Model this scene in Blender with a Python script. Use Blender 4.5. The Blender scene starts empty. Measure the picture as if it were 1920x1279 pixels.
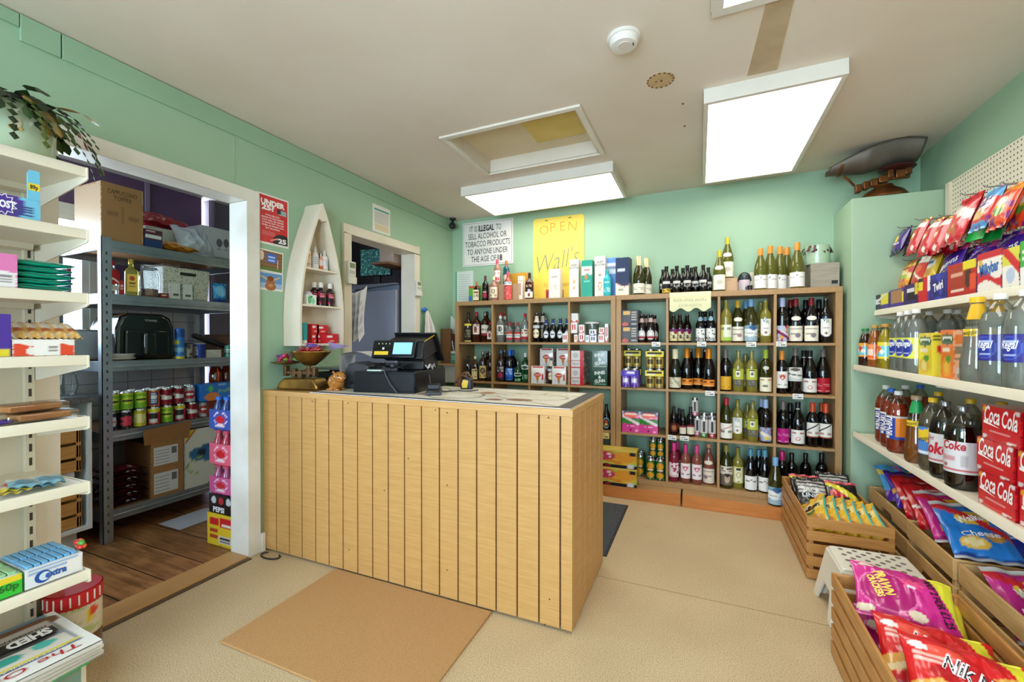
import bpy,bmesh,math,random
import numpy as np
from mathutils import Vector,Matrix,noise,Euler

SC = bpy.context.scene
COL = SC.collection
PI = math.pi
R = math.radians
random.seed(7)

# ---------------------------------------------------------------- camera, sky, exposure
EYE = 1.2026
YAW,PITCH,FPX = .4081,.0073,813.0
cam_data = bpy.data.cameras.new('camera')
cam = bpy.data.objects.new('camera',cam_data)
COL.objects.link(cam)
cam.location = (0,0,EYE)
cam.rotation_euler = (PI / 2 - PITCH,0,YAW)
cam_data.sensor_width = 36
cam_data.lens = FPX / 1920 * 36
cam_data.shift_y = (638.5 + FPX * math.tan(PITCH) - 639.5) / 1920
cam_data.clip_start = .02
SC.camera = cam
SC.view_settings.view_transform = 'Standard'
SC.view_settings.look = 'None'
SC.view_settings.gamma = 1
SC.view_settings.use_curve_mapping = False
SC.view_settings.exposure = -0.32
world = bpy.data.worlds.new('daylight')
SC.world = world
world.use_nodes = True
world.node_tree.nodes['Background'].inputs[0].default_value = (.80,.90,1.0,1)
world.node_tree.nodes['Background'].inputs[1].default_value = 24.0
SC.cycles.max_bounces = 10
SC.cycles.diffuse_bounces = 5
SC.cycles.transmission_bounces = 8
SC.cycles.transparent_max_bounces = 12
SC.cycles.sample_clamp_indirect = 6
SC.cycles.caustics_reflective = False
SC.cycles.caustics_refractive = False
PANEL_POWER = 8.2            # radiance of the ceiling light diffusers

# ---------------------------------------------------------------- photo pixel -> point on a plane of the room
_c,_s,_cp,_sp = math.cos(YAW),math.sin(YAW),math.cos(PITCH),math.sin(PITCH)
_V0 = 638.5 + FPX * math.tan(PITCH)
def at(u,v,X=None,Y=None,Z=None):
    a,b = (u - 959.5) / FPX,(_V0 - v) / FPX
    d = Vector((_c * a - _s * _cp - _s * _sp * b,_s * a + _c * _cp + _c * _sp * b,-_sp + _cp * b))
    t = X / d.x if X is not None else Y / d.y if Y is not None else (Z - EYE) / d.z
    return Vector((d.x * t,d.y * t,EYE + d.z * t))
def ux(u,Y,v=600): return at(u,v,Y=Y).x      # x of pixel column u at depth Y
def uy(u,X,v=600): return at(u,v,X=X).y
def vz(u,v,Y): return at(u,v,Y=Y).z

# ---------------------------------------------------------------- colour and materials
def lin(c):
    if isinstance(c,str):
        c = c.lstrip('#')
        c = [int(c[i:i + 2],16) / 255 for i in (0,2,4)]
    return tuple(x / 12.92 if x <= .04045 else ((x + .055) / 1.055) ** 2.4 for x in c[:3])
_mats = {}
def _new(name):
    m = bpy.data.materials.new(name); m.use_nodes = True
    nt = m.node_tree; b = nt.nodes['Principled BSDF']
    return m,nt,b
def _n(nt,t,**k):
    n = nt.nodes.new('ShaderNode' + t)
    for a,v in k.items(): setattr(n,a,v)
    return n
def M(name,col='#888888',rough=.5,metal=0,var=.08,scale=6,stretch=(1,1,1),bump=0,bscale=60,trans=0,ior=1.45,coat=0,
      col2=None,spec=.5,sub=0):
    """procedural surface: two tones mixed by stretched noise, optional fine bump"""
    if name in _mats: return _mats[name]
    m,nt,b = _new(name)
    L = nt.links.new
    c = lin(col); c2 = lin(col2) if col2 else tuple(x * (1 - var) for x in c)
    tc = _n(nt,'TexCoord'); mp = _n(nt,'Mapping'); mp.inputs['Scale'].default_value = stretch
    L(tc.outputs['Object'],mp.inputs[0])
    nz = _n(nt,'TexNoise'); nz.inputs['Scale'].default_value = scale; nz.inputs['Detail'].default_value = 5
    L(mp.outputs[0],nz.inputs[0])
    rp = _n(nt,'MapRange'); rp.inputs[1].default_value = .3; rp.inputs[2].default_value = .7
    L(nz.outputs[0],rp.inputs[0])
    mx = _n(nt,'Mix',data_type='RGBA'); mx.inputs[6].default_value = (*c,1); mx.inputs[7].default_value = (*c2,1)
    L(rp.outputs[0],mx.inputs[0]); L(mx.outputs[2],b.inputs['Base Color'])
    b.inputs['Roughness'].default_value = rough; b.inputs['Metallic'].default_value = metal
    b.inputs['IOR'].default_value = ior; b.inputs['Transmission Weight'].default_value = trans
    b.inputs['Coat Weight'].default_value = coat; b.inputs['Specular IOR Level'].default_value = spec
    if bump:
        bz = _n(nt,'TexNoise'); bz.inputs['Scale'].default_value = bscale; bz.inputs['Detail'].default_value = 3
        L(mp.outputs[0],bz.inputs[0])
        bp = _n(nt,'Bump'); bp.inputs['Strength'].default_value = bump; bp.inputs['Distance'].default_value = .004
        L(bz.outputs[0],bp.inputs['Height']); L(bp.outputs[0],b.inputs['Normal'])
    _mats[name] = m
    return m
def ink(c,rough=.5,metal=0):
    k = 'ink_%s_%g_%g' % (c.lstrip('#'),rough,metal)
    return M(k,c,rough,metal,var=.04)
def PRINT(name,rough=.5,metal=0,coat=0,spec=.5):
    """printed surface: colour comes from the artwork stored per vertex"""
    if name in _mats: return _mats[name]
    m,nt,b = _new(name)
    a = _n(nt,'VertexColor'); a.layer_name = 'Col'
    nt.links.new(a.outputs[0],b.inputs['Base Color'])
    b.inputs['Roughness'].default_value = rough; b.inputs['Metallic'].default_value = metal
    b.inputs['Coat Weight'].default_value = coat; b.inputs['Specular IOR Level'].default_value = spec
    _mats[name] = m
    return m
def EMIT(name,col,strength):
    if name in _mats: return _mats[name]
    m,nt,b = _new(name)
    b.inputs['Base Color'].default_value = (*lin(col),1)
    b.inputs['Emission Color'].default_value = (*lin(col),1); b.inputs['Emission Strength'].default_value = strength
    _mats[name] = m
    return m
def GLASS(name,col='#ffffff',rough=.02,ior=1.45):
    if name in _mats: return _mats[name]
    m,nt,b = _new(name)
    b.inputs['Base Color'].default_value = (*lin(col),1); b.inputs['Roughness'].default_value = rough
    b.inputs['Transmission Weight'].default_value = 1; b.inputs['IOR'].default_value = ior
    _mats[name] = m
    return m
def FILM(name,col='#ffffff',a=.12,rough=.08):
    """thin clear film or pane: see-through, with a mirror sheen that grows at grazing angles"""
    if name in _mats: return _mats[name]
    m,nt,b = _new(name); nt.nodes.remove(b)
    t = _n(nt,'BsdfTransparent'); t.inputs[0].default_value = (*lin(col),1)
    g = _n(nt,'BsdfGlossy'); g.inputs['Roughness'].default_value = rough
    lw = _n(nt,'LayerWeight'); lw.inputs[0].default_value = .35
    mu = _n(nt,'Math',operation='MULTIPLY_ADD'); mu.inputs[1].default_value = .5; mu.inputs[2].default_value = a * .35
    nt.links.new(lw.outputs['Fresnel'],mu.inputs[0])
    mx = _n(nt,'MixShader'); nt.links.new(mu.outputs[0],mx.inputs[0])
    nt.links.new(t.outputs[0],mx.inputs[1]); nt.links.new(g.outputs[0],mx.inputs[2])
    nt.links.new(mx.outputs[0],nt.nodes['Material Output'].inputs[0])
    _mats[name] = m
    return m

# ---------------------------------------------------------------- mesh builder
class MB:
    def __init__(s): s.v = []; s.f = []; s.m = []; s.c = []
    def add(s,vs,fs,mi=0,cols=None):
        o = len(s.v); s.v += [tuple(x) for x in vs]
        s.f += [tuple(i + o for i in f) for f in fs]; s.m += [mi] * len(fs)
        s.c += list(cols) if cols is not None else [None] * len(vs)
        return s
    def box(s,x0,y0,z0,x1,y1,z1,mi=0):
        vs = [(x,y,z) for z in (z0,z1) for y in (y0,y1) for x in (x0,x1)]
        return s.add(vs,[(0,2,3,1),(4,5,7,6),(0,1,5,4),(2,6,7,3),(0,4,6,2),(1,3,7,5)],mi)
    def hull(s,a,b,mi=0):
        """two matching loops joined into a solid"""
        n = len(a)
        fs = [tuple(range(n))[::-1],tuple(range(n,2 * n))] + [(i,(i + 1) % n,n + (i + 1) % n,n + i) for i in range(n)]
        return s.add(list(a) + list(b),fs,mi)
    def prism(s,poly,axis,a,b,mi=0):
        f = {'x': lambda p,t: (t,p[0],p[1]),'y': lambda p,t: (p[0],t,p[1]),'z': lambda p,t: (p[0],p[1],t)}[axis]
        return s.hull([f(p,a) for p in poly],[f(p,b) for p in poly],mi)
    def lathe(s,prof,seg=24,cx=0,cy=0,cz=0,mi=0,sx=1,sy=1,cap=True,cols=None,a0=0,a1=2 * PI):
        full = abs(a1 - a0 - 2 * PI) < 1e-6
        n = seg if full else seg + 1
        vs = [(cx + r * sx * math.cos(a0 + (a1 - a0) * j / seg),cy + r * sy * math.sin(a0 + (a1 - a0) * j / seg),cz + z)
              for r,z in prof for j in range(n)]
        fs = []
        for i in range(len(prof) - 1):
            for j in range(seg):
                k = (j + 1) % n if full else j + 1
                fs.append((i * n + j,i * n + k,(i + 1) * n + k,(i + 1) * n + j))
        if cap and full:
            if prof[0][0] > 1e-5: fs.append(tuple(range(n))[::-1])
            if prof[-1][0] > 1e-5: fs.append(tuple((len(prof) - 1) * n + j for j in range(n)))
        return s.add(vs,fs,mi,cols)
    def cyl(s,p,q,r,seg=16,r2=None,mi=0):
        p,q = Vector(p),Vector(q); d = (q - p).normalized()
        u = d.orthogonal().normalized(); w = d.cross(u); r2 = r if r2 is None else r2
        ring = lambda c,rr: [c + u * rr * math.cos(2 * PI * j / seg) + w * rr * math.sin(2 * PI * j / seg) for j in range(seg)]
        return s.hull(ring(p,r),ring(q,r2),mi)
    def tube(s,pts,r,seg=8,mi=0):
        pts = [Vector(p) for p in pts]; n = len(pts); vs = []; up = None
        rr = r if isinstance(r,(list,tuple)) else [r] * n
        for i,p in enumerate(pts):
            d = (pts[min(i + 1,n - 1)] - pts[max(i - 1,0)]).normalized()
            if up is None: up = d.orthogonal().normalized()
            up = (up - d * up.dot(d)).normalized(); w = d.cross(up)
            vs += [p + (up * math.cos(2 * PI * j / seg) + w * math.sin(2 * PI * j / seg)) * rr[i] for j in range(seg)]
        fs = [(i * seg + j,i * seg + (j + 1) % seg,(i + 1) * seg + (j + 1) % seg,(i + 1) * seg + j) for i in range(n - 1) for j in range(seg)]
        fs += [tuple(range(seg))[::-1],tuple((n - 1) * seg + j for j in range(seg))]
        return s.add(vs,fs,mi)
    def grid(s,nu,nv,P,mi=0,art=None,flip=False):
        us = np.linspace(0,1,nu + 1); vs_ = np.linspace(0,1,nv + 1)
        U,V = np.meshgrid(us,vs_); U = U.ravel(); V = V.ravel()
        pts = [P(a,b) for a,b in zip(U,V)]
        fs = []
        for j in range(nv):
            for i in range(nu):
                a = j * (nu + 1) + i; q = (a,a + 1,a + nu + 2,a + nu + 1)
                fs.append(q[::-1] if flip else q)
        return s.add(pts,fs,mi,paint(art,U,V) if art is not None else None)
    def sphere(s,c,r,seg=16,rings=10,sc=(1,1,1),mi=0):
        prof = [(r * math.sin(PI * i / rings),-r * math.cos(PI * i / rings)) for i in range(rings + 1)]
        o = len(s.v); s.lathe(prof,seg,mi=mi,cap=False)
        for i in range(o,len(s.v)):
            x,y,z = s.v[i]; s.v[i] = (c[0] + x * sc[0],c[1] + y * sc[1],c[2] + z * sc[2])
        return s
    def xf(s,mat,start=0):
        for i in range(start,len(s.v)): s.v[i] = tuple(mat @ Vector(s.v[i]))
        return s
    def mesh(s,name,mats,smooth=40):
        me = bpy.data.meshes.new(name); me.from_pydata(s.v,[],s.f)
        for m in (mats if isinstance(mats,(list,tuple)) else [mats]): me.materials.append(m)
        me.polygons.foreach_set('material_index',s.m)
        if any(c is not None for c in s.c):
            at_ = me.color_attributes.new('Col','FLOAT_COLOR','POINT')
            at_.data.foreach_set('color',np.array([(*(c if c is not None else (.8,.8,.8)),1) for c in s.c],dtype=np.float32).ravel())
        bm = bmesh.new(); bm.from_mesh(me)
        bmesh.ops.remove_doubles(bm,verts=bm.verts,dist=1e-6)
        bmesh.ops.recalc_face_normals(bm,faces=bm.faces) if s.closed else None
        bm.to_mesh(me); bm.free()
        if smooth:
            me.polygons.foreach_set('use_smooth',[True] * len(me.polygons)); me.set_sharp_from_angle(angle=R(smooth))
        me.update(); return me
    closed = True
    def build(s,name,mats,parent=None,smooth=40,bev=0,label=None,seg=2):
        o = bpy.data.objects.new(name,s.mesh(name,mats,smooth)); COL.objects.link(o)
        if parent is not None: o.parent = parent
        if bev:
            b = o.modifiers.new('bevel','BEVEL'); b.width = bev; b.segments = seg; b.limit_method = 'ANGLE'; b.angle_limit = R(50)
        if label: o['label'] = label
        return o
def tag(o,label,cat,group=None,kind=None):
    o['label'] = label; o['category'] = cat
    if group: o['group'] = group
    if kind: o['kind'] = kind
    return o
def T(name,label,cat,loc=(0,0,0),rz=0,group=None,rot=None,sc=1):
    o = bpy.data.objects.new(name,None); COL.objects.link(o); o.empty_display_size = .05
    o.location = loc; o.rotation_euler = rot if rot else (0,0,rz); o.scale = (sc,sc,sc)
    return tag(o,label,cat,group)
def S(name,mb,mats,parent=None,**k):
    o = mb.build(name,mats,parent,**k); o['kind'] = 'structure'; return o
_kids = {}
def adopt(root): _kids[root.name] = [o for o in root.children]
def copy_tree(o,parent=None):
    c = o.copy(); COL.objects.link(c)
    if parent is not None: c.parent = parent
    for ch in o.children: copy_tree(ch,c)
    return c
def put(src,loc,rz=0,label=None,group=None,rot=None,sc=None,cat=None):
    o = copy_tree(src); o.location = loc; o.rotation_euler = rot if rot else (0,0,rz)
    if sc is not None: o.scale = (sc,sc,sc)
    if label: o['label'] = label
    if group: o['group'] = group
    if cat: o['category'] = cat
    return o
_proto = {}
def use(key,make,loc,rz=0,label=None,group=None,rot=None,sc=1,cat=None):
    """first call builds the thing with make(), later calls copy it"""
    if key not in _proto:
        o = make(); _proto[key] = o
        o.location = loc; o.rotation_euler = rot if rot else (0,0,rz); o.scale = (sc,) * 3
        if label: o['label'] = label
        if group: o['group'] = group
        if cat: o['category'] = cat
        return o
    return put(_proto[key],loc,rz,label,group,rot,sc,cat)

# ---------------------------------------------------------------- artwork: coloured layers over the unit square
def paint(layers,U,V):
    A = np.zeros((len(U),3)); A[:] = lin(layers[0])
    for L in layers[1:]:
        k = L[0]; c = lin(L[-1])
        if k == 'r': m = (U >= L[1]) & (U <= L[3]) & (V >= L[2]) & (V <= L[4])
        elif k == 'e': m = ((U - L[1]) / L[3]) ** 2 + ((V - L[2]) / L[4]) ** 2 <= 1
        elif k == 'o': q = ((U - L[1]) / L[3]) ** 2 + ((V - L[2]) / L[4]) ** 2; m = (q <= 1) & (q >= L[5] ** 2)
        elif k == 'd': q = U * L[1] + V * L[2]; m = (q >= L[3]) & (q <= L[4])          # slanted band
        elif k == 'w': q = V - L[1] - L[2] * np.sin(U * L[3] + L[4]); m = q <= 0        # wavy fill below
        elif k == 'k':                                                                  # star burst
            a = np.arctan2(V - L[2],U - L[1]); q = np.hypot((U - L[1]) / L[3],(V - L[2]) / L[4])
            m = q <= .72 + .28 * np.cos(a * L[5])
        elif k == 'h':                                                                  # heart
            x = (U - L[1]) / L[3]; y = (V - L[2]) / L[4]; q = (x * x + y * y - .5) ** 3 - x * x * y ** 3; m = (q <= 0) & (q > -.06)
        elif k == 't':                                                                  # rows of small print
            u0,v0,u1,v1,rows,seed = L[1:7]
            rr = np.clip(((V - v0) / max(v1 - v0,1e-6) * rows),0,rows - .001); ri = rr.astype(int)
            h = np.abs(np.sin((np.floor((U - u0) / max(u1 - u0,1e-6) * 14) * 12.9898 + ri * 78.233 + seed) * 43758.5453)) % 1
            m = (U >= u0) & (U <= u1) & (V >= v0) & (V <= v1) & ((rr % 1) > .38) & (h > .22)
        elif k == 's':                                                                  # speckle
            n,r,seed = L[1:4]; rg = np.random.RandomState(seed); m = np.zeros(len(U),bool)
            for _ in range(n):
                cx,cy = rg.rand(2); q = .5 + rg.rand(); m |= ((U - cx) / (r * q)) ** 2 + ((V - cy) / (r * q)) ** 2 <= 1
        else: continue
        A[m] = c
    return [tuple(x) for x in A]

# ---------------------------------------------------------------- lettering and flat marks
_txt = {}
def text2d(s,bold=0,shear=0,space=1):
    """filled outline of a word, height of capitals = 1, centred at the origin; returns points, faces, width"""
    key = (s,bold,shear,space)
    if key in _txt: return _txt[key]
    cu = bpy.data.curves.new('lettering','FONT'); cu.body = s; cu.resolution_u = 2; cu.shear = shear; cu.offset = bold
    cu.space_character = space; cu.align_x = 'LEFT'
    ob = bpy.data.objects.new('lettering',cu); me = bpy.data.meshes.new_from_object(ob)
    P = [v.co.copy() for v in me.vertices]; F = [tuple(p.vertices) for p in me.polygons]
    bpy.data.objects.remove(ob); bpy.data.meshes.remove(me); bpy.data.curves.remove(cu)
    if not P: _txt[key] = ([],[],0); return _txt[key]
    x0 = min(p.x for p in P); x1 = max(p.x for p in P)
    k = 1 / .69
    _txt[key] = ([((p.x - (x0 + x1) / 2) * k,p.y * k - .5) for p in P],F,(x1 - x0) * k)
    return _txt[key]
def circle(cx,cy,rx,ry=None,n=20,a=0):
    ry = rx if ry is None else ry
    return [(cx + rx * math.cos(2 * PI * i / n + a),cy + ry * math.sin(2 * PI * i / n + a)) for i in range(n)]
def rect(x0,y0,x1,y1): return [(x0,y0),(x1,y0),(x1,y1),(x0,y1)]
def star(cx,cy,r,n=12,k=.7):
    return [(cx + r * (1 if i % 2 else k) * math.cos(PI * i / n),cy + r * (1 if i % 2 else k) * math.sin(PI * i / n)) for i in range(2 * n)]
def lettering(parent,items,P,name='lettering',rough=.5,cut=0,metal=0):
    """items: ('t', text, x, y, height, colour, {width, bold, shear, rot}) or ('p', polygon, colour); P maps (x, y, lift) to 3D"""
    mb = MB(); mb.closed = False; mats = []; lift = 0
    for it in items:
        col = it[5] if it[0] == 't' else it[2]
        m = ink(col,rough,metal)
        if m not in mats: mats.append(m)
        mi = mats.index(m); lift += 1
        if it[0] == 't':
            o = it[6] if len(it) > 6 else {}
            pts,fs,w = text2d(it[1],o.get('bold',0),o.get('shear',0),o.get('space',1))
            if not pts: continue
            sx = o['width'] / w if 'width' in o else it[4] * o.get('cond',1)
            ca,sa = math.cos(o.get('rot',0)),math.sin(o.get('rot',0))
            q = [(x * sx,y * it[4]) for x,y in pts]
            ar = o.get('arc',0)
            if ar: q = [(x,y - ar * x * x) for x,y in q]
            q = [(it[2] + x * ca - y * sa,it[3] + x * sa + y * ca) for x,y in q]
        else:
            q = it[1]; fs = [tuple(range(len(q)))]
        if cut:
            bm = bmesh.new(); vs = [bm.verts.new((x,y,0)) for x,y in q]
            for f in fs:
                try: bm.faces.new([vs[i] for i in f])
                except ValueError: pass
            bmesh.ops.triangulate(bm,faces=bm.faces)
            for ax in (0,1):
                lo = min(p[ax] for p in q); hi = max(p[ax] for p in q); g = math.floor(lo / cut) * cut + cut
                while g < hi:
                    no = (1,0,0) if ax == 0 else (0,1,0)
                    bmesh.ops.bisect_plane(bm,geom=bm.verts[:] + bm.edges[:] + bm.faces[:],plane_co=[c * g for c in no],plane_no=no)
                    g += cut
            bm.verts.index_update(); q = [(v.co.x,v.co.y) for v in bm.verts]; fs = [tuple(v.index for v in f.verts) for f in bm.faces]; bm.free()
        mb.add([P(x,y,.0010 + .00006 * min(lift,40)) for x,y in q],fs,mi)
    return mb.build(name,mats,parent,smooth=0)
def flat(ox=0,oy=0,oz=0):
    """sheet standing in the local x-z plane, print facing -y"""
    return lambda x,y,e: (ox + x,oy - e,oz + y)
def onx(X,sgn=1,y0=0,z0=0):
    """sheet in the y-z plane; sgn +1 faces +x with text running along +y"""
    return lambda x,y,e: (X + sgn * e,y0 + sgn * x,z0 + y)
def round_(r,z0=0,a0=-PI / 2):
    """wrapped round a bottle of radius r, centred on the side facing -y"""
    return lambda x,y,e: ((r + e) * math.cos(a0 + x / r),(r + e) * math.sin(a0 + x / r),z0 + y)
# ================================================================ STRUCTURE
XL,XR,YB,YF = -2.30,1.37,3.80,-1.7
XK = -3.85                                            # far wall of the kitchen
def zc(x): return 2.405 + (x + 2.3) * .0125           # the ceiling climbs slightly to the right

def ROOMMAT(name,col,col2,blot,**k):
    return M(name,col,col2=col2,**k)
m_green = M('sage_wall_paint','#9fbd9f',.55,var=.05,scale=1.6,col2='#97b698',bump=.05,bscale=160)
m_ceil = M('ceiling_paint','#e2d6c8',.7,scale=1.3,col2='#d9cab9')
m_white = M('white_gloss_trim','#e9e6df',.35,scale=5,col2='#d9d4c9')
m_purple = M('purple_wall_paint','#6a4f70',.6,var=.1,scale=3)
m_grey_dark = M('storeroom_paint','#4a4048',.7)
m_lav = M('storeroom_wall_grey','#77707c',.7)

def floor_mat():
    m,nt,b = _new('speckled_beige_floor'); L = nt.links.new
    tc = _n(nt,'TexCoord')
    n1 = _n(nt,'TexNoise'); n1.inputs['Scale'].default_value = 260; n1.inputs['Detail'].default_value = 2
    n2 = _n(nt,'TexNoise'); n2.inputs['Scale'].default_value = 2.2; n2.inputs['Detail'].default_value = 6
    n3 = _n(nt,'TexVoronoi'); n3.inputs['Scale'].default_value = 26
    for n in (n1,n2,n3): L(tc.outputs['Object'],n.inputs[0])
    cr = _n(nt,'ValToRGB'); e = cr.color_ramp.elements
    e[0].position = .30; e[0].color = (*lin('#8f7a58'),1); e[1].position = .68; e[1].color = (*lin('#d9c4a0'),1)
    q = e.new(.48); q.color = (*lin('#c4ab84'),1)
    L(n1.outputs[0],cr.inputs[0])
    mx = _n(nt,'Mix',data_type='RGBA',blend_type='MULTIPLY'); mx.inputs[0].default_value = .55
    c2 = _n(nt,'ValToRGB'); e = c2.color_ramp.elements; e[0].position = .35; e[0].color = (.80,.78,.76,1); e[1].position = .65; e[1].color = (1,1,1,1)
    L(n2.outputs[0],c2.inputs[0]); L(cr.outputs[0],mx.inputs[6]); L(c2.outputs[0],mx.inputs[7])
    mk = _n(nt,'Math',operation='LESS_THAN'); mk.inputs[1].default_value = .045; L(n3.outputs['Distance'],mk.inputs[0])
    m3 = _n(nt,'Mix',data_type='RGBA'); m3.inputs[7].default_value = (*lin('#5d4c38'),1)
    sc = _n(nt,'Math',operation='MULTIPLY'); sc.inputs[1].default_value = .35; L(mk.outputs[0],sc.inputs[0])
    L(sc.outputs[0],m3.inputs[0]); L(mx.outputs[2],m3.inputs[6]); L(m3.outputs[2],b.inputs['Base Color'])
    b.inputs['Roughness'].default_value = .62
    bp = _n(nt,'Bump'); bp.inputs['Strength'].default_value = .05; bp.inputs['Distance'].default_value = .001
    L(n1.outputs[0],bp.inputs['Height']); L(bp.outputs[0],b.inputs['Normal'])
    return m
def plank_mat():
    m,nt,b = _new('worn_brown_floorboards'); L = nt.links.new
    tc = _n(nt,'TexCoord'); mp = _n(nt,'Mapping'); mp.inputs['Rotation'].default_value = (0,0,0)
    L(tc.outputs['Object'],mp.inputs[0])
    br = _n(nt,'TexBrick'); br.inputs['Scale'].default_value = 1; br.inputs['Brick Width'].default_value = 1.6; br.inputs['Row Height'].default_value = .185
    br.inputs['Mortar Size'].default_value = .0035; br.inputs['Color1'].default_value = (*lin('#b98350'),1); br.inputs['Color2'].default_value = (*lin('#a06c42'),1)
    br.inputs['Mortar'].default_value = (*lin('#2b1a0e'),1)
    L(mp.outputs[0],br.inputs[0])
    m2 = _n(nt,'Mapping'); m2.inputs['Scale'].default_value = (3,26,1); L(tc.outputs['Object'],m2.inputs[0])
    nz = _n(nt,'TexNoise'); nz.inputs['Scale'].default_value = 1.5; nz.inputs['Detail'].default_value = 8; L(m2.outputs[0],nz.inputs[0])
    n2 = _n(nt,'TexNoise'); n2.inputs['Scale'].default_value = 4; n2.inputs['Detail'].default_value = 6; L(tc.outputs['Object'],n2.inputs[0])
    ad = _n(nt,'Math',operation='MULTIPLY'); L(nz.outputs[0],ad.inputs[0]); L(n2.outputs[0],ad.inputs[1])
    cr = _n(nt,'ValToRGB'); e = cr.color_ramp.elements; e[0].position = .14; e[0].color = (.42,.36,.32,1); e[1].position = .34; e[1].color = (1,1,1,1)
    L(ad.outputs[0],cr.inputs[0])
    mx = _n(nt,'Mix',data_type='RGBA',blend_type='MULTIPLY'); mx.inputs[0].default_value = 1
    L(br.outputs[0],mx.inputs[6]); L(cr.outputs[0],mx.inputs[7]); L(mx.outputs[2],b.inputs['Base Color'])
    b.inputs['Roughness'].default_value = .42
    return m
def tile_mat():
    m,nt,b = _new('white_wall_tiles'); L = nt.links.new
    tc = _n(nt,'TexCoord'); sp = _n(nt,'SeparateXYZ'); cb = _n(nt,'CombineXYZ')
    L(tc.outputs['Object'],sp.inputs[0]); L(sp.outputs[1],cb.inputs[0]); L(sp.outputs[2],cb.inputs[1])
    br = _n(nt,'TexBrick'); br.offset = 0; br.inputs['Scale'].default_value = 1; br.inputs['Brick Width'].default_value = .15; br.inputs['Row Height'].default_value = .15
    br.inputs['Mortar Size'].default_value = .003
    br.inputs['Color1'].default_value = (*lin('#cfcad0'),1); br.inputs['Color2'].default_value = (*lin('#c6c1c9'),1); br.inputs['Mortar'].default_value = (*lin('#8f8a8c'),1)
    L(cb.outputs[0],br.inputs[0]); L(br.outputs[0],b.inputs['Base Color']); b.inputs['Roughness'].default_value = .2
    return m
m_floor,m_plank,m_tile = floor_mat(),plank_mat(),tile_mat()

def wall_y(mb,x0,x1,ya,yb,za,zb,holes):
    """wall slab in the y-z plane with rectangular openings (y0, y1, z0, z1)"""
    y = ya
    for h in sorted(holes):
        if h[0] > y: mb.box(x0,y,za,x1,h[0],zb)
        if h[2] > za: mb.box(x0,h[0],za,x1,h[1],h[2])
        if h[3] < zb: mb.box(x0,h[0],h[3],x1,h[1],zb)
        y = h[1]
    if y < yb: mb.box(x0,y,za,x1,yb,zb)
    return mb
D1 = (.850,1.612,0,1.972); D2 = (2.394,3.142,0,1.962)
S('floor',MB().box(XL,YF,-.05,XR,YB,0),m_floor)
S('floor_kitchen',MB().box(XK,-1.7,-.05,XL,2.32,-.0),m_plank)
S('floor_store',MB().box(XK,2.32,-.05,XL,YB,0),m_plank)
mb = MB()
mb.hull([(XL - .1,YF - .1,zc(XL - .1)),(XR + .1,YF - .1,zc(XR + .1)),(XR + .1,YB + .1,zc(XR + .1)),(XL - .1,YB + .1,zc(XL - .1))],
        [(XL - .1,YF - .1,2.6),(XR + .1,YF - .1,2.6),(XR + .1,YB + .1,2.6),(XL - .1,YB + .1,2.6)])
# the ceiling leaves a hole for the loft hatch
HX0,HX1,HY0,HY1 = -1.40,-.60,2.235,2.83
mb = MB()
def slab(x0,y0,x1,y1): mb.hull([(x0,y0,zc(x0)),(x1,y0,zc(x1)),(x1,y1,zc(x1)),(x0,y1,zc(x0))],[(x0,y0,2.56),(x1,y0,2.56),(x1,y1,2.56),(x0,y1,2.56)])
slab(XL - .1,YF - .1,HX0,YB + .1); slab(HX1,YF - .1,XR + .1,YB + .1); slab(HX0,YF - .1,HX1,HY0); slab(HX0,HY1,HX1,YB + .1)
S('ceiling',mb,m_ceil,smooth=0)
S('ceiling_kitchen',MB().box(XK - .1,-1.8,2.40,XL - .1,YB + .1,2.56),M('kitchen_ceiling','#cfc8c6',.7))
S('wall_left',wall_y(MB(),XL - .12,XL,YF,YB,0,2.42,[(D1[0] - .004,D1[1] + .004,0,D1[3] + .004),(D2[0] - .004,D2[1] + .004,0,D2[3] + .004)]),m_green,smooth=0)
S('wall_back',MB().box(XK - .1,YB,0,XR + .1,YB + .1,2.5),m_green,smooth=0)
S('wall_right',MB().box(XR,YF,0,XR + .1,YB,2.5),m_green,smooth=0)
# shop front behind the viewpoint: a wide window and a glazed door
mb = MB()
for a in [(XL,0,-1.95,2.5),(-1.95,0,-.35,.55),(-1.95,2.2,-.35,2.5),(-.35,0,-.1,2.5),(-.1,2.2,.85,2.5),(.85,0,XR,2.5)]:
    mb.box(a[0],YF - .1,a[1],a[2],YF,a[3])
S('wall_front',mb,m_green,smooth=0)
mb = MB()
for x in (-1.95,-1.17,-.41): mb.box(x,YF - .08,.55,x + .06,YF - .02,2.2)
for z in (.55,2.14): mb.box(-1.95,YF - .08,z,-.35,YF - .02,z + .06)
w = S('window_1',mb,m_white,smooth=0)
S('pane',MB().box(-1.93,YF - .055,.57,-.37,YF - .05,2.18),FILM('window_glass','#f4fbff',.08),w,smooth=0)
mb = MB()
for x in (-.1,.77): mb.box(x,YF - .08,0,x + .08,YF - .02,2.2)
mb.box(-.1,YF - .08,0,.85,YF - .02,.25); mb.box(-.1,YF - .08,2.1,.85,YF - .02,2.2)
w = S('door_3',mb,m_white,smooth=0)
S('pane',MB().box(-.03,YF - .055,.24,.78,YF - .05,2.11),FILM('window_glass'),w,smooth=0)
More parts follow.
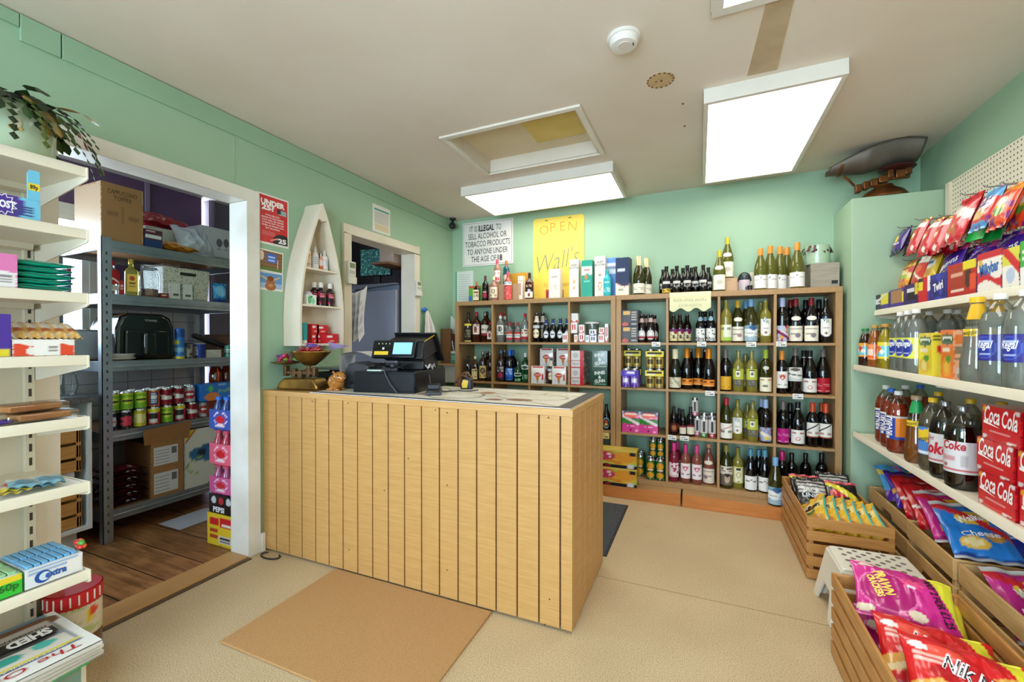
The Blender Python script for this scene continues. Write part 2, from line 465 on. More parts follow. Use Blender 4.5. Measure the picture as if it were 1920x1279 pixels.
# kitchen and store walls
KW = (.25,1.60,1.12,2.06)
S('wall_kitchen',wall_y(MB(),XK - .1,XK,-1.7,2.32,1.52,2.45,[(KW[0],KW[1],1.52,KW[3])]),m_purple,smooth=0)
S('wall_kitchen_tiled',wall_y(MB(),XK - .1,XK,-1.7,2.32,0,1.52,[(KW[0],KW[1],KW[2],1.52)]),m_tile,smooth=0)
mb = MB()
for a in [(XK - .1,0,-3.65,2.45),(-3.65,0,-2.55,.8),(-3.65,2.15,-2.55,2.45),(-2.55,0,XL,2.45)]: mb.box(a[0],-1.8,a[1],a[2],-1.7,a[3])
S('wall_kitchen_near',mb,m_white,smooth=0)
mb = MB()
for x in (-3.65,-3.13,-2.61): mb.box(x,-1.78,.8,x + .06,-1.72,2.15)
for z in (.8,2.09): mb.box(-3.65,-1.78,z,-2.55,-1.72,z + .06)
w = S('fill_window',mb,m_white,smooth=0); S('pane',MB().box(-3.63,-1.755,.82,-2.57,-1.75,2.13),FILM('window_glass'),w,smooth=0)  # unseen window, added to bring more daylight into the kitchen
S('wall_store_back',MB().box(XK,YB - .02,0,XL - .12,YB,2.45),m_grey_dark,smooth=0)
S('wall_store',MB().box(XK - .1,2.38,0,XK,YB,2.45),m_lav,smooth=0)
mb = MB()
y0,y1,z0,z1 = KW
for y in (y0,(y0 + y1) / 2 - .03,y1 - .06): mb.box(XK - .07,y,z0,XK + .015,y + .06,z1)
for z in (z0,z1 - .06): mb.box(XK - .07,y0,z,XK + .015,y1,z + .06)
mb.box(XK - .02,y0 - .06,z1 - .02,XK + .02,y1 + .05,z1 + .05); mb.box(XK - .02,y1 - .02,z0,XK + .02,y1 + .05,z1)
mb.box(XK - .05,y0 - .05,z0 - .03,XK + .06,y1 + .05,z0)
w = S('window_2',mb,m_white,smooth=0)
S('pane',MB().box(XK - .045,y0,z0,XK - .04,y1,z1),FILM('window_glass'),w,smooth=0)
mb = MB()
for u in (275,397): y = uy(u,XK,380); mb.box(XK,y - .014,1.52,XK + .012,y + .014,2.4)
S('trim_1',mb,M('lilac_batten','#8d7d95',.5),smooth=0)
def portal(name,loc,rot,sx,sy,power):
    l = bpy.data.lights.new(name,'AREA'); l.shape = 'RECTANGLE'; l.size = sx; l.size_y = sy; l.energy = power; l.cycles.is_portal = True
    o = bpy.data.objects.new(name,l); COL.objects.link(o); o.location = loc; o.rotation_euler = rot; return o
portal('window_light',(-1.15,YF - .12,1.375),(R(90),0,0),1.6,1.65,1)
portal('door_light',(.375,YF - .12,1.2),(R(90),0,0),.85,1.95,1)
portal('fill_window_light',(-3.1,-1.82,1.475),(R(90),0,0),1.1,1.35,1)  # portal of the added kitchen window
portal('kitchen_window_light',(XK - .12,(y0 + y1) / 2,(z0 + z1) / 2),(0,R(-90),0),z1 - z0,y1 - y0,1)

# door casings
mb = MB(); a,b_,_,h = D1
mb.box(XL - .13,a - .075,0,XL + .018,a,h + .068); mb.box(XL - .13,b_,0,XL + .018,b_ + .075,h)
mb.box(XL - .13,a,h,XL + .018,b_ + .075,h + .068)
S('door_1',mb,m_white,bev=.003)
mb = MB(); a,b_,_,h = D2
mb.box(XL - .13,a - .076,0,XL + .018,a,h); mb.box(XL - .13,b_,0,XL + .018,b_ + .074,h)
mb.box(XL - .13,a - .076,h,XL + .018,b_ + .074,h + .066)
S('door_2',mb,M('cream_gloss_trim','#e6dccb',.4,scale=4,col2='#d8cbb6'),bev=.003)
S('trim_2',MB().box(XL - .13,D1[0],0,XL + .02,D1[1],.012),M('oak_threshold','#b98d58',.45,stretch=(4,1,1),scale=9),bev=.004)
S('trim_3',MB().box(XL + .02,D1[0],0,XL + .045,D1[1],.005),M('dark_joint','#5a4632',.6))
# painted board along the top of the left wall, with its joints
mb = MB(); mb.box(XL,.752,2.305,XL + .012,.862,2.401); mb.box(XL,.866,2.305,XL + .012,3.79,2.401); mb.box(XL,-1.5,2.352,XL + .01,.75,2.401)
S('trim_4',mb,M('sage_board_paint','#99b89a',.5,scale=2,col2='#91b092'),bev=.002)
S('trim_5',MB().box(XL,1.552,2.05,XL + .002,1.556,2.30),m_green)
S('baseboard_left',MB().box(XL,1.687,0,XL + .025,1.712,.105).box(XL,-1.5,0,XL + .012,.77,.1),m_white,bev=.003)
S('baseboard_back',MB().box(XL,YB - .014,0,-2.07,YB,.1),m_white)
S('trim_6',MB().box(-.53,2.196,.0002,XR,2.2,.0012),M('floor_seam','#a08a66',.7))
S('wall_corner',MB().box(.888,3.395,0,XR,YB,2.105),M('sage_box_paint','#a4bea1',.5,scale=1.4,col2='#9db79a'),bev=.002)
# plaster marks on the ceiling
mb = MB(); mb.prism([(.22,1.83),(.31,1.83),(.32,2.30),(.20,2.30)],'z',zc(.25) - .0012,zc(.25) + .003)
S('trim_7',mb,M('filler_strip','#c2ac8c',.8,scale=10,col2='#b59f80'),smooth=0)
# ================================================================ LIGHTS AND CEILING THINGS
m_diff = EMIT('lit_diffuser','#fffaf0',PANEL_POWER)
m_lframe = M('panel_frame_white','#ddd6ca',.4)
def panel(label,x0,y0,x1,y1,drop,rim=.022):
    cx,cy = (x0 + x1) / 2,(y0 + y1) / 2; w,d = (x1 - x0) / 2,(y1 - y0) / 2
    t = T('ceiling_light',label,'light',(cx,cy,zc(cx)),group='square ceiling light panels')
    t.rotation_euler = (0,-.0125,0)
    mb = MB()
    for a in [(-w,-d,w,-d + rim),(-w,d - rim,w,d),(-w,-d + rim,-w + rim,d - rim),(w - rim,-d + rim,w,d - rim)]:
        mb.box(a[0],a[1],-drop,a[2],a[3],0)
    mb.build('frame',m_lframe,t,bev=.002)
    MB().box(-w + rim,-d + rim,-drop + .004,w - rim,d - rim,-drop + .014).build('diffuser',m_diff,t,smooth=0)
panel('long boxed white ceiling light panel running front to back, right of the loft hatch',.015,2.33,.597,3.53,.072)
panel('boxed white ceiling light panel lying crosswise behind the loft hatch',-1.735,2.99,-.545,3.59,.072)
panel('flat white ceiling light panel cut off by the top edge of the photo',.036,.60,.63,1.82,.012,.042)

t = T('loft_hatch','recessed cream loft hatch with a moulded frame in the ceiling','hatch',((HX0 + HX1) / 2,(HY0 + HY1) / 2,zc(-1)),rot=(0,-.0125,0))
w,d = (HX1 - HX0) / 2,(HY1 - HY0) / 2
mb = MB()
for a in [(-w - .03,-d - .03,w + .03,-d),(-w - .03,d,w + .03,d + .015),(-w - .03,-d,-w,d),(w,-d,w + .03,d)]: mb.box(a[0],a[1],-.012,a[2],a[3],.002)
mb.build('frame',M('hatch_frame_paint','#e0d7c9',.45),t,bev=.004)
mb = MB()
for a in [(-w,-d,w,-d + .012),(-w,d - .012,w,d),(-w,-d,-w + .012,d),(w - .012,-d,w,d)]: mb.box(a[0],a[1],.0,a[2],a[3],.1)
mb.build('lining',M('hatch_lining','#d8cdbd',.5,scale=5),t)
MB().box(-w + .012,-d + .012,.085,w - .012,d - .012,.1).build('panel',M('hatch_panel','#dccfae',.6,scale=2,col2='#d2bf9a'),t)
MB().box(.02,-.12,.080,w - .03,.16,.086).build('patch',M('yellowed_patch','#dcc478',.6,scale=8,col2='#d2b75f'),t,label='yellowed patch')

t = T('smoke_alarm','round white smoke alarm on the ceiling','smoke alarm',(-.285,1.80,zc(-.285)))
MB().lathe([(.0,-.012),(.062,-.012),(.066,-.008),(.066,0)],32).build('base',M('alarm_white','#e4ded6',.4),t)
MB().lathe([(0,-.040),(.030,-.040),(.050,-.036),(.056,-.026),(.056,-.016),(.058,-.012)],32).build('cover',M('alarm_white'),t)
MB().lathe([(0,-.0425),(.023,-.0425),(.025,-.040)],24,.004,-.012).build('test_button',M('alarm_button','#d9cfc8',.4),t)
MB().box(.036,-.012,-.0405,.040,.004,-.0375).build('vent',M('black_plastic','#17171a',.4),t)

t = T('ceiling_patch','ring of brown screw holes around a round stain on the ceiling','patch',(-.173,2.166,zc(-.173)))
MB().lathe([(.0,-.001),(.062,-.001),(.064,.002)],28).build('stain',M('stained_plaster','#c9ad84',.8,scale=30,col2='#b89a70'),t)
mb = MB()
for i in range(16): a = 2 * PI * i / 16; mb.lathe([(0,-.003),(.0045,-.003),(.005,0)],8,.058 * math.cos(a),.058 * math.sin(a))
mb.lathe([(0,-.003),(.006,-.003),(.006,0)],8,.004,.004); mb.lathe([(0,-.003),(.004,-.003),(.004,0)],8,-.02,.0)
mb.build('screw_holes',M('rusty_hole','#6e4f2c',.8),t)
for p in [(1283,235),(1280,193)]:
    q = at(*p,Z=2.436); tag(MB().lathe([(0,-.003),(.006,-.003),(.006,0)],8,q.x,q.y,zc(q.x)).build('screw_head',M('rusty_hole')),'small rusty screw head in the ceiling beside the long light panel','screw','rusty ceiling screw heads')

p = at(849,414,Z=2.39); p = Vector((-2.235,3.70,zc(-2.2)))
t = T('security_camera','small black dome security camera in the back left ceiling corner','camera',p)
MB().lathe([(.0,-.016),(.028,-.016),(.032,-.006),(.032,0)],20).build('base',M('black_plastic'),t)
MB().cyl((0,0,-.01),(.004,-.01,-.05),.011).build('stem',M('black_plastic'),t)
mb = MB().sphere((.006,-.02,-.078),.034,20,12); hd = mb.build('head',M('camera_black','#1d1b1e',.3),t)
MB().sphere((.012,-.046,-.085),.015,14,8).build('lens',M('lens_glass','#050507',.05,coat=1),hd)

# ================================================================ COUNTER
m_oak = M('oak_veneer_board','#c79a5e',.42,scale=3.2,stretch=(2.2,2.2,30),col2='#b88a4f',bump=.03,bscale=40)
m_oak_edge = M('oak_edge_trim','#cda064',.42,scale=3,stretch=(2,20,30),col2='#bd8f55')
m_groove = M('dark_groove','#5f4022',.8)
XC,YC,YCB,ZCT = -.4735,1.7145,2.33,.9187
t = T('counter','oak plank fronted shop counter standing against the left wall','counter',(XL,YC,0))
W = XC - XL; D = YCB - YC
us = [517,541,565,590.5,615.5,642,669.5,697.5,727,757.5,789.5,823,858,893,929.5,969,1010,1050]
xs = [.004] + [ux(u,YC,800) - XL for u in us] + [W]
mb = MB(); g = .0035
for i in range(len(xs) - 1): mb.box(xs[i] + (g if i else 0),0,.012,xs[i + 1] - (g if i < len(xs) - 2 else 0),.016,ZCT - .028)
mb.build('front_panel',m_oak,t,bev=.0015)
mb = MB(); n = 6
for i in range(n): mb.box(W - .016,.017 + (D - .017) * i / n + .003 * (i > 0),.012,W,.017 + (D - .017) * (i + 1) / n - .003,ZCT - .028)
mb.build('side_panel',m_oak,t,bev=.0015)
MB().box(.003,.010,.02,W - .010,.04,ZCT - .03).box(W - .04,.03,.02,W - .008,D,ZCT - .03).box(.003,.03,.02,.04,D,ZCT - .03).build('carcass',m_groove,t,smooth=0)
mb = MB(); mb.box(.002,-.003,ZCT - .028,W + .003,D + .003,ZCT - .002)
mb.box(.002,-.003,ZCT - .002,W + .003,.012,ZCT); mb.box(W - .012,.012,ZCT - .002,W + .003,D - .02,ZCT); mb.box(.002,D - .02,ZCT - .002,W + .003,D + .003,ZCT)
mb.build('worktop',m_oak_edge,t,bev=.0012)
mb = MB()
for u,v in [(588,750),(653,754),(812,766),(823,771),(1028,784),(1026,1123),(1017,1170),(812,1068),(652,1030)]:
    q = at(u,v,Y=YC); mb.lathe([(0,-.001),(.0035,-.001),(.0035,.001)],8); n_ = len(mb.v)
    for i in range(n_ - 24 if n_ >= 24 else 0,n_): pass
mb = MB()
for u,v in [(585,753),(652,756),(816,769),(838,774),(1028,783),(1030,1124),(1021,1171),(838,1069),(654,1031),(765,860),(838,910),(720,920)]:
    q = at(u,v,Y=YC); mb.cyl((q.x - XL,.001,q.z),(q.x - XL,-.0006,q.z),.0035,8)
mb.build('nail_holes',M('nail_hole','#4b3218',.8),t)
# worn printed mat lying on the worktop
x0,x1,y0,y1 = at(590,735,Z=ZCT).x,XC - .013,YC + .013,YCB - .022
def mp(u,v): return (x0 + (x1 - x0) * u,y0 + (y1 - y0) * v,ZCT + .0035)
art = ['#d9d2c2',('s',60,.02,3,'#c3b9a4'),('s',30,.03,9,'#e6e1d6'),('o',.55,.35,.10,.25,.93,'#4d4a40'),('o',.78,.5,.16,.2,.94,'#6b6248'),('o',.35,.5,.12,.3,.94,'#55503f'),
       ('o',.9,.75,.08,.12,.9,'#b59a52'),('e',.80,.28,.045,.07,'#8a5b3c'),('e',.72,.22,.03,.05,'#7b4c31'),('e',.62,.62,.03,.06,'#a2703f'),('d',.8,.6,.80,.81,'#514c3e'),('d',-.5,.8,.10,.108,'#8b7a4a'),
       ('e',.42,.3,.02,.05,'#8a6a48'),('r',0,0,1,.055,'#35302f'),('r',0,.94,1,1,'#35302f'),('r',.955,0,1,1,'#35302f')]
mb = MB(); mb.closed = False; mb.grid(150,60,mp,art=art)
mb.box(x0,y0,ZCT + .0003,x1,y1,ZCT + .003)
tag(mb.build('counter_mat',PRINT('printed_mat',.45)),'worn cream patterned mat with a black border on the counter top','mat')

# door mats and the flex on the floor
m_coir = M('coir_pile','#c89a66',.95,scale=240,col2='#a97f4e',bump=.6,bscale=420)
tag(MB().box(-1.745,1.112,0,-.835,1.712,.009).build('door_mat',m_coir,bev=.003),'large tan coir door mat in front of the counter','mat')
m_rub = M('rubber_mat','#4a4d52',.8,scale=60,col2='#383b40',bump=.4,bscale=90)
t = T('rubber_mat','dark grey ribbed mat on the floor behind the counter end','mat',(-.47,2.41,0))
MB().box(-.9,0,0,0,.81,.005).build('backing',M('mat_edge','#2f3136',.7),t,bev=.002)
MB().box(-.9,.012,.003,-.012,.798,.009).build('pile',m_rub,t,bev=.002)
q = at(478,1043,Z=0)
pts = [(-2.262 + .065 * math.cos(a) * 1.0 + .075,1.672 + .03 * math.sin(a),.006) for a in np.linspace(PI * .75,PI * 2.3,20)]
tag(MB().tube(pts,.004,8).build('cable',M('black_plastic')),'loop of black cable on the floor at the foot of the door frame','cable')

# ================================================================ CUBE SHELVES ON THE BACK WALL
m_kx = M('oak_effect_shelf','#b18a5b',.45,scale=3,stretch=(18,2,18),col2='#a27c4f')
KY,KD,KB = 3.479,.312,.09
CELL,TH_,OUT = .335,.0177,.038
def kx(x0,i): return x0 + OUT + i * (CELL + TH_)              # left of cell i
def kz(j): return KB + OUT + (3 - j) * (CELL + TH_)            # floor of row j, 0 = top
def shelf_unit(x0,label):
    t = T('cube_shelf',label,'shelving unit',(x0,KY,KB),group='oak effect cube shelves')
    mb = MB().box(0,0,0,1.47,KD,OUT); mb.build('bottom_board',m_kx,t,bev=.0015)
    MB().box(0,0,1.47 - OUT,1.47,KD,1.47).build('top_board',m_kx,t,bev=.0015)
    m2 = M('oak_effect_upright','#b18a5b',.45,scale=3,stretch=(18,2,2),col2='#a27c4f')
    MB().box(0,0,OUT,OUT,KD,1.47 - OUT).build('side_board',m2,t,bev=.0015)
    MB().box(1.47 - OUT,0,OUT,1.47,KD,1.47 - OUT).build('side_board',m2,t,bev=.0015)
    for j in range(1,4):
        z = OUT + j * (CELL + TH_) - TH_; MB().box(OUT,.002,z,1.47 - OUT,KD,z + TH_).build('shelf',m_kx,t,bev=.001)
    for i in range(1,4):
        x = OUT + i * (CELL + TH_) - TH_; MB().box(x,.003,OUT,x + TH_,KD,1.47 - OUT).build('divider',m2,t,bev=.001)
    return t
KX1,KX2 = -2.080,-.606
shelf_unit(KX1,'oak effect cube shelf of spirits and beer, left of the two')
shelf_unit(KX2,'oak effect cube shelf of wine and beer beside the green corner box')
m_pine = M('orange_pine','#c9803f',.4,scale=3,stretch=(2,10,22),col2='#b56d30')
gx = ux(1277,3.352,940)
for n,(a,b_,l) in enumerate([(KX1,gx - .006,'orange pine plinth board under the shelves, left length, behind the counter'),(gx + .006,.884,'orange pine plinth board under the right cube shelf')]):
    t = T('plinth',l,'plinth',(a,3.352,0),group='pine plinths under the shelves')
    MB().box(0,0,0,b_ - a,.018,.088).build('kick_board',m_pine,t,bev=.002)
    MB().box(0,.018,.0,b_ - a,YB - 3.352 - .02,.0895).build('platform',M('brown_platform','#8a6a49' if n else '#b08a5c',.6,stretch=(2,10,2)),t,bev=.001)

# ================================================================ RIGHT WALL SHOP SHELVING
def peg_mat():
    m,nt,b = _new('cream_pegboard'); L = nt.links.new
    tc = _n(nt,'TexCoord'); sp = _n(nt,'SeparateXYZ'); L(tc.outputs['Object'],sp.inputs[0])
    p = .025; out = []
    for ax in (1,2):
        a = _n(nt,'Math',operation='MULTIPLY'); a.inputs[1].default_value = 1 / p; L(sp.outputs[ax],a.inputs[0])
        f = _n(nt,'Math',operation='FRACT'); L(a.outputs[0],f.inputs[0])
        s_ = _n(nt,'Math',operation='SUBTRACT'); s_.inputs[1].default_value = .5; L(f.outputs[0],s_.inputs[0])
        q = _n(nt,'Math',operation='POWER'); q.inputs[1].default_value = 2; ab = _n(nt,'Math',operation='ABSOLUTE'); L(s_.outputs[0],ab.inputs[0]); L(ab.outputs[0],q.inputs[0]); out.append(q)
    d = _n(nt,'Math',operation='ADD'); L(out[0].outputs[0],d.inputs[0]); L(out[1].outputs[0],d.inputs[1])
    c = _n(nt,'Math',operation='LESS_THAN'); c.inputs[1].default_value = .036; L(d.outputs[0],c.inputs[0])
    mx = _n(nt,'Mix',data_type='RGBA'); mx.inputs[6].default_value = (*lin('#e4dcc6'),1); mx.inputs[7].default_value = (*lin('#5c5547'),1)
    L(c.outputs[0],mx.inputs[0]); L(mx.outputs[2],b.inputs['Base Color']); b.inputs['Roughness'].default_value = .5
    return m
m_cream = M('cream_enamel_steel','#e7dfcb',.38,scale=3,col2='#dfd5bf')
m_creamd = M('cream_enamel_panel','#d8cfb8',.45,scale=3)
GX = 1.335
t = T('wall_shelving','cream metal shop shelving with a pegboard back along the right wall','shelving unit',(GX,3.385,0))
MB().box(0,-3.3,.95,.03,0,2.125).build('pegboard',peg_mat(),t,smooth=0)
MB().box(.0,-3.3,.0,.03,0,.95).build('back_panel',m_creamd,t,smooth=0)
for k in range(3):
    y = -.05 - k * 1.015; MB().box(-.012,y - .02,0,.0,y + .02,2.12).build('upright',m_creamd,t)
def gshelf(y0,y1,z,xf,parent,lip=.036,nm='shelf'):
    """steel shelf: tray, rolled front lip and end brackets, in the unit's own frame"""
    mb = MB(); d = xf - GX
    mb.box(d + .012,y0 + .004,z - .032,-.012,y1 - .004,z - .012)
    mb.prism([(d + .012,z - .012),(d + .003,z),(d,z - .004),(d - .004,z - lip),(d + .004,z - lip),(d + .012,z - .02)],'y',y0,y1)
    o = mb.build(nm,m_cream,parent,bev=.0015)
    for y in (y0 + .002,y1 - .006):
        MB().prism([(d + .014,z - .02),(d + .014,z - .045),(-.01,z - .11),(-.01,z - .02)],'y',y,y + .004).build('bracket',m_cream,o)
    return o
YS = [0,-1.02,-2.04]
for z,xf in ((1.392,1.0),(1.053,.895),(.632,.895)):
    for k in range(2): gshelf(YS[k + 1] + (.06 if xf == 1.0 else 0) * 0,YS[k] - (.01 if k == 0 else 0),z,xf,t)
ZS = [1.380,1.041,.620]                      # where goods stand on the three shelves

# ================================================================ LEFT SHOP SHELVING
LX,LXF,LYE = -2.245,-1.864,.765
t = T('shop_shelving','cream metal shop shelving against the left wall beside the kitchen doorway','shelving unit',(LX,0,0))
MB().box(-.02,-.3,.02,0,LYE - .02,1.86).build('back_panel',m_creamd,t)
MB().box(-.02,LYE - .03,0,.022,LYE - .006,1.86).build('upright',m_creamd,t)
mb = MB()
for z in np.arange(.1,1.86,.05): mb.box(.0221,LYE - .022,z,.0226,LYE - .014,z + .028)
mb.build('slots',M('slot_dark','#3d3a34',.7),t,smooth=0)
LZ = [1.776,1.571,1.360,1.155,.952,.735,.441,.182]
for i,z in enumerate(LZ):
    d = LXF - LX + (.012 if i == 7 else 0); mb = MB(); y0,y1 = -.28,LYE - .004
    mb.box(.0,y0,z - .026,d - .012,y1,z - .006)
    mb.prism([(d - .012,z - .006),(d - .003,z),(d,z - .004),(d + .002,z - .034),(d - .006,z - .034),(d - .012,z - .02)],'y',y0,y1)
    o = mb.build('shelf',m_cream,t,bev=.0015)
    MB().box(.03,y0 + .05,z - .046,.075,y1 - .02,z - .026).build('stiffener',m_creamd,o)
    MB().prism([(d - .004,z - .001),(d + .004,z - .002),(d + .005,z - .04),(d - .005,z - .045),(.01,z - .10),(.01,z - .01)],'y',y1,y1 + .004).build('bracket',m_cream,o)
    if i == 7:
        MB().box(d + .001,y0,z - .045,d + .005,y1 - .006,z - .006).build('price_strip',M('bright_green_strip','#17cf57',.35),o,label='bright green price strip')
MB().box(LXF - LX - .03,-.28,0,LXF - LX - .016,LYE - .02,.14).build('kick_panel',M('grey_green_panel','#8fae9f',.4),t)
MB().box(.0,LYE - .02,0,LXF - LX - .012,LYE - .008,.15).build('base_side',m_cream,t)
# ================================================================ GOODS: BUILDERS
g_dark = M('dark_green_glass','#10170d',.07,var=.3,coat=.5)
g_black = M('black_glass','#08070a',.07,var=.3,coat=.5)
g_brown = M('brown_beer_glass','#1d0f08',.07,var=.3,coat=.5)
g_amber = M('amber_spirit_glass','#4e1d08',.06,var=.3,trans=.35,coat=.5)
g_whisky = M('dark_whisky_glass','#2b1108',.06,var=.3,trans=.2,coat=.5)
g_pale = M('pale_wine_glass','#b9ad4a',.05,trans=.55,coat=.3)
g_green = M('olive_wine_glass','#77772a',.05,trans=.5,coat=.4)
g_olive = M('deep_olive_glass','#3c3a10',.06,trans=.3,coat=.4)
g_clear = M('clear_spirit_glass','#c9cec6',.04,trans=.75,coat=.3)
g_rose = M('rose_wine_glass','#c06d5c',.05,trans=.55,coat=.3)
g_pink = M('pink_wine_glass','#a32c4c',.05,trans=.45,coat=.3)
g_coral = M('coral_gin_glass','#d9605a',.06,trans=.45,coat=.3)
g_pgin = M('pale_pink_gin_glass','#e2a28e',.06,trans=.55,coat=.3)
g_teal = M('teal_gin_glass','#12666c',.06,trans=.35,coat=.4)
g_turq = M('turquoise_bottle','#35b9bf',.3)
g_gin = M('green_gin_glass','#0c4a22',.06,trans=.3,coat=.4)
p_lab = PRINT('printed_label',.55,spec=.3); p_box = PRINT('printed_card',.42); p_foil = PRINT('printed_foil',.24,coat=.3)
p_can = PRINT('printed_can',.28,.25); p_wrap = PRINT('printed_wrap',.2,coat=.4)

SH = dict(
    bord=(.125,[(0,0),(.9,0),(1,.02),(1,.61),(.95,.67),(.72,.735),(.44,.785),(.37,.82),(.37,.985),(.40,.985),(.40,1),(0,1)]),
    burg=(.140,[(0,0),(.9,0),(1,.02),(1,.47),(.94,.56),(.70,.69),(.46,.79),(.36,.85),(.36,1),(0,1)]),
    champ=(.145,[(0,0),(.9,0),(1,.02),(1,.44),(.95,.53),(.72,.66),(.46,.77),(.36,.86),(.36,1),(0,1)]),
    beer=(.135,[(0,0),(.92,0),(1,.02),(1,.55),(.92,.62),(.60,.73),(.44,.82),(.40,.95),(.44,.955),(.44,1),(0,1)]),
    spir=(.135,[(0,0),(.95,0),(1,.015),(1,.64),(.94,.69),(.55,.76),(.39,.80),(.36,1),(0,1)]),
    flask=(.19,[(0,0),(.95,0),(1,.02),(1,.60),(.93,.66),(.5,.75),(.32,.80),(.30,1),(0,1)]))
_bn = [0]
def bottle(desc,shape,h,glass,cap,caplen,labs=(),rk=1,sq=0,capr=1.08,texts=(),foil=None,cat='bottle',kind='wine_bottle',capk='cap'):
    """bottle standing on its origin, labels facing -y. labs: (z0, z1, half angle, art, optional name)"""
    r = SH[shape][0] * h * rk; prof = [(a * r,b * h) for a,b in SH[shape][1]]
    t = T(kind,desc,cat)
    mb = MB(); mb.lathe(prof,28 if sq else 20)
    if sq:
        for i,(x,y,z) in enumerate(mb.v):
            a = math.atan2(y,x); w = max(0,min(1,(.74 * h - z) / (.1 * h)))
            f = (abs(math.cos(a)) ** sq + abs(math.sin(a)) ** sq) ** (-1 / sq); k = 1 + (f - 1) * w
            mb.v[i] = (x * k * .88,y * k * .88,z)
    mb.build('glass',glass,t)
    nr = prof[-2][0] * capr
    if cap: MB().lathe([(nr,h * (1 - caplen)),(nr,h * .995),(nr * .9,h * 1.004),(0,h * 1.004)],16).build(capk,cap,t)
    if foil: MB().lathe([(prof[-4][0] * 1.02,prof[-4][1]),(prof[-3][0] * 1.05,prof[-3][1]),(nr * 1.02,h * (1 - caplen))],18,cap=False).build('neck_foil',foil,t,label=None)
    for L in labs:
        z0,z1,w,art = L[:4]
        if sq:
            f = r * .885
            P = lambda u,v: ((u - .5) * 2 * f * w / 1.2,-f - .0006,(z0 + (z1 - z0) * v) * h)
        else:
            def rad(z):
                for (ra,za),(rb,zb) in zip(prof,prof[1:]):
                    if za <= z <= zb and zb > za: return ra + (rb - ra) * (z - za) / (zb - za)
                return r
            P = lambda u,v: ((rad((z0 + (z1 - z0) * v) * h) + .0006) * math.cos(-PI / 2 + (u - .5) * 2 * w),
                              (rad((z0 + (z1 - z0) * v) * h) + .0006) * math.sin(-PI / 2 + (u - .5) * 2 * w),(z0 + (z1 - z0) * v) * h)
        m = MB(); m.closed = False; m.grid(24,20,P,art=art)
        lo = m.build(L[4] if len(L) > 4 else 'label',p_lab,t)
    if texts:
        f = r * .886 if sq else None
        lettering(lo,texts,flat(0,-f - .0006) if sq else round_(r + .0006),cut=.004)
    return t
def can(art,r=.033,h=.115,parent=None,name='can',seg=24,mat=None,loc=(0,0,0)):
    """drinks can: printed wall, bright necked ends"""
    mb = MB(); o = MB()
    def P(u,v): a = -PI / 2 + (u - .5) * 2 * PI; return (loc[0] + r * math.cos(a),loc[1] + r * math.sin(a),loc[2] + h * (.04 + .86 * v))
    mb.grid(32,16,P,0,art)
    mb.lathe([(0,.004),(r * .78,.002),(r * .82,0),(r * .88,.002),(r,h * .04)],seg,*loc,mi=1)
    mb.lathe([(r,h * .90),(r * .84,h * .965),(r * .84,h),(r * .79,h),(r * .77,h * .975),(0,h * .975)],seg,*loc,mi=1)
    return mb.build(name,[mat or p_can,M('bright_aluminium','#c9c9cc',.25,1,var=.1)],parent)
def artbox(name,w,d,h,front,side=None,top=None,parent=None,res=26,mat=None,taper=0,bulge=0,back=None):
    """printed carton standing on its origin, front facing -y"""
    side = side or [front[0]]; top = top or [front[0]]
    mb = MB(); x,y = w / 2,d / 2
    def k(v): return 1 - taper * max(0,v - .72) / .28
    b = lambda u,v: bulge * math.sin(PI * u) * math.sin(PI * v)
    n = max(6,int(res * d / max(w,h)))
    mb.grid(res,res,lambda u,v: (-x + w * u,(-y - b(u,v)) * k(v),h * v),art=front)
    mb.grid(8,8,lambda u,v: (x - w * u,y * k(v),h * v),art=back or [side[0]])
    mb.grid(max(n,10),res,lambda u,v: (x + b(u,v),(-y + d * u) * k(v),h * v),art=side)
    mb.grid(max(n,10),res,lambda u,v: (-x - b(u,v),(y - d * u) * k(v),h * v),art=side)
    mb.grid(14,max(n,8),lambda u,v: (-x + w * u,(-y + d * v) * k(1),h),art=top)
    mb.grid(2,2,lambda u,v: (-x + w * u,y - d * v,0),art=[side[0]])
    return mb.build(name,mat or p_box,parent)
def carton(name,label,cat,loc,w,d,h,front,side=None,top=None,rz=0,texts=(),stexts=(),group=None,**kw):
    o = artbox(name,w,d,h,front,side,top,**kw)
    loc = (kclamp(loc[0],w / 2 + kw.get('bulge',0),loc[1],loc[2]),loc[1],loc[2]); o.location = loc; o.rotation_euler = (0,0,rz); tag(o,label,cat,group)
    if texts: lettering(o,texts,flat(0,-d / 2 - kw.get('bulge',0)))
    if stexts: lettering(o,stexts,onx(w / 2,1))
    return o
def can_pack(desc,art,nx=2,ny=2,r=.033,h=.15,band=None,lid=None):
    t = T('can_pack',desc,'drinks')
    first = None
    for i in range(nx):
        for j in range(ny):
            lx,ly = (i - (nx - 1) / 2) * 2.02 * r,(j - (ny - 1) / 2) * 2.02 * r
            if first is None: first = can(art,r,h,t)
            else:
                c = first.copy(); COL.objects.link(c); c.parent = t; first_ = c
                c.location = (lx - fx,ly - fy,0)
            if i == 0 and j == 0:
                fx,fy = lx,ly
                first.location = (0,0,0)
                for v in first.data.vertices: v.co.x += lx; v.co.y += ly
    if band:
        w,d = nx * 1.01 * r + .001,ny * 1.01 * r + .001
        mb = MB(); mb.closed = False
        mb.grid(16,8,lambda u,v: (-w + 2 * w * u,-d,h * (.62 + .3 * v)),art=band)
        mb.build('price_band',p_lab,t)
    if lid: MB().box(-nx * 1.0 * r,-ny * 1.0 * r,h * .985,nx * 1.0 * r,ny * 1.0 * r,h * 1.01).build('carrier',lid,t,bev=.004)
    return t
ORD = ['first','second','third','fourth']
ROW = ['top','second','third','bottom']
_used = {}
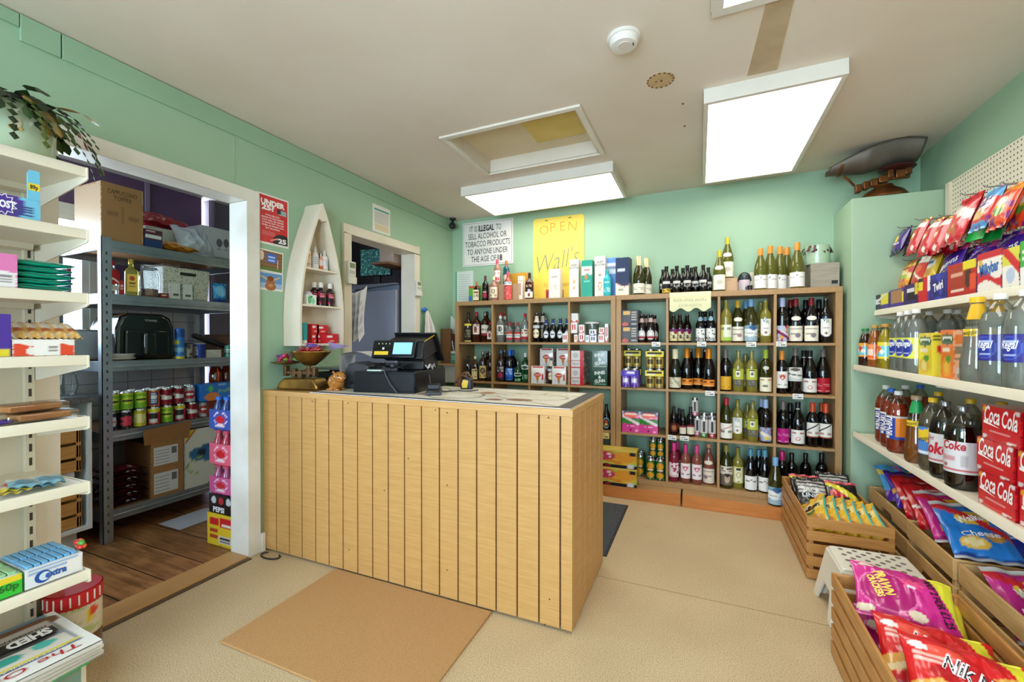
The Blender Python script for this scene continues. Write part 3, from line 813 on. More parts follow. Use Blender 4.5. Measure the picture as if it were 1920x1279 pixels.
def uniq(label):
    n = _used.get(label,0); _used[label] = n + 1
    return label if n == 0 else label + ', ' + 'second third fourth fifth sixth seventh eighth ninth tenth'.split()[n - 1]
def where(unit,row,cell): return '%s row %s cell %s shelf' % (ROW[row],ORD[cell],unit)
def kclamp(x,hw,y,z):
    """keeps a thing inside its pigeon hole"""
    if not (KY - .01 < y and KB < z < KB + 1.45): return x
    for x0 in (KX1,KX2):
        for i in range(4):
            a = kx(x0,i)
            if a - .02 < x < a + CELL + .02: return min(max(x,a + hw + .003),a + CELL - hw - .003)
    return x
_spots = []
def settle(x,Y,r,z,lim=(-9,9),ymax=3.745,grid=.006):
    """keeps a round thing off the boards and off its neighbours by sliding it back or aside"""
    x = min(max(x,lim[0] + r + .002),lim[1] - r - .002); x0,Y0 = x,Y
    for k in range(60):
        hit = [q for q in _spots if abs(q[3] - z) < .1 and math.hypot(q[0] - x,q[1] - Y) < q[2] + r + .0008]
        if not hit: break
        q = hit[0]; dx,dy = x - q[0],Y - q[1]
        if k < 25: Y = min(Y + grid,ymax); x += .0015 * (1 if dx > 0 else -1)
        else: x += .004 * (1 if dx > 0 else -1); Y = Y0 + .02 * (k % 9)
        x = min(max(x,lim[0] + r + .002),lim[1] - r - .002)
    _spots.append((x,Y,r,z)); return x,Y
def stand(key,make,u,vtop,Y,z,desc,wh,group,rz=None,H=None,r=.04,lim=(-9,9),ymax=3.745):
    """puts a bottle of a kind at photo column u, depth Y, on height z; its size follows the top seen at vtop"""
    p = at(u,vtop,Y=Y); s = 1
    if H and vtop: s = max(.75,min(1.25,(p.z - z) / H))
    x,Y = settle(p.x,Y,r * s,z,lim,ymax)
    rz = (-math.atan2(p.x,Y) * .55 + random.uniform(-.12,.12)) if rz is None else rz
    return use(key,make,(x,Y,z),rz,uniq((desc + ', ' + wh).strip(', ')),group,sc=s)
# ================================================================ BOTTLES AND CANS ON THE CUBE SHELVES
def cap_(n,c='#888888',rough=.35,metal=0): return M('cap_' + n,c,rough,metal)
c_black,c_red,c_silver,c_white = cap_('black','#141315'),cap_('red','#b3142a'),cap_('silver','#8d8b8c',.3,.8),cap_('white','#e9e6e0')
c_yellow,c_blue,c_lblue,c_orange,c_green = cap_('yellow','#c9a12c'),cap_('blue','#2a6fd0'),cap_('pale_blue','#6f9ec9'),cap_('orange','#e08a2e'),cap_('lime','#9fb52f')
c_pink,c_gold,c_grey,c_cream,c_dorange,c_lil = cap_('pink','#d93a86'),cap_('gold','#c9a24e',.3,.6),cap_('grey','#6d655f'),cap_('cream','#e2d9ae'),cap_('dark_orange','#c8481f'),cap_('lilac','#a9b3d6')
c_mag = cap_('magenta','#c2186b'); c_teal = cap_('teal_blue','#4f8ea6'); c_navy = cap_('slate_blue','#46587f'); c_foil = cap_('orange_foil','#d98a2b',.25,.4)
small = lambda y0,y1,n=3,c='#5c554d',s=1: ('t',.12,y0,.88,y1,n,s,c)
cream = '#efe7d3'
KIND = {}
def K(key,desc,H,*a,**k): KIND[key] = (desc,H,lambda: bottle(desc,a[0],H,*a[1:],**k),SH[a[0]][0] * H * k.get('rk',1) * (.92 if k.get('sq') else 1))
# spirits
K('whisky_dark','dark whisky with yellow neck band',.30,'spir',g_whisky,c_black,.12,[(.08,.48,1.0,['#1d130d',small(.2,.8,5,'#8a7a55')]),(.55,.62,1.1,['#d9c23a']),(.02,.06,1,['#c9b05a'])])
K('whisky_bird','red capped whisky bottle with cream bird label',.30,'spir',g_amber,c_red,.13,[(.26,.60,1.0,['#ead8c8',('e',.5,.5,.18,.30,'#8a3a2c'),('r',.3,.2,.7,.26,'#a05040'),small(.74,.96,2,'#7a4538')])])
K('whisky_cream','whisky bottle with cream and red label',.30,'spir',g_amber,c_silver,.12,[(.22,.56,1.1,['#efe2cc',('r',0,0,1,.22,'#9a2233')])],texts=[('t','BELLS',0,.125,.018,'#3b2418',{'bold': .02})])
K('whisky_back','plain amber whisky bottle behind',.30,'spir',g_amber,c_silver,.10,[(.25,.5,.9,['#d9c9a8',small(.2,.8,3)])])
K('whisky_half','small whisky bottle with cream bird label',.225,'flask',g_amber,c_red,.10,[(.15,.55,1.0,['#ead8c8',('e',.5,.5,.2,.3,'#8a3a2c'),small(.78,.96,1,'#7a4538')])],rk=.85)
K('rum_white','clear spirit bottle with white emblem label',.30,'spir',g_clear,c_red,.08,[(.25,.58,1.0,['#e9e4d8',('o',.5,.62,.28,.28,.6,'#2b2a28'),('e',.5,.62,.12,.14,'#2b2a28'),small(.06,.28,2,'#2b2a28')]),(.80,.90,1.3,['#e9e4d8'],'neck_label')])
K('vodka_red','small red capped clear vodka bottle',.235,'flask',g_clear,c_red,.16,[(.12,.52,1.1,['#e4dfd5',('r',0,.72,1,1,'#c0392b'),('r',0,0,1,.28,'#b52b33')])],rk=.9,texts=[('t','VODKA',0,.078,.016,'#2d3b66',{'bold': .02})])
K('vodka_tall','tall clear spirit bottle with red cap',.30,'spir',g_clear,c_red,.14,[(.10,.46,1.1,['#ead8c2',('r',0,0,1,.3,'#a5263a'),small(.5,.9,2,'#6d4a3a')])])
K('black_square','square dark whiskey bottle with black label',.28,'spir',g_whisky,c_black,.12,[(.08,.45,1.1,['#17120f',('o',.5,.5,.32,.3,.85,'#b9b0a0'),small(.3,.7,3,'#c9c0b0')]),(.76,.84,1.2,['#17120f'],'neck_label')],sq=5)
K('honey_square','square honey whiskey bottle, pale yellow label',.28,'spir',g_amber,c_cream,.12,[(.06,.48,1.15,['#e3cf96',('o',.5,.55,.3,.25,.85,'#7a5a25'),small(.12,.3,2,'#7a5a25'),small(.72,.9,2,'#5a3d18')])],sq=5)
K('malt_yellow','tall whisky bottle with yellow label',.31,'spir',g_whisky,c_silver,.10,[(.10,.52,1.05,['#d9be7d',('e',.5,.6,.3,.26,'#16120f'),('e',.5,.6,.2,.17,'#8a7a5a'),small(.08,.3,2,'#5a3d18')])])
K('dark_back','dark spirit bottle behind',.31,'spir',g_whisky,c_silver,.06,[(.1,.4,.8,['#2c211c',small(.2,.8,3,'#8d8276')])])
K('rum_dark','dark rum bottle with navy label',.32,'spir',g_whisky,c_navy,.12,[(.08,.5,1.0,['#25203c',('e',.5,.3,.3,.2,'#a5263a'),small(.55,.9,3,'#c9b7a0')])])
K('gin_blue','dark bottle with bright blue cap',.32,'spir',g_black,c_blue,.20,[(.06,.44,1.1,['#2f6fd1',('r',.1,.1,.9,.3,'#1d4aa0'),small(.45,.9,4,'#b9d2f4')])])
K('gin_short','short green gin bottle, white band',.235,'flask',g_gin,c_silver,.14,[(.30,.46,1.2,['#e9ebe4',('e',.5,.5,.4,.35,'#21352b')]),(.05,.2,1,['#1d6b35',small(.2,.8,2,'#b7d3b9')])],rk=.95)
K('gin_tall','green gin bottle with white cap',.30,'spir',g_gin,c_white,.14,[(.45,.60,1.15,['#e4e7e0',('e',.5,.45,.3,.35,'#2b4a38')]),(.08,.3,1.0,['#0f5a2a',small(.2,.8,3,'#a9c9ae')])])
# beer
K('beer_cream','dark beer with round cream label',.285,'beer',g_black,c_silver,.02,[(.14,.46,.95,['#0d0b0c',('e',.5,.5,.46,.48,'#d9c49a'),('e',.5,.5,.36,.38,'#efe2c2'),small(.4,.62,2,'#4b3a1e')]),(.68,.9,2.6,['#d9d2c0'],'neck_foil'),(.48,.58,1,['#c9c9c9'],'shoulder_label')])
K('beer_blue','black beer with blue neck foil',.245,'beer',g_black,c_silver,.02,[(.16,.50,.95,['#0b0b0e',('e',.5,.5,.46,.48,'#e9e6df'),('o',.5,.5,.46,.48,.82,'#9aa2ad'),('r',.25,.42,.75,.56,'#31447d')]),(.74,.93,2.8,['#31447d',('r',0,.2,1,.3,'#cfd3dc')],'neck_foil')],rk=1.05)
K('beer_red','brown beer with white red label',.255,'beer',g_brown,c_silver,.02,[(.06,.44,1.05,['#15100e',('e',.5,.55,.48,.45,'#d9d4cf'),('r',.1,.25,.9,.40,'#a2373a'),('e',.5,.65,.2,.15,'#f4f1ec')]),(.72,.86,2.4,['#c9aaa2'],'neck_label')],rk=1.08)
K('beer_blue_ring','dark ale with blue ringed label',.27,'beer',g_black,c_black,.02,[(.06,.50,1.05,['#0c0b0d',('e',.5,.5,.48,.48,'#7fb0c9'),('e',.5,.5,.38,.38,'#1c1a20'),('e',.5,.62,.2,.16,'#c2452f'),('e',.5,.36,.2,.12,'#d9b45a')])],rk=1.1)
K('cider_purple','cider with purple and cream label',.27,'beer',g_brown,c_silver,.03,[(.06,.48,1.15,['#e7dcb0',('w',.26,.05,9,0,'#d9cc98'),('r',0,.78,1,1,'#6d2a63'),('e',.75,.72,.2,.14,'#8f2148'),('e',.55,.35,.12,.16,'#2a2622'),('d',.5,1,.62,.68,'#8a7a45')])],rk=1.08)
K('ale_white','black ale with white woodcut label',.275,'beer',g_black,c_black,.04,[(.06,.46,1.15,['#e9e8e4',('s',26,.045,5,'#24242a'),('r',.15,.08,.85,.22,'#24242a'),('r',.2,.12,.8,.18,'#e9e8e4')]),(.70,.84,1.0,['#0c0c0e',('e',.5,.5,.48,.48,'#b4d3de'),('o',.5,.5,.3,.3,.6,'#5a7f92')],'neck_label')],rk=1.08)
K('stout_black','black stout bottle with white printed label',.26,'beer',g_black,c_black,.06,[(.20,.52,1.1,['#17161a',('r',.08,.5,.92,.78,'#d9d6d0'),('o',.5,.35,.3,.3,.75,'#b9b4ac'),small(.1,.3,2,'#b9b4ac')])],rk=1.1)
K('stout_yellow','black stout bottle with yellow foot label',.26,'beer',g_black,c_black,.06,[(.20,.52,1.1,['#17161a',('r',.08,.5,.92,.78,'#d9d6d0')]),(.04,.18,1.2,['#d9bd45',small(.2,.8,2,'#3a2c12')],'foot_label')],rk=1.1)
# wine
def art_plain(c=cream,ink_='#8a8178'): return [c,small(.70,.84,1,ink_,4),small(.38,.5,1,'#a79c8f',2)]
def VR(): return [('t','V',-.008,.158,.030,'#3d6ea8',{'shear': .1}),('t','R',.009,.146,.026,'#6f8e5c',{'shear': .1}),('p',rect(-.016,.099,.016,.103),'#8a5a3c')]
shield = ['#efece6',('d',1,1.6,-.1,.12,'#b9ad4a'),('d',-1,1.6,-1.1,-.88,'#b9ad4a')]
K('w_lime','white wine with white lime label',.30,'bord',g_pale,c_grey,.01,[(.05,.42,1.2,['#e9ead6',('r',0,0,1,.22,'#a5cf5a'),('r',0,0,.36,1,'#d6d86a'),small(.6,.8,1,'#8f8f7a')])])
K('w_yellow_cap','dark wine with yellow cap, cream label',.30,'burg',g_olive,c_yellow,.22,[(.04,.38,1.15,art_plain() + [('e',.6,.38,.16,.12,'#a88c8c')]),(.50,.60,.75,['#3c3a10',('e',.5,.5,.5,.5,'#efe9da')],'seal')])
K('w_blue_cap','green wine with blue cap, seascape label',.30,'burg',g_olive,c_lblue,.21,[(.04,.40,1.2,['#e6e9e4',('r',0,.78,1,1,'#7fa9b9'),('e',.62,.85,.26,.16,'#3b628f'),('w',.30,.05,8,1,'#9fb6c4'),('d',.1,1,.52,.56,'#8a9aa4')])])
K('w_vr','pale wine with VR shield label',.30,'bord',g_pale,c_grey,.01,[(.16,.56,.95,['#efece6',('d',1.2,2.4,-.1,.42,'#c3b65a'),('d',-1.2,2.4,-1.3,-.78,'#c3b65a'),('e',.5,.2,.14,.06,'#8a5a3c')])],texts=VR())
K('w_lilac_cap','dark wine with lilac cap, graffiti label',.30,'bord',g_black,c_lil,.20,[(.04,.38,1.2,['#b9c3d8',('s',14,.09,2,'#b82450'),('s',10,.08,8,'#d9a23a'),('d',.6,1,.62,.80,'#7a1f5e'),('d',.6,1,.86,.92,'#e9e4d0')])])
K('w_red_cap','red wine with dark red cap',.30,'burg',g_black,cap_('dark_red','#7d1622'),.20,[(.04,.38,1.15,art_plain() + [('e',.6,.38,.18,.14,'#8a7d82')]),(.50,.60,.75,['#08070a',('e',.5,.5,.5,.5,'#efe9da')],'seal')])
K('w_vr_red','red wine with VR shield label',.30,'bord',g_black,c_grey,.01,[(.14,.54,.9,['#efece6',('d',1.2,2.4,-.1,.42,'#17141a'),('d',-1.2,2.4,-1.3,-.78,'#17141a'),('e',.5,.2,.14,.06,'#8a5a3c')])],texts=VR())
K('w_yellow_label','dark wine with plain yellow label',.30,'bord',g_black,c_grey,.20,[(.04,.36,1.25,['#e0a92f',small(.1,.2,1,'#c78f20')])])
K('w_limelabel','pale wine with lime grey label',.30,'bord',g_pale,c_grey,.01,[(.30,.56,1.25,['#bcbf45',('r',.3,.82,.7,.94,'#2c2b22'),('r',.34,.3,.66,.8,'#e9e7da'),('e',.5,.55,.1,.16,'#6d6a5f')]),(.14,.30,.72,['#5d5955',small(.2,.8,3,'#8d8a84')],'lower_label')])
K('w_lime_cap','dark wine with lime green cap',.30,'bord',g_olive,c_green,.20,[(.03,.36,1.25,['#efe8cf',small(.72,.88,1,'#b59a5a'),('e',.45,.4,.2,.08,'#7a7466')]),(.54,.62,.5,['#3c3a10',('e',.5,.5,.5,.5,'#d9d6cf')],'seal')])
K('w_heart_orange','red wine with orange cap, heart label',.30,'bord',g_black,c_orange,.22,[(.13,.52,1.15,['#efece6',('h',.5,.62,.26,.22,'#c2453a'),small(.12,.24,1,'#8a8178')])])
K('w_scenic','red wine with misty landscape label',.30,'burg',g_black,c_grey,.20,[(.28,.58,1.15,['#e4e2da',('e',.5,.85,.3,.12,'#5b5348'),('d',.15,1,.50,.58,'#4a4a4c'),('w',.22,.05,7,0,'#c7c9c4')])])
K('w_white_cap','red wine with white topped cap',.30,'burg',g_black,c_black,.20,[(.05,.36,1.15,['#ece9e3',small(.66,.84,1,'#b5604f'),('o',.5,.36,.14,.14,.7,'#c9655a')]),(.82,.90,1.1,['#17161a',('e',.5,.5,.4,.5,'#d9d6d0')],'neck_label'),(.965,1.0,3.1,['#e9e6e0'],'cap_band')])
K('w_red_label','red wine with plain red label',.30,'burg',g_black,c_grey,.20,[(.05,.37,1.25,['#b3162b',small(.40,.6,2,'#d98a8f'),small(.06,.14,1,'#e5b8b8')])])
K('w_redcap_white','dark wine with bright red cap',.30,'burg',g_olive,c_red,.21,[(.04,.40,1.2,['#efebe0',('d',-.4,1,.46,.50,'#c2453a'),small(.3,.5,1,'#8a8178')])])
K('w_lblue_label','dark wine with blue graffiti label',.30,'bord',g_black,cap_('ice_blue','#9db4d8'),.20,[(.04,.36,1.25,['#8fa6cf',('d',.5,1,.55,.85,'#e9dcc9'),('s',12,.07,4,'#b24a3a'),('e',.6,.22,.2,.1,'#e0c84a')])])
K('w_magenta','red wine with magenta label',.30,'bord',g_black,c_grey,.20,[(.04,.37,1.25,['#b8177a',small(.44,.62,2,'#df8fc0'),small(.06,.14,1,'#e5b8d4')])])
K('w_dorange','red wine with burnt orange cap',.30,'bord',g_black,c_dorange,.22,[(.22,.55,1.2,['#e9e4dc',('d',-.6,1,.36,.46,'#2b262a'),small(.14,.36,1,'#b58a7d'),('r',0,0,1,.08,'#a8502f')])])
K('w_portrait','wine with dark portrait label',.30,'burg',g_olive,cap_('olive_gold','#8a7a2c'),.22,[(.08,.52,1.2,['#d9cfbd',('r',0,0,1,.55,'#6b5f52'),('e',.52,.34,.17,.24,'#c2ad92'),('e',.52,.54,.2,.1,'#2e2822'),('e',.46,.36,.025,.02,'#2e2822'),('e',.58,.36,.025,.02,'#2e2822'),small(.66,.9,2,'#5c5348')])])
K('w_shield_pale','pale wine with cream shield label',.30,'bord',g_pale,c_grey,.01,[(.14,.54,1.1,['#d8d285',('r',.2,.1,.8,.92,'#e9e4c4'),('r',.3,.80,.7,.90,'#2c2b22'),('o',.5,.5,.2,.18,.6,'#a9a35a'),('e',.5,.1,.12,.05,'#8a5a3c')])])
K('w_teal_cap','dark wine with teal cap',.30,'burg',g_black,c_teal,.21,[(.04,.37,1.2,['#eceae4',('e',.5,.74,.08,.06,'#8a8a8a'),small(.56,.66,1,'#7d7a74')])])
K('w_pink_cap_red','red wine bottle with hot pink cap',.30,'bord',g_black,c_mag,.22,[(.08,.40,1.2,['#e4dfe2',small(.3,.7,2,'#8a8178')])])
K('w_plain_red','plain dark wine at the back',.30,'bord',g_black,c_black,.20,[(.10,.42,1.1,['#d5cfc6',small(.3,.7,2)])])
K('w_plain_white','pale wine at the back',.30,'bord',g_pale,c_grey,.03,[(.12,.45,1.1,['#cfc98a',small(.3,.7,2)])])
K('w_rose_k','pink wine with red splashed label',.30,'bord',g_pink,c_pink,.21,[(.13,.50,1.2,['#ecdfe2',('s',16,.07,6,'#b32450'),('r',.2,.04,.8,.14,'#c9a9b2')])])
K('w_rose_heart','rose wine with white heart label',.30,'bord',g_rose,c_pink,.21,[(.13,.52,1.2,['#f0e6e8',('h',.5,.64,.28,.22,'#c94a72'),small(.2,.32,1,'#a58a92')])])
K('w_rose_cream','rose wine with cream label',.30,'burg',g_rose,cap_('rose_cap','#c98a6a'),.10,[(.04,.40,1.2,art_plain('#e6d8c4') + [('e',.3,.4,.14,.12,'#8a7d82')]),(.50,.60,.8,['#8a5a3c',('e',.5,.5,.5,.5,'#e9dfca')],'seal')])
K('champ_cream','sparkling wine with cream foil',.31,'champ',g_dark,c_cream,.36,[(.04,.30,1.2,['#d9d2b8',small(.3,.6,2,'#7a7458'),('d',1,.6,.9,1.0,'#8a845f')])],capk='foil',capr=1.35)
K('champ_orange','sparkling wine with orange foil',.315,'champ',g_black,c_foil,.38,[(.10,.26,1.1,['#e2862b',('r',.06,.1,.94,.16,'#f0c27a'),small(.35,.75,1,'#7a3d10')])],capk='foil',capr=1.35)
K('champ_white','sparkling wine with pale gold foil',.31,'champ',g_olive,cap_('pale_gold_foil','#dccf9c',.3,.3),.40,[(.04,.29,1.25,['#ece5cf',small(.3,.6,2,'#6d6752')])],capk='foil',capr=1.35)
K('mini_dark','small dark wine, red label',.215,'bord',g_black,c_black,.25,[(.12,.42,1.2,['#5a1a1c',('e',.5,.5,.3,.3,'#a5653a')])],rk=1.0)
K('mini_cream','small dark wine, cream label',.205,'bord',g_black,c_black,.25,[(.08,.40,1.2,['#e6dcc6',('r',0,.8,1,1,'#8a2230')])],rk=1.0)
# top of the shelves
K('top_square','squat dark copper capped liqueur bottle',.24,'flask',g_whisky,cap_('copper','#b5713a',.35,.4),.20,[(.06,.58,1.15,['#e3d3b0',('r',.1,.7,.9,.84,'#7a2f22'),small(.2,.6,3,'#5a3d2a')])],sq=5,rk=.9)
K('top_black','tall black liqueur bottle with red label',.30,'spir',g_black,cap_('maroon','#5a1f28'),.16,[(.10,.42,1.0,['#17131a',('e',.5,.4,.35,.35,'#a5263a'),('r',.2,.75,.8,.86,'#b0a58f')])],rk=.95)
K('top_pinkbrown','pale pink gin bottle with cream label',.235,'flask',g_pgin,c_cream,.14,[(.12,.56,1.2,['#ead9bd',('o',.5,.6,.2,.2,.6,'#6d5a45'),small(.1,.35,2,'#8a7459')])],rk=.9)
K('top_pink','pink gin bottle standing on the brown carton',.29,'spir',g_pgin,cap_('rose_pink','#d9466b'),.17,[(.14,.56,1.2,['#f0dcd3',small(.62,.8,1,'#d9a08f'),('r',.1,.08,.9,.36,'#df6f78')])])
K('top_teal','teal gin bottle standing on the brown carton',.28,'spir',g_teal,cap_('copper'),.18,[(.1,.50,1.1,['#12565c',('e',.5,.5,.36,.3,'#d9b5a0'),('r',.2,.12,.8,.24,'#b9d3cf')]),(.78,.82,3.1,['#d9466b'],'neck_band')])
K('top_coral','coral pink gin bottle with red patterned body',.29,'spir',g_coral,cap_('rose_pink'),.14,[(.52,.64,1.3,['#e6e4e0',small(.3,.8,2,'#5a7fa0')]),(.03,.48,1.5,['#d8524f',('s',40,.035,12,'#e98f84')],'printed_body')])
K('top_brandy','amber brandy bottle with white label',.25,'flask',g_amber,cap_('smoked','#3a2a22',.2),.22,[(.06,.28,1.1,['#ece2d2',('e',.5,.5,.16,.3,'#7a2f22')]),(.42,.56,1,['#3a1509',small(.2,.8,2,'#d9b98a')],'shoulder_label')],sq=5,rk=.95)
K('top_turq','opaque turquoise spirit bottle',.265,'spir',g_turq,cap_('turquoise','#2aa5ab'),.14,[(.06,.5,1.1,['#35b9bf',small(.2,.6,4,'#d9f0f0')])],texts=[('t','BRUICH',0,.137,.015,'#e9f6f6',{'bold': .03,'width': .05})],rk=1.1)
K('top_white','green white wine bottle with lime cap',.30,'burg',g_green,cap_('lime_gold','#b9ad2f'),.20,[(.04,.40,1.2,['#efe9d8',('e',.55,.5,.2,.16,'#c9c0ae')]),(.52,.62,.8,['#77772a',('e',.5,.5,.5,.5,'#efe9da')],'seal')])
K('top_orange','green wine bottle with orange cap',.30,'burg',g_green,c_orange,.21,[(.04,.35,1.35,['#ece9e4',('e',.5,.8,.06,.06,'#8a8a8a'),small(.6,.7,1,'#a59c92')])])
KF,KBK = 3.535,3.645
def fill(unit,row,cell,items,group=None):
    """bottles in one pigeon hole: (kind, u, vtop[, depth])"""
    x0 = KX1 if unit == 'left' else KX2; z = kz(row) + .0005
    for it in items:
        k,u,v = it[:3]; Y = it[3] if len(it) > 3 else KF; desc,H,mk,r = KIND[k]
        stand(k,mk,u,v,Y,z,desc,where(unit,row,cell),group or 'bottles on the cube shelves',H=H,r=r,lim=(kx(x0,cell),kx(x0,cell) + CELL))
B = KBK
fill('left',0,0,[('whisky_dark',877.5,586),('whisky_bird',889,585),('whisky_cream',901,584),('whisky_back',911,584,B),('whisky_half',918.5,604)])
fill('left',0,1,[('rum_white',938,587),('rum_white',946,588,B),('vodka_red',955,604),('vodka_red',970.5,608),('vodka_red',962.5,605,B),('vodka_tall',984,588)])
fill('left',0,2,[('beer_cream',1006,587),('beer_cream',1017,587,B),('beer_blue',1023.5,598),('beer_blue',1036.5,597),('beer_blue',1048,597),('beer_blue',1059,597),('beer_cream',1011,587,B + .05)])
fill('left',1,0,[('black_square',877,667),('honey_square',890.5,668),('malt_yellow',905,659),('dark_back',913,658,B),('dark_back',921,662)])
fill('left',1,1,[('rum_dark',939,656),('dark_back',945.5,656,B),('gin_blue',953.5,656),('gin_blue',961,656,B),('gin_short',970.5,678),('gin_tall',984,662)])
fill('left',1,2,[('beer_cream',1032.5,671,KF + .01)])
fill('left',2,3,[('beer_blue_ring',1136.5,769,KF)])
fill('right',0,0,[('beer_red',1203,590),('beer_red',1219.5,589),('beer_red',1210.5,590,B),('beer_red',1227,591,B)])
fill('right',0,1,[('cider_purple',1259,590),('cider_purple',1270.3,588.5),('cider_purple',1281,589),('ale_white',1313,585),('ale_white',1321.5,585,B),('ale_white',1332.5,584)])
fill('right',1,1,[('champ_cream',1262.5,655),('champ_orange',1284.5,653),('champ_orange',1303,653),('champ_orange',1328.5,654),('dark_back',1296,655,B),('dark_back',1318,655,B)])
fill('right',2,1,[('mini_dark',1263,762),('mini_dark',1273,766,B),('mini_cream',1280,768),('mini_cream',1294.5,763)])
fill('right',3,1,[('w_rose_k',1263,830),('w_rose_heart',1285,833),('w_rose_heart',1306,835),('w_rose_cream',1328.5,832,KF + .04),('w_rose_k',1270,829,B + .04)])
fill('right',0,2,[('w_lime',1358,563),('w_yellow_cap',1381,563.5),('w_blue_cap',1407.5,561.5),('w_vr',1435,563),('w_blue_cap',1398.5,566,B),('w_plain_white',1426,566,B)])
fill('right',0,3,[('w_lilac_cap',1465,559),('w_red_cap',1491,560),('w_red_cap',1520.7,559),('w_vr_red',1548,560),('w_red_cap',1482,563,B),('w_plain_red',1510,563,B),('w_plain_red',1535,562,B)])
fill('right',1,2,[('w_yellow_label',1360,656),('w_limelabel',1384,658),('w_limelabel',1409,658),('w_lime_cap',1435,656),('w_plain_white',1397,664,B)])
fill('right',1,3,[('w_heart_orange',1465,658),('w_scenic',1490.5,653),('w_white_cap',1517.5,657),('w_red_label',1546,656),('w_white_cap',1507,657,B)])
fill('right',2,2,[('w_redcap_white',1359.5,746),('w_vr',1381.5,750),('w_limelabel',1411,752),('w_lblue_label',1436.5,749),('w_lblue_label',1428,748,B),('w_limelabel',1401,757,B)])
fill('right',2,3,[('w_magenta',1468,752),('w_white_cap',1495.5,753),('w_dorange',1523,755),('w_dorange',1550,757),('w_dorange',1540,756,B),('w_plain_red',1481,756,B)])
fill('right',3,2,[('w_portrait',1359,834),('w_shield_pale',1382,840),('w_teal_cap',1407,842),('w_teal_cap',1434,843.5),('w_teal_cap',1422,843,B)])
fill('right',3,3,[('w_pink_cap_red',1466,846),('w_plain_red',1483,852),('w_plain_red',1510,850,B),('w_plain_red',1540,850,B)])
stand('w_blue_cap',KIND['w_blue_cap'][2],1453.5,858,3.40,.0895,'blue capped wine with white seascape label','alone on the plinth beside the crate','bottles on the cube shelves',H=.30)
# goods in boxes and cans
UK,RK = KX1,KX2
def gold(i): return can_pack('',['#bfa553',('r',0,.62,1,.74,'#8a7434'),('r',.38,.2,.62,.5,'#4b3d1c'),('r',0,.05,1,.12,'#8a7434')],band=['#e3d24a',('r',.1,.2,.5,.8,'#f2ecc9'),('t',.12,.25,.9,.75,1,3,'#3a3018')])
def place(key,make,u,Y,z,label,group,rz=0,sc=1,hw=.067): return use(key,make,(kclamp(ux(u,Y),hw,Y,z),Y,z),rz,label,group,sc=sc)
z = kz(1) + .0005; zz = z + .1515
place('gold',lambda: gold(0),1228,3.56,z,'lower pack of gold lager cans with price band, second row, right shelf','gold can packs')
place('gold',None,1228.5,3.56,zz,'upper pack of gold lager cans with price band, second row, right shelf','gold can packs',sc=.98)
place('gold',None,1187,3.665,zz,'upper gold lager can pack standing behind the purple cans','gold can packs',sc=.98)
place('gold',None,1187,3.665,z,'lower gold lager can pack behind the purple cans','gold can packs')
def purple(): return can_pack('',['#7d5ec4',('r',0,0,1,.16,'#5a3aa6'),('r',0,.72,1,1,'#5136b0'),('r',.40,.3,.6,.55,'#efe9f6'),('d',1,.5,.7,.74,'#d5c6ee')],ny=3,band=['#5136b0',('r',.2,.2,.8,.85,'#7d6ad0'),('t',.2,.3,.8,.8,1,9,'#efe9f6')])
place('purple',purple,1178,3.56,z,'pack of purple soda cans, second row of right cube shelf','can packs on the cube shelves',sc=.98)
z = kz(0) + .0005
bk = ['#1c1816',('e',.32,.55,.24,.42,'#3a322b'),('r',.08,.72,.5,.94,'#d9a64a'),('e',.22,.12,.2,.12,'#c2452f'),('r',.58,.1,.92,.18,'#b9ada0'),('t',.58,.3,.92,.92,4,3,'#b9ada0')]
for k in range(2):
    carton('carton','%s black ale multipack with red and gold print, top row, right shelf' % ('upper' if k else 'lower'),'drinks',(ux(1177,3.60),3.60,z + .128 * k),.125,.22,.126,bk,['#1a1614',('t',.1,.1,.9,.9,4,6,'#8d8276')],group='black ale multipacks')
z = kz(2) + .0005
pkart = ['#d93a96',('r',0,.42,1,.66,'#3a8a3c'),('d',.4,1,.72,.86,'#f0e6ec'),('w',.40,.03,12,0,'#e0489c'),('r',0,.84,1,1,'#3a2c4a'),('e',.5,.82,.42,.13,'#e8564a'),('t',.16,.76,.84,.9,1,4,'#f6d9c9'),('t',.3,.26,.7,.34,1,5,'#f6d9e9'),('e',.5,.12,.06,.05,'#7a1f5e'),('r',.74,.05,.92,.14,'#f3c3dd')]
for k,(u,l) in enumerate([(1183,'left'),(1218,'right')]):
    o = carton('can_multipack','%s pink and green cider multipack, third row of right shelf' % l,'drinks',(ux(u,3.57),3.57,z),.136,.16,.166,pkart,['#c22f86',('r',0,.42,1,.7,'#2f7d38')],['#3a2c4a'],taper=.12,bulge=.004,mat=p_wrap,group='pink cider multipacks')
mw = lambda lo: (lambda: can(['#e4e0df',('r',.44,.3,.56,.9,'#2b2628'),('r',.47,.3,.485,.9,'#e4e0df'),('r',.515,.3,.53,.9,'#e4e0df'),('r',0,0,1,.22,lo),('t',.42,.06,.58,.18,1,2,'#f4efe9')],.027,.15))
def canthing(key,mk,u,Y,z,label,group,sc=1):
    o = use(key,mk,(*settle(ux(u,Y),Y,.027 * sc,z,(kx(KX2,1),kx(KX2,1) + CELL)),z),0,label,group,sc=sc); o['category'] = 'drink can'; return o
canthing('mwp',mw('#c96a8d'),1305,3.53,z,'slim white and pink can under another, third row of right shelf','slim wine cans')
canthing('mwp',None,1303,3.555,z + .1505,'slim white and pink can stacked on top, third row of right shelf','slim wine cans',.9)
canthing('mwg',mw('#3a8a3c'),1320,3.53,z,'slim white and green drink can, third row of right cube shelf','slim wine cans')
canthing('mwg',None,1320.5,3.60,z,'slim white and green drink can behind another of its kind, third row','slim wine cans',1.12)
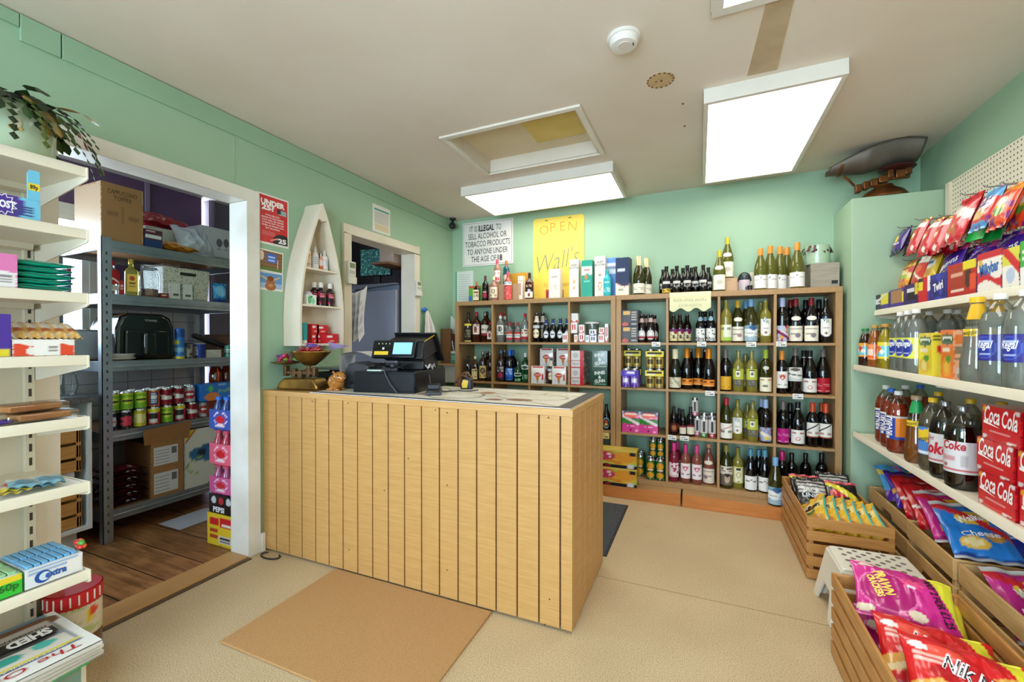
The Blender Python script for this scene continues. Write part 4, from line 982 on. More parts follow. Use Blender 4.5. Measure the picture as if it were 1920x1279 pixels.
canthing('mwr',mw('#b9303f'),1335,3.53,z,'slim white and red drink can, third row of right cube shelf','slim wine cans')
canthing('mwr',None,1334,3.60,z,'slim white and red drink can behind another of its kind, third row','slim wine cans',1.12)
z = kz(3) + .0005
def mag(): return can_pack('',['#0f6a3c',('e',.5,.72,.14,.2,'#dfa22c'),('e',.5,.22,.14,.16,'#dfa22c'),('r',.34,.42,.66,.54,'#15130f'),('t',.38,.44,.62,.52,1,4,'#efe9d9'),('e',0,.5,.1,.4,'#dfa22c'),('e',1,.5,.1,.4,'#dfa22c')],r=.035,h=.165)
place('mag',mag,1230,3.55,z,'lower pack of green and orange cider cans, bottom row of right cube shelf','green cider can packs')
place('mag',None,1237,3.58,z + .166,'upper pack of green and orange cider cans, bottom row of right cube shelf','green cider can packs',sc=.8)
place('mag',None,1193,3.62,z,'green and orange cider can pack behind the tropical fruit multipacks','green cider can packs')
trop = ['#e0b23a',('s',26,.07,3,'#d9832e'),('s',20,.06,5,'#9bbf4a'),('d',1,1.4,.55,.85,'#a9c85a'),('e',.78,.62,.2,.3,'#e39a35'),('e',.36,.62,.24,.24,'#c23a5e'),('t',.2,.48,.52,.78,2,6,'#f3d7d2'),('r',.16,0,1,.16,'#1f1a1c'),('r',.84,.02,.96,.26,'#d9d3cf'),('r',0,.92,1,1,'#d8c25a'),('e',.45,.1,.06,.11,'#8a1f2a'),('r',.88,.72,.98,.9,'#232024')]
for k in range(2):
    carton('can_multipack','%s yellow tropical fruit cider multipack on the plinth by the counter end' % ('upper' if k else 'lower'),'drinks',(ux(1197,3.41) - .205,3.415,.0895 + .139 * k),.40,.115,.138,trop,['#c9a034',('r',0,0,1,.2,'#1f1a1c'),('s',12,.1,3,'#8fae45')],['#dcc257'],mat=p_wrap,group='tropical fruit cider multipacks')
# white lager packs with an orange mark, red and white boxes, green boxes
z = kz(1) + .0005
tl = ['#e6e1db',('r',.1,.9,.9,.965,'#c22b33'),('e',.5,.50,.28,.13,'#b5382b'),('r',.3,.44,.7,.57,'#d9604a'),('e',.5,.34,.1,.18,'#dd7a2c'),('r',.28,.42,.72,.58,'#cf4f3c'),('r',.32,.48,.68,.53,'#f0dcc9'),('r',.46,.06,.54,.2,'#9a948e'),('r',.84,.2,.94,.55,'#c22b33')]
for u,Y,k,l in [(1009,3.525,0,'front left'),(1050,3.525,0,'front right'),(1027,3.64,1,'raised at the back left'),(1059,3.62,1,'raised at the back right')]:
    if k: carton('can_multipack','white lager multipack under the one %s, left shelf' % l + '','drinks',(ux(u,Y + .01),Y + .01,z),.115,.09,.148,tl,group='white lager multipacks',mat=p_wrap)
    carton('can_multipack','white lager multipack with orange and red mark, %s, left shelf' % l,'drinks',(ux(u,Y),Y,z + .149 * k),.118,.08 if k == 0 else .09,.150,tl,['#ddd8d2',('r',.3,.2,.7,.8,'#c22b33')],['#ddd8d2'],taper=.15,bulge=.006,mat=p_wrap,group='white lager multipacks')
rw = ['#d9d4d0',('r',.72,0,1,1,'#c4202c'),('r',0,0,.06,1,'#c4202c'),('e',.38,.72,.2,.16,'#b9b3b0'),('r',.06,.42,.72,.46,'#b5202c'),('d',1,.7,.36,.40,'#a8a2a0'),('r',.06,0,1,.05,'#c4202c'),('t',.14,.12,.62,.30,2,3,'#9a9492')]
gn = ['#173c25',('s',20,.04,5,'#2a5a3a'),('r',.08,.1,.92,.14,'#9db5a2')]
for k in range(2):
    carton('can_multipack','%s white lager box with red side, left cube shelf' % ('upper' if k else 'lower'),'drinks',(ux(1083,3.585),3.585,z + .143 * k),.112,.19,.142,rw,['#7d1a24',('s',20,.06,5,'#c9c2c0'),('r',0,0,1,.06,'#c4202c')],['#c4202c'],mat=p_wrap,group='white and red lager boxes')
    o = carton('can_multipack','%s dark green lager box with white lettering, left cube shelf' % ('upper' if k else 'lower'),'drinks',(ux(1127.5,3.56),3.56,z + .143 * k),.122,.14,.142,gn,['#123120'],['#123120'],mat=p_wrap,group='green lager boxes',
               texts=[('t','INNIS',0,.108,.026,'#e4ece6',{'bold': .03,'rot': .12,'width': .085}),('t','&',0,.074,.024,'#e4ece6',{'bold': .03}),('t','GUNN',0,.042,.026,'#e4ece6',{'bold': .03,'rot': .12,'width': .085})])
# vape packs in the top right pigeon hole of the left unit
z = kz(0) + .0005
def pack(c1,c2): return ['#ece8e4',('r',0,0,1,.28,c1),('r',.2,.34,.42,.8,c2),('r',.55,.34,.78,.8,c2),('t',.15,.05,.85,.22,1,2,'#f6f3ef')]
for u,dz,c1,c2,w,h,Y,l in [(1070.5,0,'#e4dfda','#c4202c',.05,.075,3.52,'front left'),(1080.5,0,'#e09a5a','#d9702c',.032,.065,3.52,'with orange foot'),(1091.5,0,'#c4202c','#c4202c',.05,.075,3.52,'front middle'),(1102,0,'#dcd8d4','#7f8fae',.035,.06,3.52,'with grey print'),
                                (1113,0,'#e4e2e0','#23408a',.055,.055,3.52,'with navy print'),(1128,0,'#e4dfda','#c4202c',.05,.065,3.52,'front right'),(1138,0,'#d9606a','#c4202c',.03,.15,3.53,'tallest at the right'),
                                (1075,.0755,'#e4dfda','#c4202c',.055,.09,3.53,'on the left stack'),(1091,.0755,'#c8505a','#c4202c',.045,.07,3.53,'stacked in the middle'),(1076,.166,'#c4202c','#e4dfda',.06,.075,3.54,'on top of the left stack'),
                                (1112,.056,'#23408a','#23408a',.06,.05,3.54,'stacked navy one'),(1128.5,.066,'#c4202c','#c4202c',.045,.055,3.54,'stacked at the right')]:
    carton('carton','small vape carton %s, top row of left cube shelf' % l,'carton',(ux(u,Y),Y,z + dz),w * .92,.05,h,pack(c1,c2),group='small vape cartons',res=14)
tb = T('plastic_tub','clear plastic tub with a white lid, top row of left cube shelf','tub',(ux(1110,3.63),3.63,z),sc=1)
MB().lathe([(0,0),(.045,0),(.058,.13),(.06,.155)],24).build('tub',FILM('clear_plastic','#f4f4f4',.25),tb); MB().lathe([(0,.170),(.062,.170),(.064,.156),(.06,.155)],24).build('lid',c_white,tb)
carton('can_multipack','red and white can multipack low behind the counter end, left cube shelf','drinks',(ux(1135,3.55),3.55,kz(3) + .0005),.1,.12,.16,['#d9cfc9',('e',.3,.75,.35,.3,'#b3202c'),('e',.75,.3,.35,.28,'#b3202c'),('e',.7,.75,.2,.2,'#e9e4df')],mat=p_wrap)
# price tickets and notes on the shelf fronts
def ticket(u,v,w,h,col,label,ang=0):
    p = at(u,v,Y=KY - .002); mb = MB(); mb.box(-w / 2,-.0012,-h / 2,w / 2,0,h / 2)
    o = tag(mb.build('price_ticket',ink(col,.6)),label,'ticket','price tickets on the cube shelves'); o.location = p; o.rotation_euler = (0,ang,0)
    lettering(o,[('p',rect(-w * .38,h * .12,w * .1,h * .24),'#8a8684'),('p',rect(-w * .05,-h * .28,w * .38,-h * .1),'#4a4648'),('p',rect(-w * .38,-h * .28,-w * .15,-h * .18),'#8a8684')],flat(0,-.0012))
for u,v,d in [(1229.5,645.5,'beer bottles'),(1315,645,'woodcut label ales'),(1408,645.5,'seascape label wine'),(1464.5,645,'graffiti label wine'),(1330.5,737.5,'orange sparkling wine'),(1495.5,743.5,'misty landscape wine'),(1259.5,820.5,'small dark bottles'),(1283,822,'slim cans')]:
    ticket(u,v,.062,.036,'#e9e6e0','white price ticket on the shelf edge below the ' + d)
ticket(1133.5,817,.07,.045,'#dccb74','yellow price ticket on the shelf edge beside the counter end')
# ================================================================ ON TOP OF THE CUBE SHELVES
ZT = KB + 1.47 + .0005
def top(k,u,v,Y=3.55,z=ZT,wh='on top of the cube shelves',g='bottles on top of the cube shelves'):
    desc,H,mk,r = KIND[k]; return stand(k,mk,u,v,Y,z,desc,wh,g,H=H,r=r)
LFT = 'on top of the left shelf'; RGT = 'on top of the right shelf'
top('top_square',893.5,528,3.54,wh=LFT); top('top_black',909.5,517.5,3.54,wh=LFT); top('top_pinkbrown',925.5,519,3.53,wh=LFT); top('top_coral',952,510,3.53,wh=LFT)
bx = carton('cardboard_box','plain brown carton standing on the left cube shelf behind the gin bottles','box',(ux(949,3.63),3.63,ZT),.30,.13,.15,['#b58f6a',('r',.48,0,.52,1,'#a88260'),('e',.72,.12,.03,.03,'#2b2420')],['#a9845f'])
top('top_pink',932,487,3.625,ZT + .151,wh=''); top('top_teal',949,489,3.625,ZT + .151,wh='')
o = MB(); o.prism(rect(-.095,0,.095,.26) and [(-.095,0),(.095,0),(.095,.25),(.088,.262),(.05,.27),(-.095,.262)],'y',-.02,.02)
ob = o.build('display_box',M('ochre_card','#c9952f',.5,scale=6)); ob.location = (ux(974,3.73),3.73,ZT); tag(ob,'ochre yellow card display box behind the gin bottles','box')
carton('carton','slim white spirit carton beside the amber brandy bottle','carton',(ux(977.5,3.60),3.60,ZT),.045,.06,.215,['#efe7dc',('r',.3,.2,.6,.7,'#c9786a'),('r',.1,.8,.9,.84,'#c9a08a')])
top('top_brandy',992.5,512,3.55,wh=LFT)
MB_ = MB(); MB_.box(-.004,0,0,.0,.0,0) if False else None
carton('carton','red spirit carton behind the tall white carton on the left cube shelf','carton',(ux(1039.5,3.62),3.62,ZT),.145,.05,.085,['#c4202c',('e',.12,.5,.06,.3,'#8a1a20')],['#a51a25'])
carton('carton','white spirit carton standing in front of the red one','carton',(ux(1041.5,3.54),3.54,ZT),.098,.08,.245,['#ece2d8',('r',.06,.94,.94,.96,'#d9b9a8'),('t',.2,.68,.8,.76,1,3,'#b59a8d'),('t',.25,.3,.75,.45,2,5,'#d5c2b6')])
gl = [('t','GLEN',0,.27,.016,'#6d625a',{'bold': .02}),('t','SCOTIA',0,.246,.016,'#6d625a',{'bold': .02})]
carton('carton','tall white malt whisky carton left of the teal carton','carton',(ux(1078,3.56),3.56,ZT),.078,.08,.318,['#f0e8dc',('e',.5,.42,.12,.05,'#e0b45a'),('e',.5,.25,.1,.04,'#e6a93f'),('e',.5,.58,.07,.03,'#d9cfc0')],texts=gl)
carton('carton','teal whisky carton with a white panel','carton',(ux(1102,3.55),3.55,ZT),.090,.085,.30,['#1d9e86',('r',.0,.60,1,.84,'#e9ede8'),('w',.56,.06,3,0,'#1d9e86'),('e',.45,.54,.16,.06,'#d9763a'),('t',.2,.38,.8,.46,1,4,'#7fd0bf'),('t',.2,.68,.8,.76,1,4,'#b5604f')],['#15806d'])
carton('carton','tall white malt whisky carton right of the teal carton','carton',(ux(1126,3.58),3.58,ZT),.085,.08,.33,['#f0e6da',('e',.5,.54,.12,.035,'#8a6a3c'),('o',.5,.28,.2,.09,.7,'#d98a5a'),('e',.5,.15,.12,.03,'#d9cfc0')],texts=[('t','GLEN',0,.285,.016,'#6d625a',{'bold': .02}),('t','SCOTIA',0,.261,.016,'#6d625a',{'bold': .02})])
carton('carton','blue and white spirit carton behind the turquoise bottle','carton',(ux(1147,3.66),3.66,ZT),.125,.08,.325,['#5f8fd0',('r',0,.60,1,.88,'#e4e8ee'),('t',.15,.66,.9,.78,1,3,'#7f94b0'),('w',.55,.05,4,1,'#5f8fd0')],['#3f6db5'])
top('top_turq',1138.5,506,3.54,wh=LFT)
carton('carton','navy and cream whisky carton between the two cube shelves','carton',(ux(1169,3.56),3.56,ZT),.105,.1,.30,['#1f2c52',('w',.30,.05,4,2,'#b5604f'),('w',.28,.05,4,2,'#e6dccb'),('t',.15,.60,.7,.72,2,3,'#cfd3de'),('t',.2,.1,.6,.16,1,3,'#8a7f70')],['#17213f',('w',.30,.02,4,0,'#cfc3b0')],rz=-.1)
top('champ_white',1197.5,481,3.54,wh=RGT); top('champ_white',1210,484,3.60,wh=RGT)
for i,(k,u,v,Y) in enumerate([('stout_yellow',1249,500,3.54),('stout_black',1268.5,499,3.54),('stout_black',1288,498,3.54),('stout_black',1302.5,500,3.56),('stout_black',1318,497,3.54),('stout_black',1243,506,3.66),('stout_black',1260.5,505,3.66),('stout_black',1280,503,3.66),('stout_black',1295.5,502,3.68),('stout_black',1327.5,502,3.65)]):
    top(k,u,v,Y,wh=RGT)
bz = ux(1371.5,3.68)
carton('wooden_block','small tan wooden box under the raised wine bottle','box',(ux(1369,3.65),3.65,ZT),.10,.12,.105,['#c39a70',('t',.1,.8,.6,.9,1,2,'#a9845f')],['#b58c63'])
top('top_white',1363.5,446,3.65,ZT + .106,wh='raised on the wooden box'); top('top_white',1348.5,470,3.53,wh='in front of the wooden box')
t = T('ornament','small pale teal figure under a black rimmed dome on the right cube shelf','ornament',(ux(1394.5,3.57),3.57,ZT))
MB().lathe([(0,0),(.038,0),(.040,.01),(.040,.075),(.036,.08),(0,.08)],24).build('base',M('pale_teal_tin','#9fc0b8',.35,scale=30,col2='#d3a0b5'),t)
MB().lathe([(.036,.08),(.036,.095),(.03,.112),(.016,.122),(0,.124)],24,cap=False).build('dome',M('smoky_dome','#4a545c',.1,trans=.4),t)
MB().tube([(.041 * math.cos(a),-.02,.07 + .062 * math.sin(a)) for a in np.linspace(0,PI,14)],.005).build('rim',M('black_plastic'),t)
t = T('mug','tiny black mug beside the teal ornament','mug',(ux(1405.5,3.52),3.52,ZT))
MB().lathe([(0,0),(.015,0),(.017,.035),(.015,.035),(.014,.004),(0,.004)],18).build('cup',M('black_plastic'),t)
MB().tube([(-.016 - .010 * math.sin(a),0,.018 + .011 * math.cos(a)) for a in np.linspace(0,PI,10)],.003).build('handle',M('black_plastic'),t)
carton('carton','pale cream carton standing behind the orange capped wine','carton',(ux(1411,3.68),3.68,ZT),.05,.06,.145,['#ded2bd',('r',.1,.9,.9,.93,'#c9bba3')])
for u,v,Y in [(1425.5,466.5,3.55),(1443.5,461.5,3.60),(1458,457,3.545),(1470.5,459,3.62),(1494.5,455.5,3.55)]: top('top_orange',u,v,Y,wh=RGT)
# grey wooden box and the pot on it
t = T('wooden_box','grey washed wooden box with a black label holder at the right shelf end','box',(ux(1540,3.64),3.64,ZT),0)
m_gw = M('grey_washed_wood','#a59c8c',.7,scale=5,stretch=(2,2,26),col2='#8d8474')
bw,bd,bh = .165,.16,.165
mb = MB(); mb.box(-bw / 2,-bd / 2,0,bw / 2,-bd / 2 + .01,bh); mb.box(-bw / 2,bd / 2 - .01,0,bw / 2,bd / 2,bh); mb.box(-bw / 2,-bd / 2 + .01,0,-bw / 2 + .01,bd / 2 - .01,bh); mb.box(bw / 2 - .01,-bd / 2 + .01,0,bw / 2,bd / 2 - .01,bh); mb.box(-bw / 2,-bd / 2,bh,bw / 2,bd / 2,bh + .006)
mb.build('body',m_gw,t,bev=.001)
MB().box(.038,-bd / 2 - .003,.028,.072,-bd / 2,.05).build('label_holder',M('black_plastic'),t)
def leafspray(parent,n,r,drop,mats,seed,name='stem',L=.09,wid=.012,base=(0,0,0),up=.05):
    """segmented trailing stems: flat jointed leaves along each arching stem"""
    rg = random.Random(seed)
    for i in range(n):
        a = rg.uniform(0,2 * PI); mb = MB(); mb.closed = False; p = Vector(base) + Vector((math.cos(a),math.sin(a),0)) * r * rg.uniform(.1,.7)
        d = Vector((math.cos(a) * .7,math.sin(a) * .7,rg.uniform(.5,1.1))).normalized(); m = rg.choice(mats); k = rg.randint(3,5)
        for s_ in range(k):
            d2 = (d + Vector((math.cos(a) * .25,math.sin(a) * .25,-drop * (s_ + 1) / k))).normalized(); l = L / k * rg.uniform(.8,1.3); q = p + d2 * l
            w = d2.cross(Vector((0,0,1))); w = (w.normalized() if w.length > .01 else Vector((1,0,0))) * wid * rg.uniform(.7,1.2); nn = w.cross(d2).normalized() * wid * .22
            md = (p + q) / 2
            mb.add([p,md + w - d2 * l * .12,md + w + d2 * l * .2,q,md - w + d2 * l * .2,md - w - d2 * l * .12,md + nn,md - nn],[(0,1,6),(1,2,6),(2,3,6),(3,4,6),(4,5,6),(5,0,6),(1,0,7),(2,1,7),(3,2,7),(4,3,7),(5,4,7),(0,5,7)])
            p,d = q,d2
        mb.build(name,m,parent,smooth=0)
t = T('potted_plant','sage green tin pot of dry dark red leaves on the grey wooden box','plant',(ux(1531,3.64),3.64,ZT + bh + .0065))
m_pot = M('sage_enamel_pot','#b5cdb0',.22,col2='#abc4a6',scale=3,coat=.3)
MB().lathe([(0,0),(.070,0),(.073,.01),(.073,.125),(.075,.13),(.071,.13),(.069,.02),(0,.02)],32).build('pot',m_pot,t)
MB().lathe([(0,.112),(.07,.112)],20,cap=False).build('soil',M('dark_soil','#33261d',.9),t)
leafspray(t,34,.065,1.9,[M('dry_red_leaf','#5a2a2e',.6),M('dry_purple_leaf','#42242c',.6),M('dry_tan_leaf','#7a4a3c',.6)],5,L=.085,wid=.008,base=(0,0,.125))
# handwritten note hung over the shelf edge
pa,pb = at(1255,549,Y=KY - .004),at(1332.5,580,Y=KY - .004)
w,h = pb.x - pa.x,pa.z - pb.z
mb = MB(); mb.closed = False
mb.grid(40,14,lambda u,v: (w * u,-.012 * math.sin(PI * v) * .4 - .006 * (1 - v),-h * (1 - v) * (1 + .10 * math.sin(u * 17) * (1 - v))),art=['#e4dfb2',('r',0,.70,1,.72,'#d2cc9c')])
ob = mb.build('paper_note',PRINT('paper',.7)); ob.location = pa; tag(ob,'pale yellow handwritten paper note taped over the edge of the right cube shelf','note')
lettering(ob,[('t','BEER SPAR BEERS',w / 2,-h * .45,.020,'#b9b28a',{'width': w * .80}),('t','£3.50 EACH',w / 2,-h * .74,.018,'#c2bb94',{'width': w * .55})],lambda x,y,e: (x,-.0095 - e,y))

# ================================================================ SIGNS ON THE BACK WALL
def wallsheet(name,label,cat,corners,Y,t_,col,texts,rot=0,mat=None,rr=0):
    a,b_ = at(*corners[0],Y=Y),at(*corners[1],Y=Y); cx,cz = (a.x + b_.x) / 2,(a.z + b_.z) / 2; w,h = b_.x - a.x,a.z - b_.z
    pts = rect(-w / 2,-h / 2,w / 2,h / 2)
    if rr:
        pts = []
        for sx,sy,a0 in ((1,1,0),(-1,1,PI / 2),(-1,-1,PI),(1,-1,1.5 * PI)):
            pts += [(sx * (w / 2 - rr) + rr * math.cos(a0 + i * PI / 12),sy * (h / 2 - rr) + rr * math.sin(a0 + i * PI / 12)) for i in range(7)]
    o = MB().prism(pts,'y',-t_,0).build(name,mat or ink(col,.5)); o.location = (cx,Y,cz); o.rotation_euler = (0,rot,0); tag(o,label,cat)
    lettering(o,texts(w,h),flat(0,-t_)); return o
def t_illegal(w,h):
    k = '#2c2a2c'; f = .0022; b_ = .012
    it = [('p',rect(-w/2+b_,h/2-b_-f,w/2-b_,h/2-b_),k),('p',rect(-w/2+b_,-h/2+b_,w/2-b_,-h/2+b_+f),k),('p',rect(-w/2+b_,-h/2+b_,-w/2+b_+f,h/2-b_),k),('p',rect(w/2-b_-f,-h/2+b_,w/2-b_,h/2-b_),k)]
    s = h * .125; L = [.345,.175,0,-.175,-.345]
    it += [('t','IT IS',-w * .275,h * L[0],s,k,{'width': w * .15}),('t','ILLEGAL',-w * .02,h * L[0],s,k,{'width': w * .31,'bold': .035}),('t','TO',w * .225,h * L[0],s,k,{'width': w * .10}),
           ('t','SELL ALCOHOL OR',0,h * L[1],s,k,{'width': w * .76}),('t','TOBACCO PRODUCTS',0,h * L[2],s,k,{'width': w * .89}),('t','TO ANYONE UNDER',0,h * L[3],s,k,{'width': w * .80}),
           ('t','THE AGE OF',-w * .07,h * L[4],s,k,{'width': w * .50}),('t','18',w * .25,h * L[4],s,k,{'width': w * .09,'bold': .03})]
    return it
wallsheet('notice','white framed notice about selling alcohol and tobacco, on the back wall','sign',((867.5,420),(962,494)),YB - .001,.006,'#e9e4e0',t_illegal,mat=M('notice_white','#ebe6e0',.4))
def t_open(w,h):
    o = '#e0952f'
    it = [('t',c,x * w,y * h,h * .115,o,{'bold': -.012,'rot': r}) for c,x,y,r in (('O',-.28,.352,.1),('P',-.10,.375,.05),('E',.09,.378,0),('N',.28,.365,-.06))]
    g = '#8d8f6a'
    it += [('t',"Wall's",0,-.03 * h,h * .22,g,{'shear': .45,'bold': -.012,'rot': .18,'width': w * .84}),('t','Ice Cream',0,-h * .33,h * .06,'#c9a24a',{'width': w * .56})]
    return it + [('p',rect(-w * .26,h * .46,-w * .2,h * .47),'#6d5a2a'),('p',rect(w * .2,h * .465,w * .26,h * .475),'#6d5a2a')]
wallsheet('open_sign','faded yellow open and ice cream sign on the back wall','sign',((1000,412),(1095,557)),YB - .001,.008,'#e9d05a',t_open,mat=M('yellow_board','#ecd560',.5,scale=2,col2='#e6cb4e'),rr=.03)
ob = wallsheet('paper_sheet','white printed sheet with a green edge on the back wall beside the shelf','paper',((854.5,510),(887,566)),YB - .001,.003,'#d9dcd6',lambda w,h: [('p',rect(-w/2,-h/2,-w/2 + .012,h/2),'#3fa07a'),('p',rect(-w/2,-h/2,w/2,-h/2+.006),'#3fa07a')] + [('p',rect(-w * .34,y * h,w * .36,y * h + .004),'#aab0ac') for y in np.arange(-.4,.42,.07)])
carton('book','green and blue booklet leaning behind the squat liqueur bottle','book',(ux(890,3.72),3.72,ZT),.125,.02,.17,['#5fa83a',('r',0,.86,1,1,'#c9582f'),('r',.0,0,.3,.45,'#3b6dc0'),('r',.35,.3,.9,.8,'#8fc26a'),('t',.4,.4,.85,.7,3,2,'#e9efe0')])
# ================================================================ GOODS ON THE RIGHT SHELVES
def bag(name,label,cat,W,H,Tk,art,seed=1,back=None,parent=None,mat=None,group=None,seal='#c9c4bd',end=.07,res=(30,36),wr=1.0,hang=False):
    """plump printed bag with flat crimped ends; z from 0 to H (or hanging below the origin), front facing -y"""
    nu,nv = res; o = Vector((seed * 7.3,seed * 3.1,seed * 1.7))
    def th(u,v):
        a,b = abs(2 * u - 1),abs(2 * v - 1); e = 1 - 2 * end
        if b > e: return .0012
        return Tk / 2 * max(0,1 - a ** 2.4) ** .62 * max(0,1 - (b / e) ** 3) ** .62 + .0012
    def Pt(u,v,s):
        a,b = 2 * u - 1,2 * v - 1; t = th(u,v)
        x = W / 2 * a * (1 - .055 * (1 - b * b)); z = H * v
        n = noise.noise(Vector((x * 22,z * 22,s * 3)) + o); n2 = noise.noise(Vector((x * 60,z * 18,s)) + o)
        k = min(1,t / (Tk * .25 + 1e-6)); y = s * t * (1 + .22 * n * wr) + s * .0035 * wr * n2 * k
        y += .004 * wr * math.sin(a * 9 + seed) * max(0,abs(b) - .55) * 2.0
        return (x,y,z - (H if hang else 0))
    mb = MB()
    mb.grid(nu,nv,lambda u,v: Pt(u,v,-1),art=art)
    mb.grid(nu,nv,lambda u,v: Pt(1 - u,v,1),art=back or [art[0]])
    ob = mb.build(name,mat or p_foil,parent,smooth=60)
    if label: tag(ob,label,cat,group)
    ob['W'] = W; del ob['W']
    surf = lambda x,y,e: (lambda p: (p[0],p[1] - .0012 - e,p[2]))(Pt(min(1,max(0,x / W + .5)),min(1,max(0,y / H + .5)),-1))
    return ob,surf
def bagx(kind,art,W,H,Tk,texts=(),**k):
    """maker for a bag with its lettering"""
    def mk():
        ob,sf = bag(kind,'x','bag',W,H,Tk,art,**k)
        if texts: lettering(ob,texts,sf,cut=.012,rough=.35)
        return ob
    return mk
PEGX = 1.335
m_wire = M('zinc_wire','#8f8778',.35,.8)
ch = dict(
 a1=(['#3d1a78',('r',0,.9,1,1,'#1f1236'),('r',0,0,1,.12,'#1c1030'),('k',.5,.55,.18,.16,7,'#e0c23a'),('e',.4,.28,.2,.08,'#6a3a2a'),('t',.2,.32,.8,.4,1,3,'#cdb9ea')],0.15,0.165,.042,'dark purple sweet bag'),
 a2=(['#c3182b',('r',.05,.74,.95,.9,'#efe6e0'),('e',.4,.5,.26,.16,'#d9553a'),('e',.45,.52,.12,.08,'#f0d9c9'),('e',.7,.16,.14,.06,'#efe6e0'),('w',.08,.03,9,0,'#a5101f'),('r',.3,.93,1,1,'#e3b84a')],0.13,0.195,.042,'red chocolate bag'),
 a3=(['#c3182b',('e',.5,.56,.34,.2,'#d93a3a'),('d',.3,1,.72,.9,'#e9dcd0'),('e',.5,.3,.16,.1,'#b5602f'),('e',.3,.16,.12,.06,'#f1ece6'),('e',.62,.6,.2,.1,'#f2e9df'),('w',.06,.02,8,0,'#98101c')],0.17,0.225,.042,'big red biscuit bag'),
 a4=(['#c9322f',('r',0,.70,1,1,'#5b9fd0'),('r',0,0,1,.16,'#4f93c9'),('e',.5,.58,.4,.16,'#f0ece4'),('e',.46,.34,.3,.12,'#e3b57a'),('t',.2,.5,.8,.66,2,4,'#6c4fa0'),('s',10,.05,7,'#7a2a68')],0.13,0.18,.040,'blue and white sweet bag'),
 a5=(['#d9481f',('r',0,.82,1,1,'#e58a1f'),('e',.5,.5,.3,.2,'#e9c23a'),('s',14,.07,5,'#7a2368'),('e',.55,.36,.2,.1,'#5fa83a'),('e',.5,.6,.24,.1,'#f3e9d9')],0.12,0.175,.040,'orange sweet bag'),
 b1=(['#e0902f',('s',16,.08,3,'#c93a5a'),('s',14,.06,6,'#e9c84a'),('d',.2,1,.55,.72,'#f0d9a0'),('e',.6,.4,.2,.1,'#9bb83a'),('r',0,.9,1,1,'#c9752a'),('t',.15,.6,.85,.72,1,4,'#b5202c')],0.14,0.175,.034,'yellow and orange sweet bag'),
 b2=(['#d02a26',('r',0,.72,1,1,'#ece6dc'),('e',.5,.55,.3,.14,'#e65a3a'),('d',.4,1,.5,.58,'#f4e3d5'),('r',0,0,1,.1,'#a51a1a')],0.13,0.175,.034,'red and white sweet bag'),
 b3=(['#e3c02f',('e',.5,.6,.36,.16,'#f4efe2'),('t',.2,.54,.8,.68,1,2,'#3a6fb5'),('e',.5,.3,.24,.12,'#c9822a'),('r',0,.9,1,1,'#d9a82a')],0.13,0.165,.034,'yellow sweet bag'),
 b4=(['#4a2396',('d',.28,1,.52,.78,'#5a30a8'),('r',.05,.84,.95,.88,'#6a3fc0'),('e',.3,.22,.18,.09,'#7a4a2a'),('e',.5,.18,.16,.07,'#8f5a30'),('r',.72,.84,1,.98,'#d9589f'),('o',.3,.22,.2,.1,.85,'#d9b23a')],0.185,0.175,.036,'purple chocolate button bag'))
txt4 = [('t','Cadbury',-.03,.05,.018,'#efe9f6',{'shear': .3,'rot': .3,'width': .09}),('t','Buttons',0,-.005,.032,'#f4f0f8',{'bold': .03,'shear': .3,'rot': .35,'width': .155})]
hang = [('a1',1712,427,2,1.16),('a2',1748,412,3,1.15),('a2',1773,411,3,1.15),('a2',1797,405,2,1.16),('a3',1843,364,3,1.13),('a4',1890,349,3,1.13),('a5',1928,343,3,1.13),
        ('b1',1722,489,2,1.20),('b2',1750,479,2,1.20),('b3',1774,472,2,1.20),('b4',1817,460,2,1.20),('b4',1868,456,2,1.20),('b4',1925,432,2,1.20)]
cnt = {}
for n,(k,u,v,num,xt) in enumerate(hang):
    art,W,H,Tk,d = ch[k]; p = at(u,v,X=xt)
    t = tag(MB().tube([(PEGX,p.y,p.z + .012),(xt - .06,p.y,p.z + .004),(xt - .075,p.y,p.z + .014)],.0028,6).build('peg',m_wire),'wire display peg holding the %s, %s' % (d,['far end','near end'][n % 2] + ' of its row'),'hook','wire pegs on the pegboard')
    t['label'] = uniq('wire peg on the pegboard holding a %s' % d)
    for j in range(num):
        mk = bagx('sweet_bag',art,W,H,Tk,txt4 if k == 'b4' else (),seed=n + 3,hang=True,res=(22,28))
        tilt = -.36 if k[0] == 'a' else -.30
        o = use('bag' + k,mk,(xt - .03 + .060 * j,p.y + .012 * random.uniform(-1,1),p.z - .0),0,None,'sweet bags hung on the pegboard',rot=(tilt,0,-PI / 2))
        i = cnt.get(k,0); cnt[k] = i + 1
        o['label'] = '%s on the pegboard, %s from the back corner' % (d,'first second third fourth fifth sixth seventh eighth ninth tenth eleventh twelfth'.split()[i]); o['category'] = 'sweets'
p = at(1829,437,X=1.06)
for i,(dx,u) in enumerate([(0,1830),(.06,1862)]):
    q = at(u,438,X=1.06 + dx); o = tag(MB().box(-.045,-.001,-.03,.045,.001,.03).build('price_card',ink('#1fb04a',.4)),'bright green price card hung below the red biscuit bags, ' + ['front one','rear one'][i],'ticket','green price cards'); o.location = q; o.rotation_euler = (-.3,0,-PI / 2 + .2)
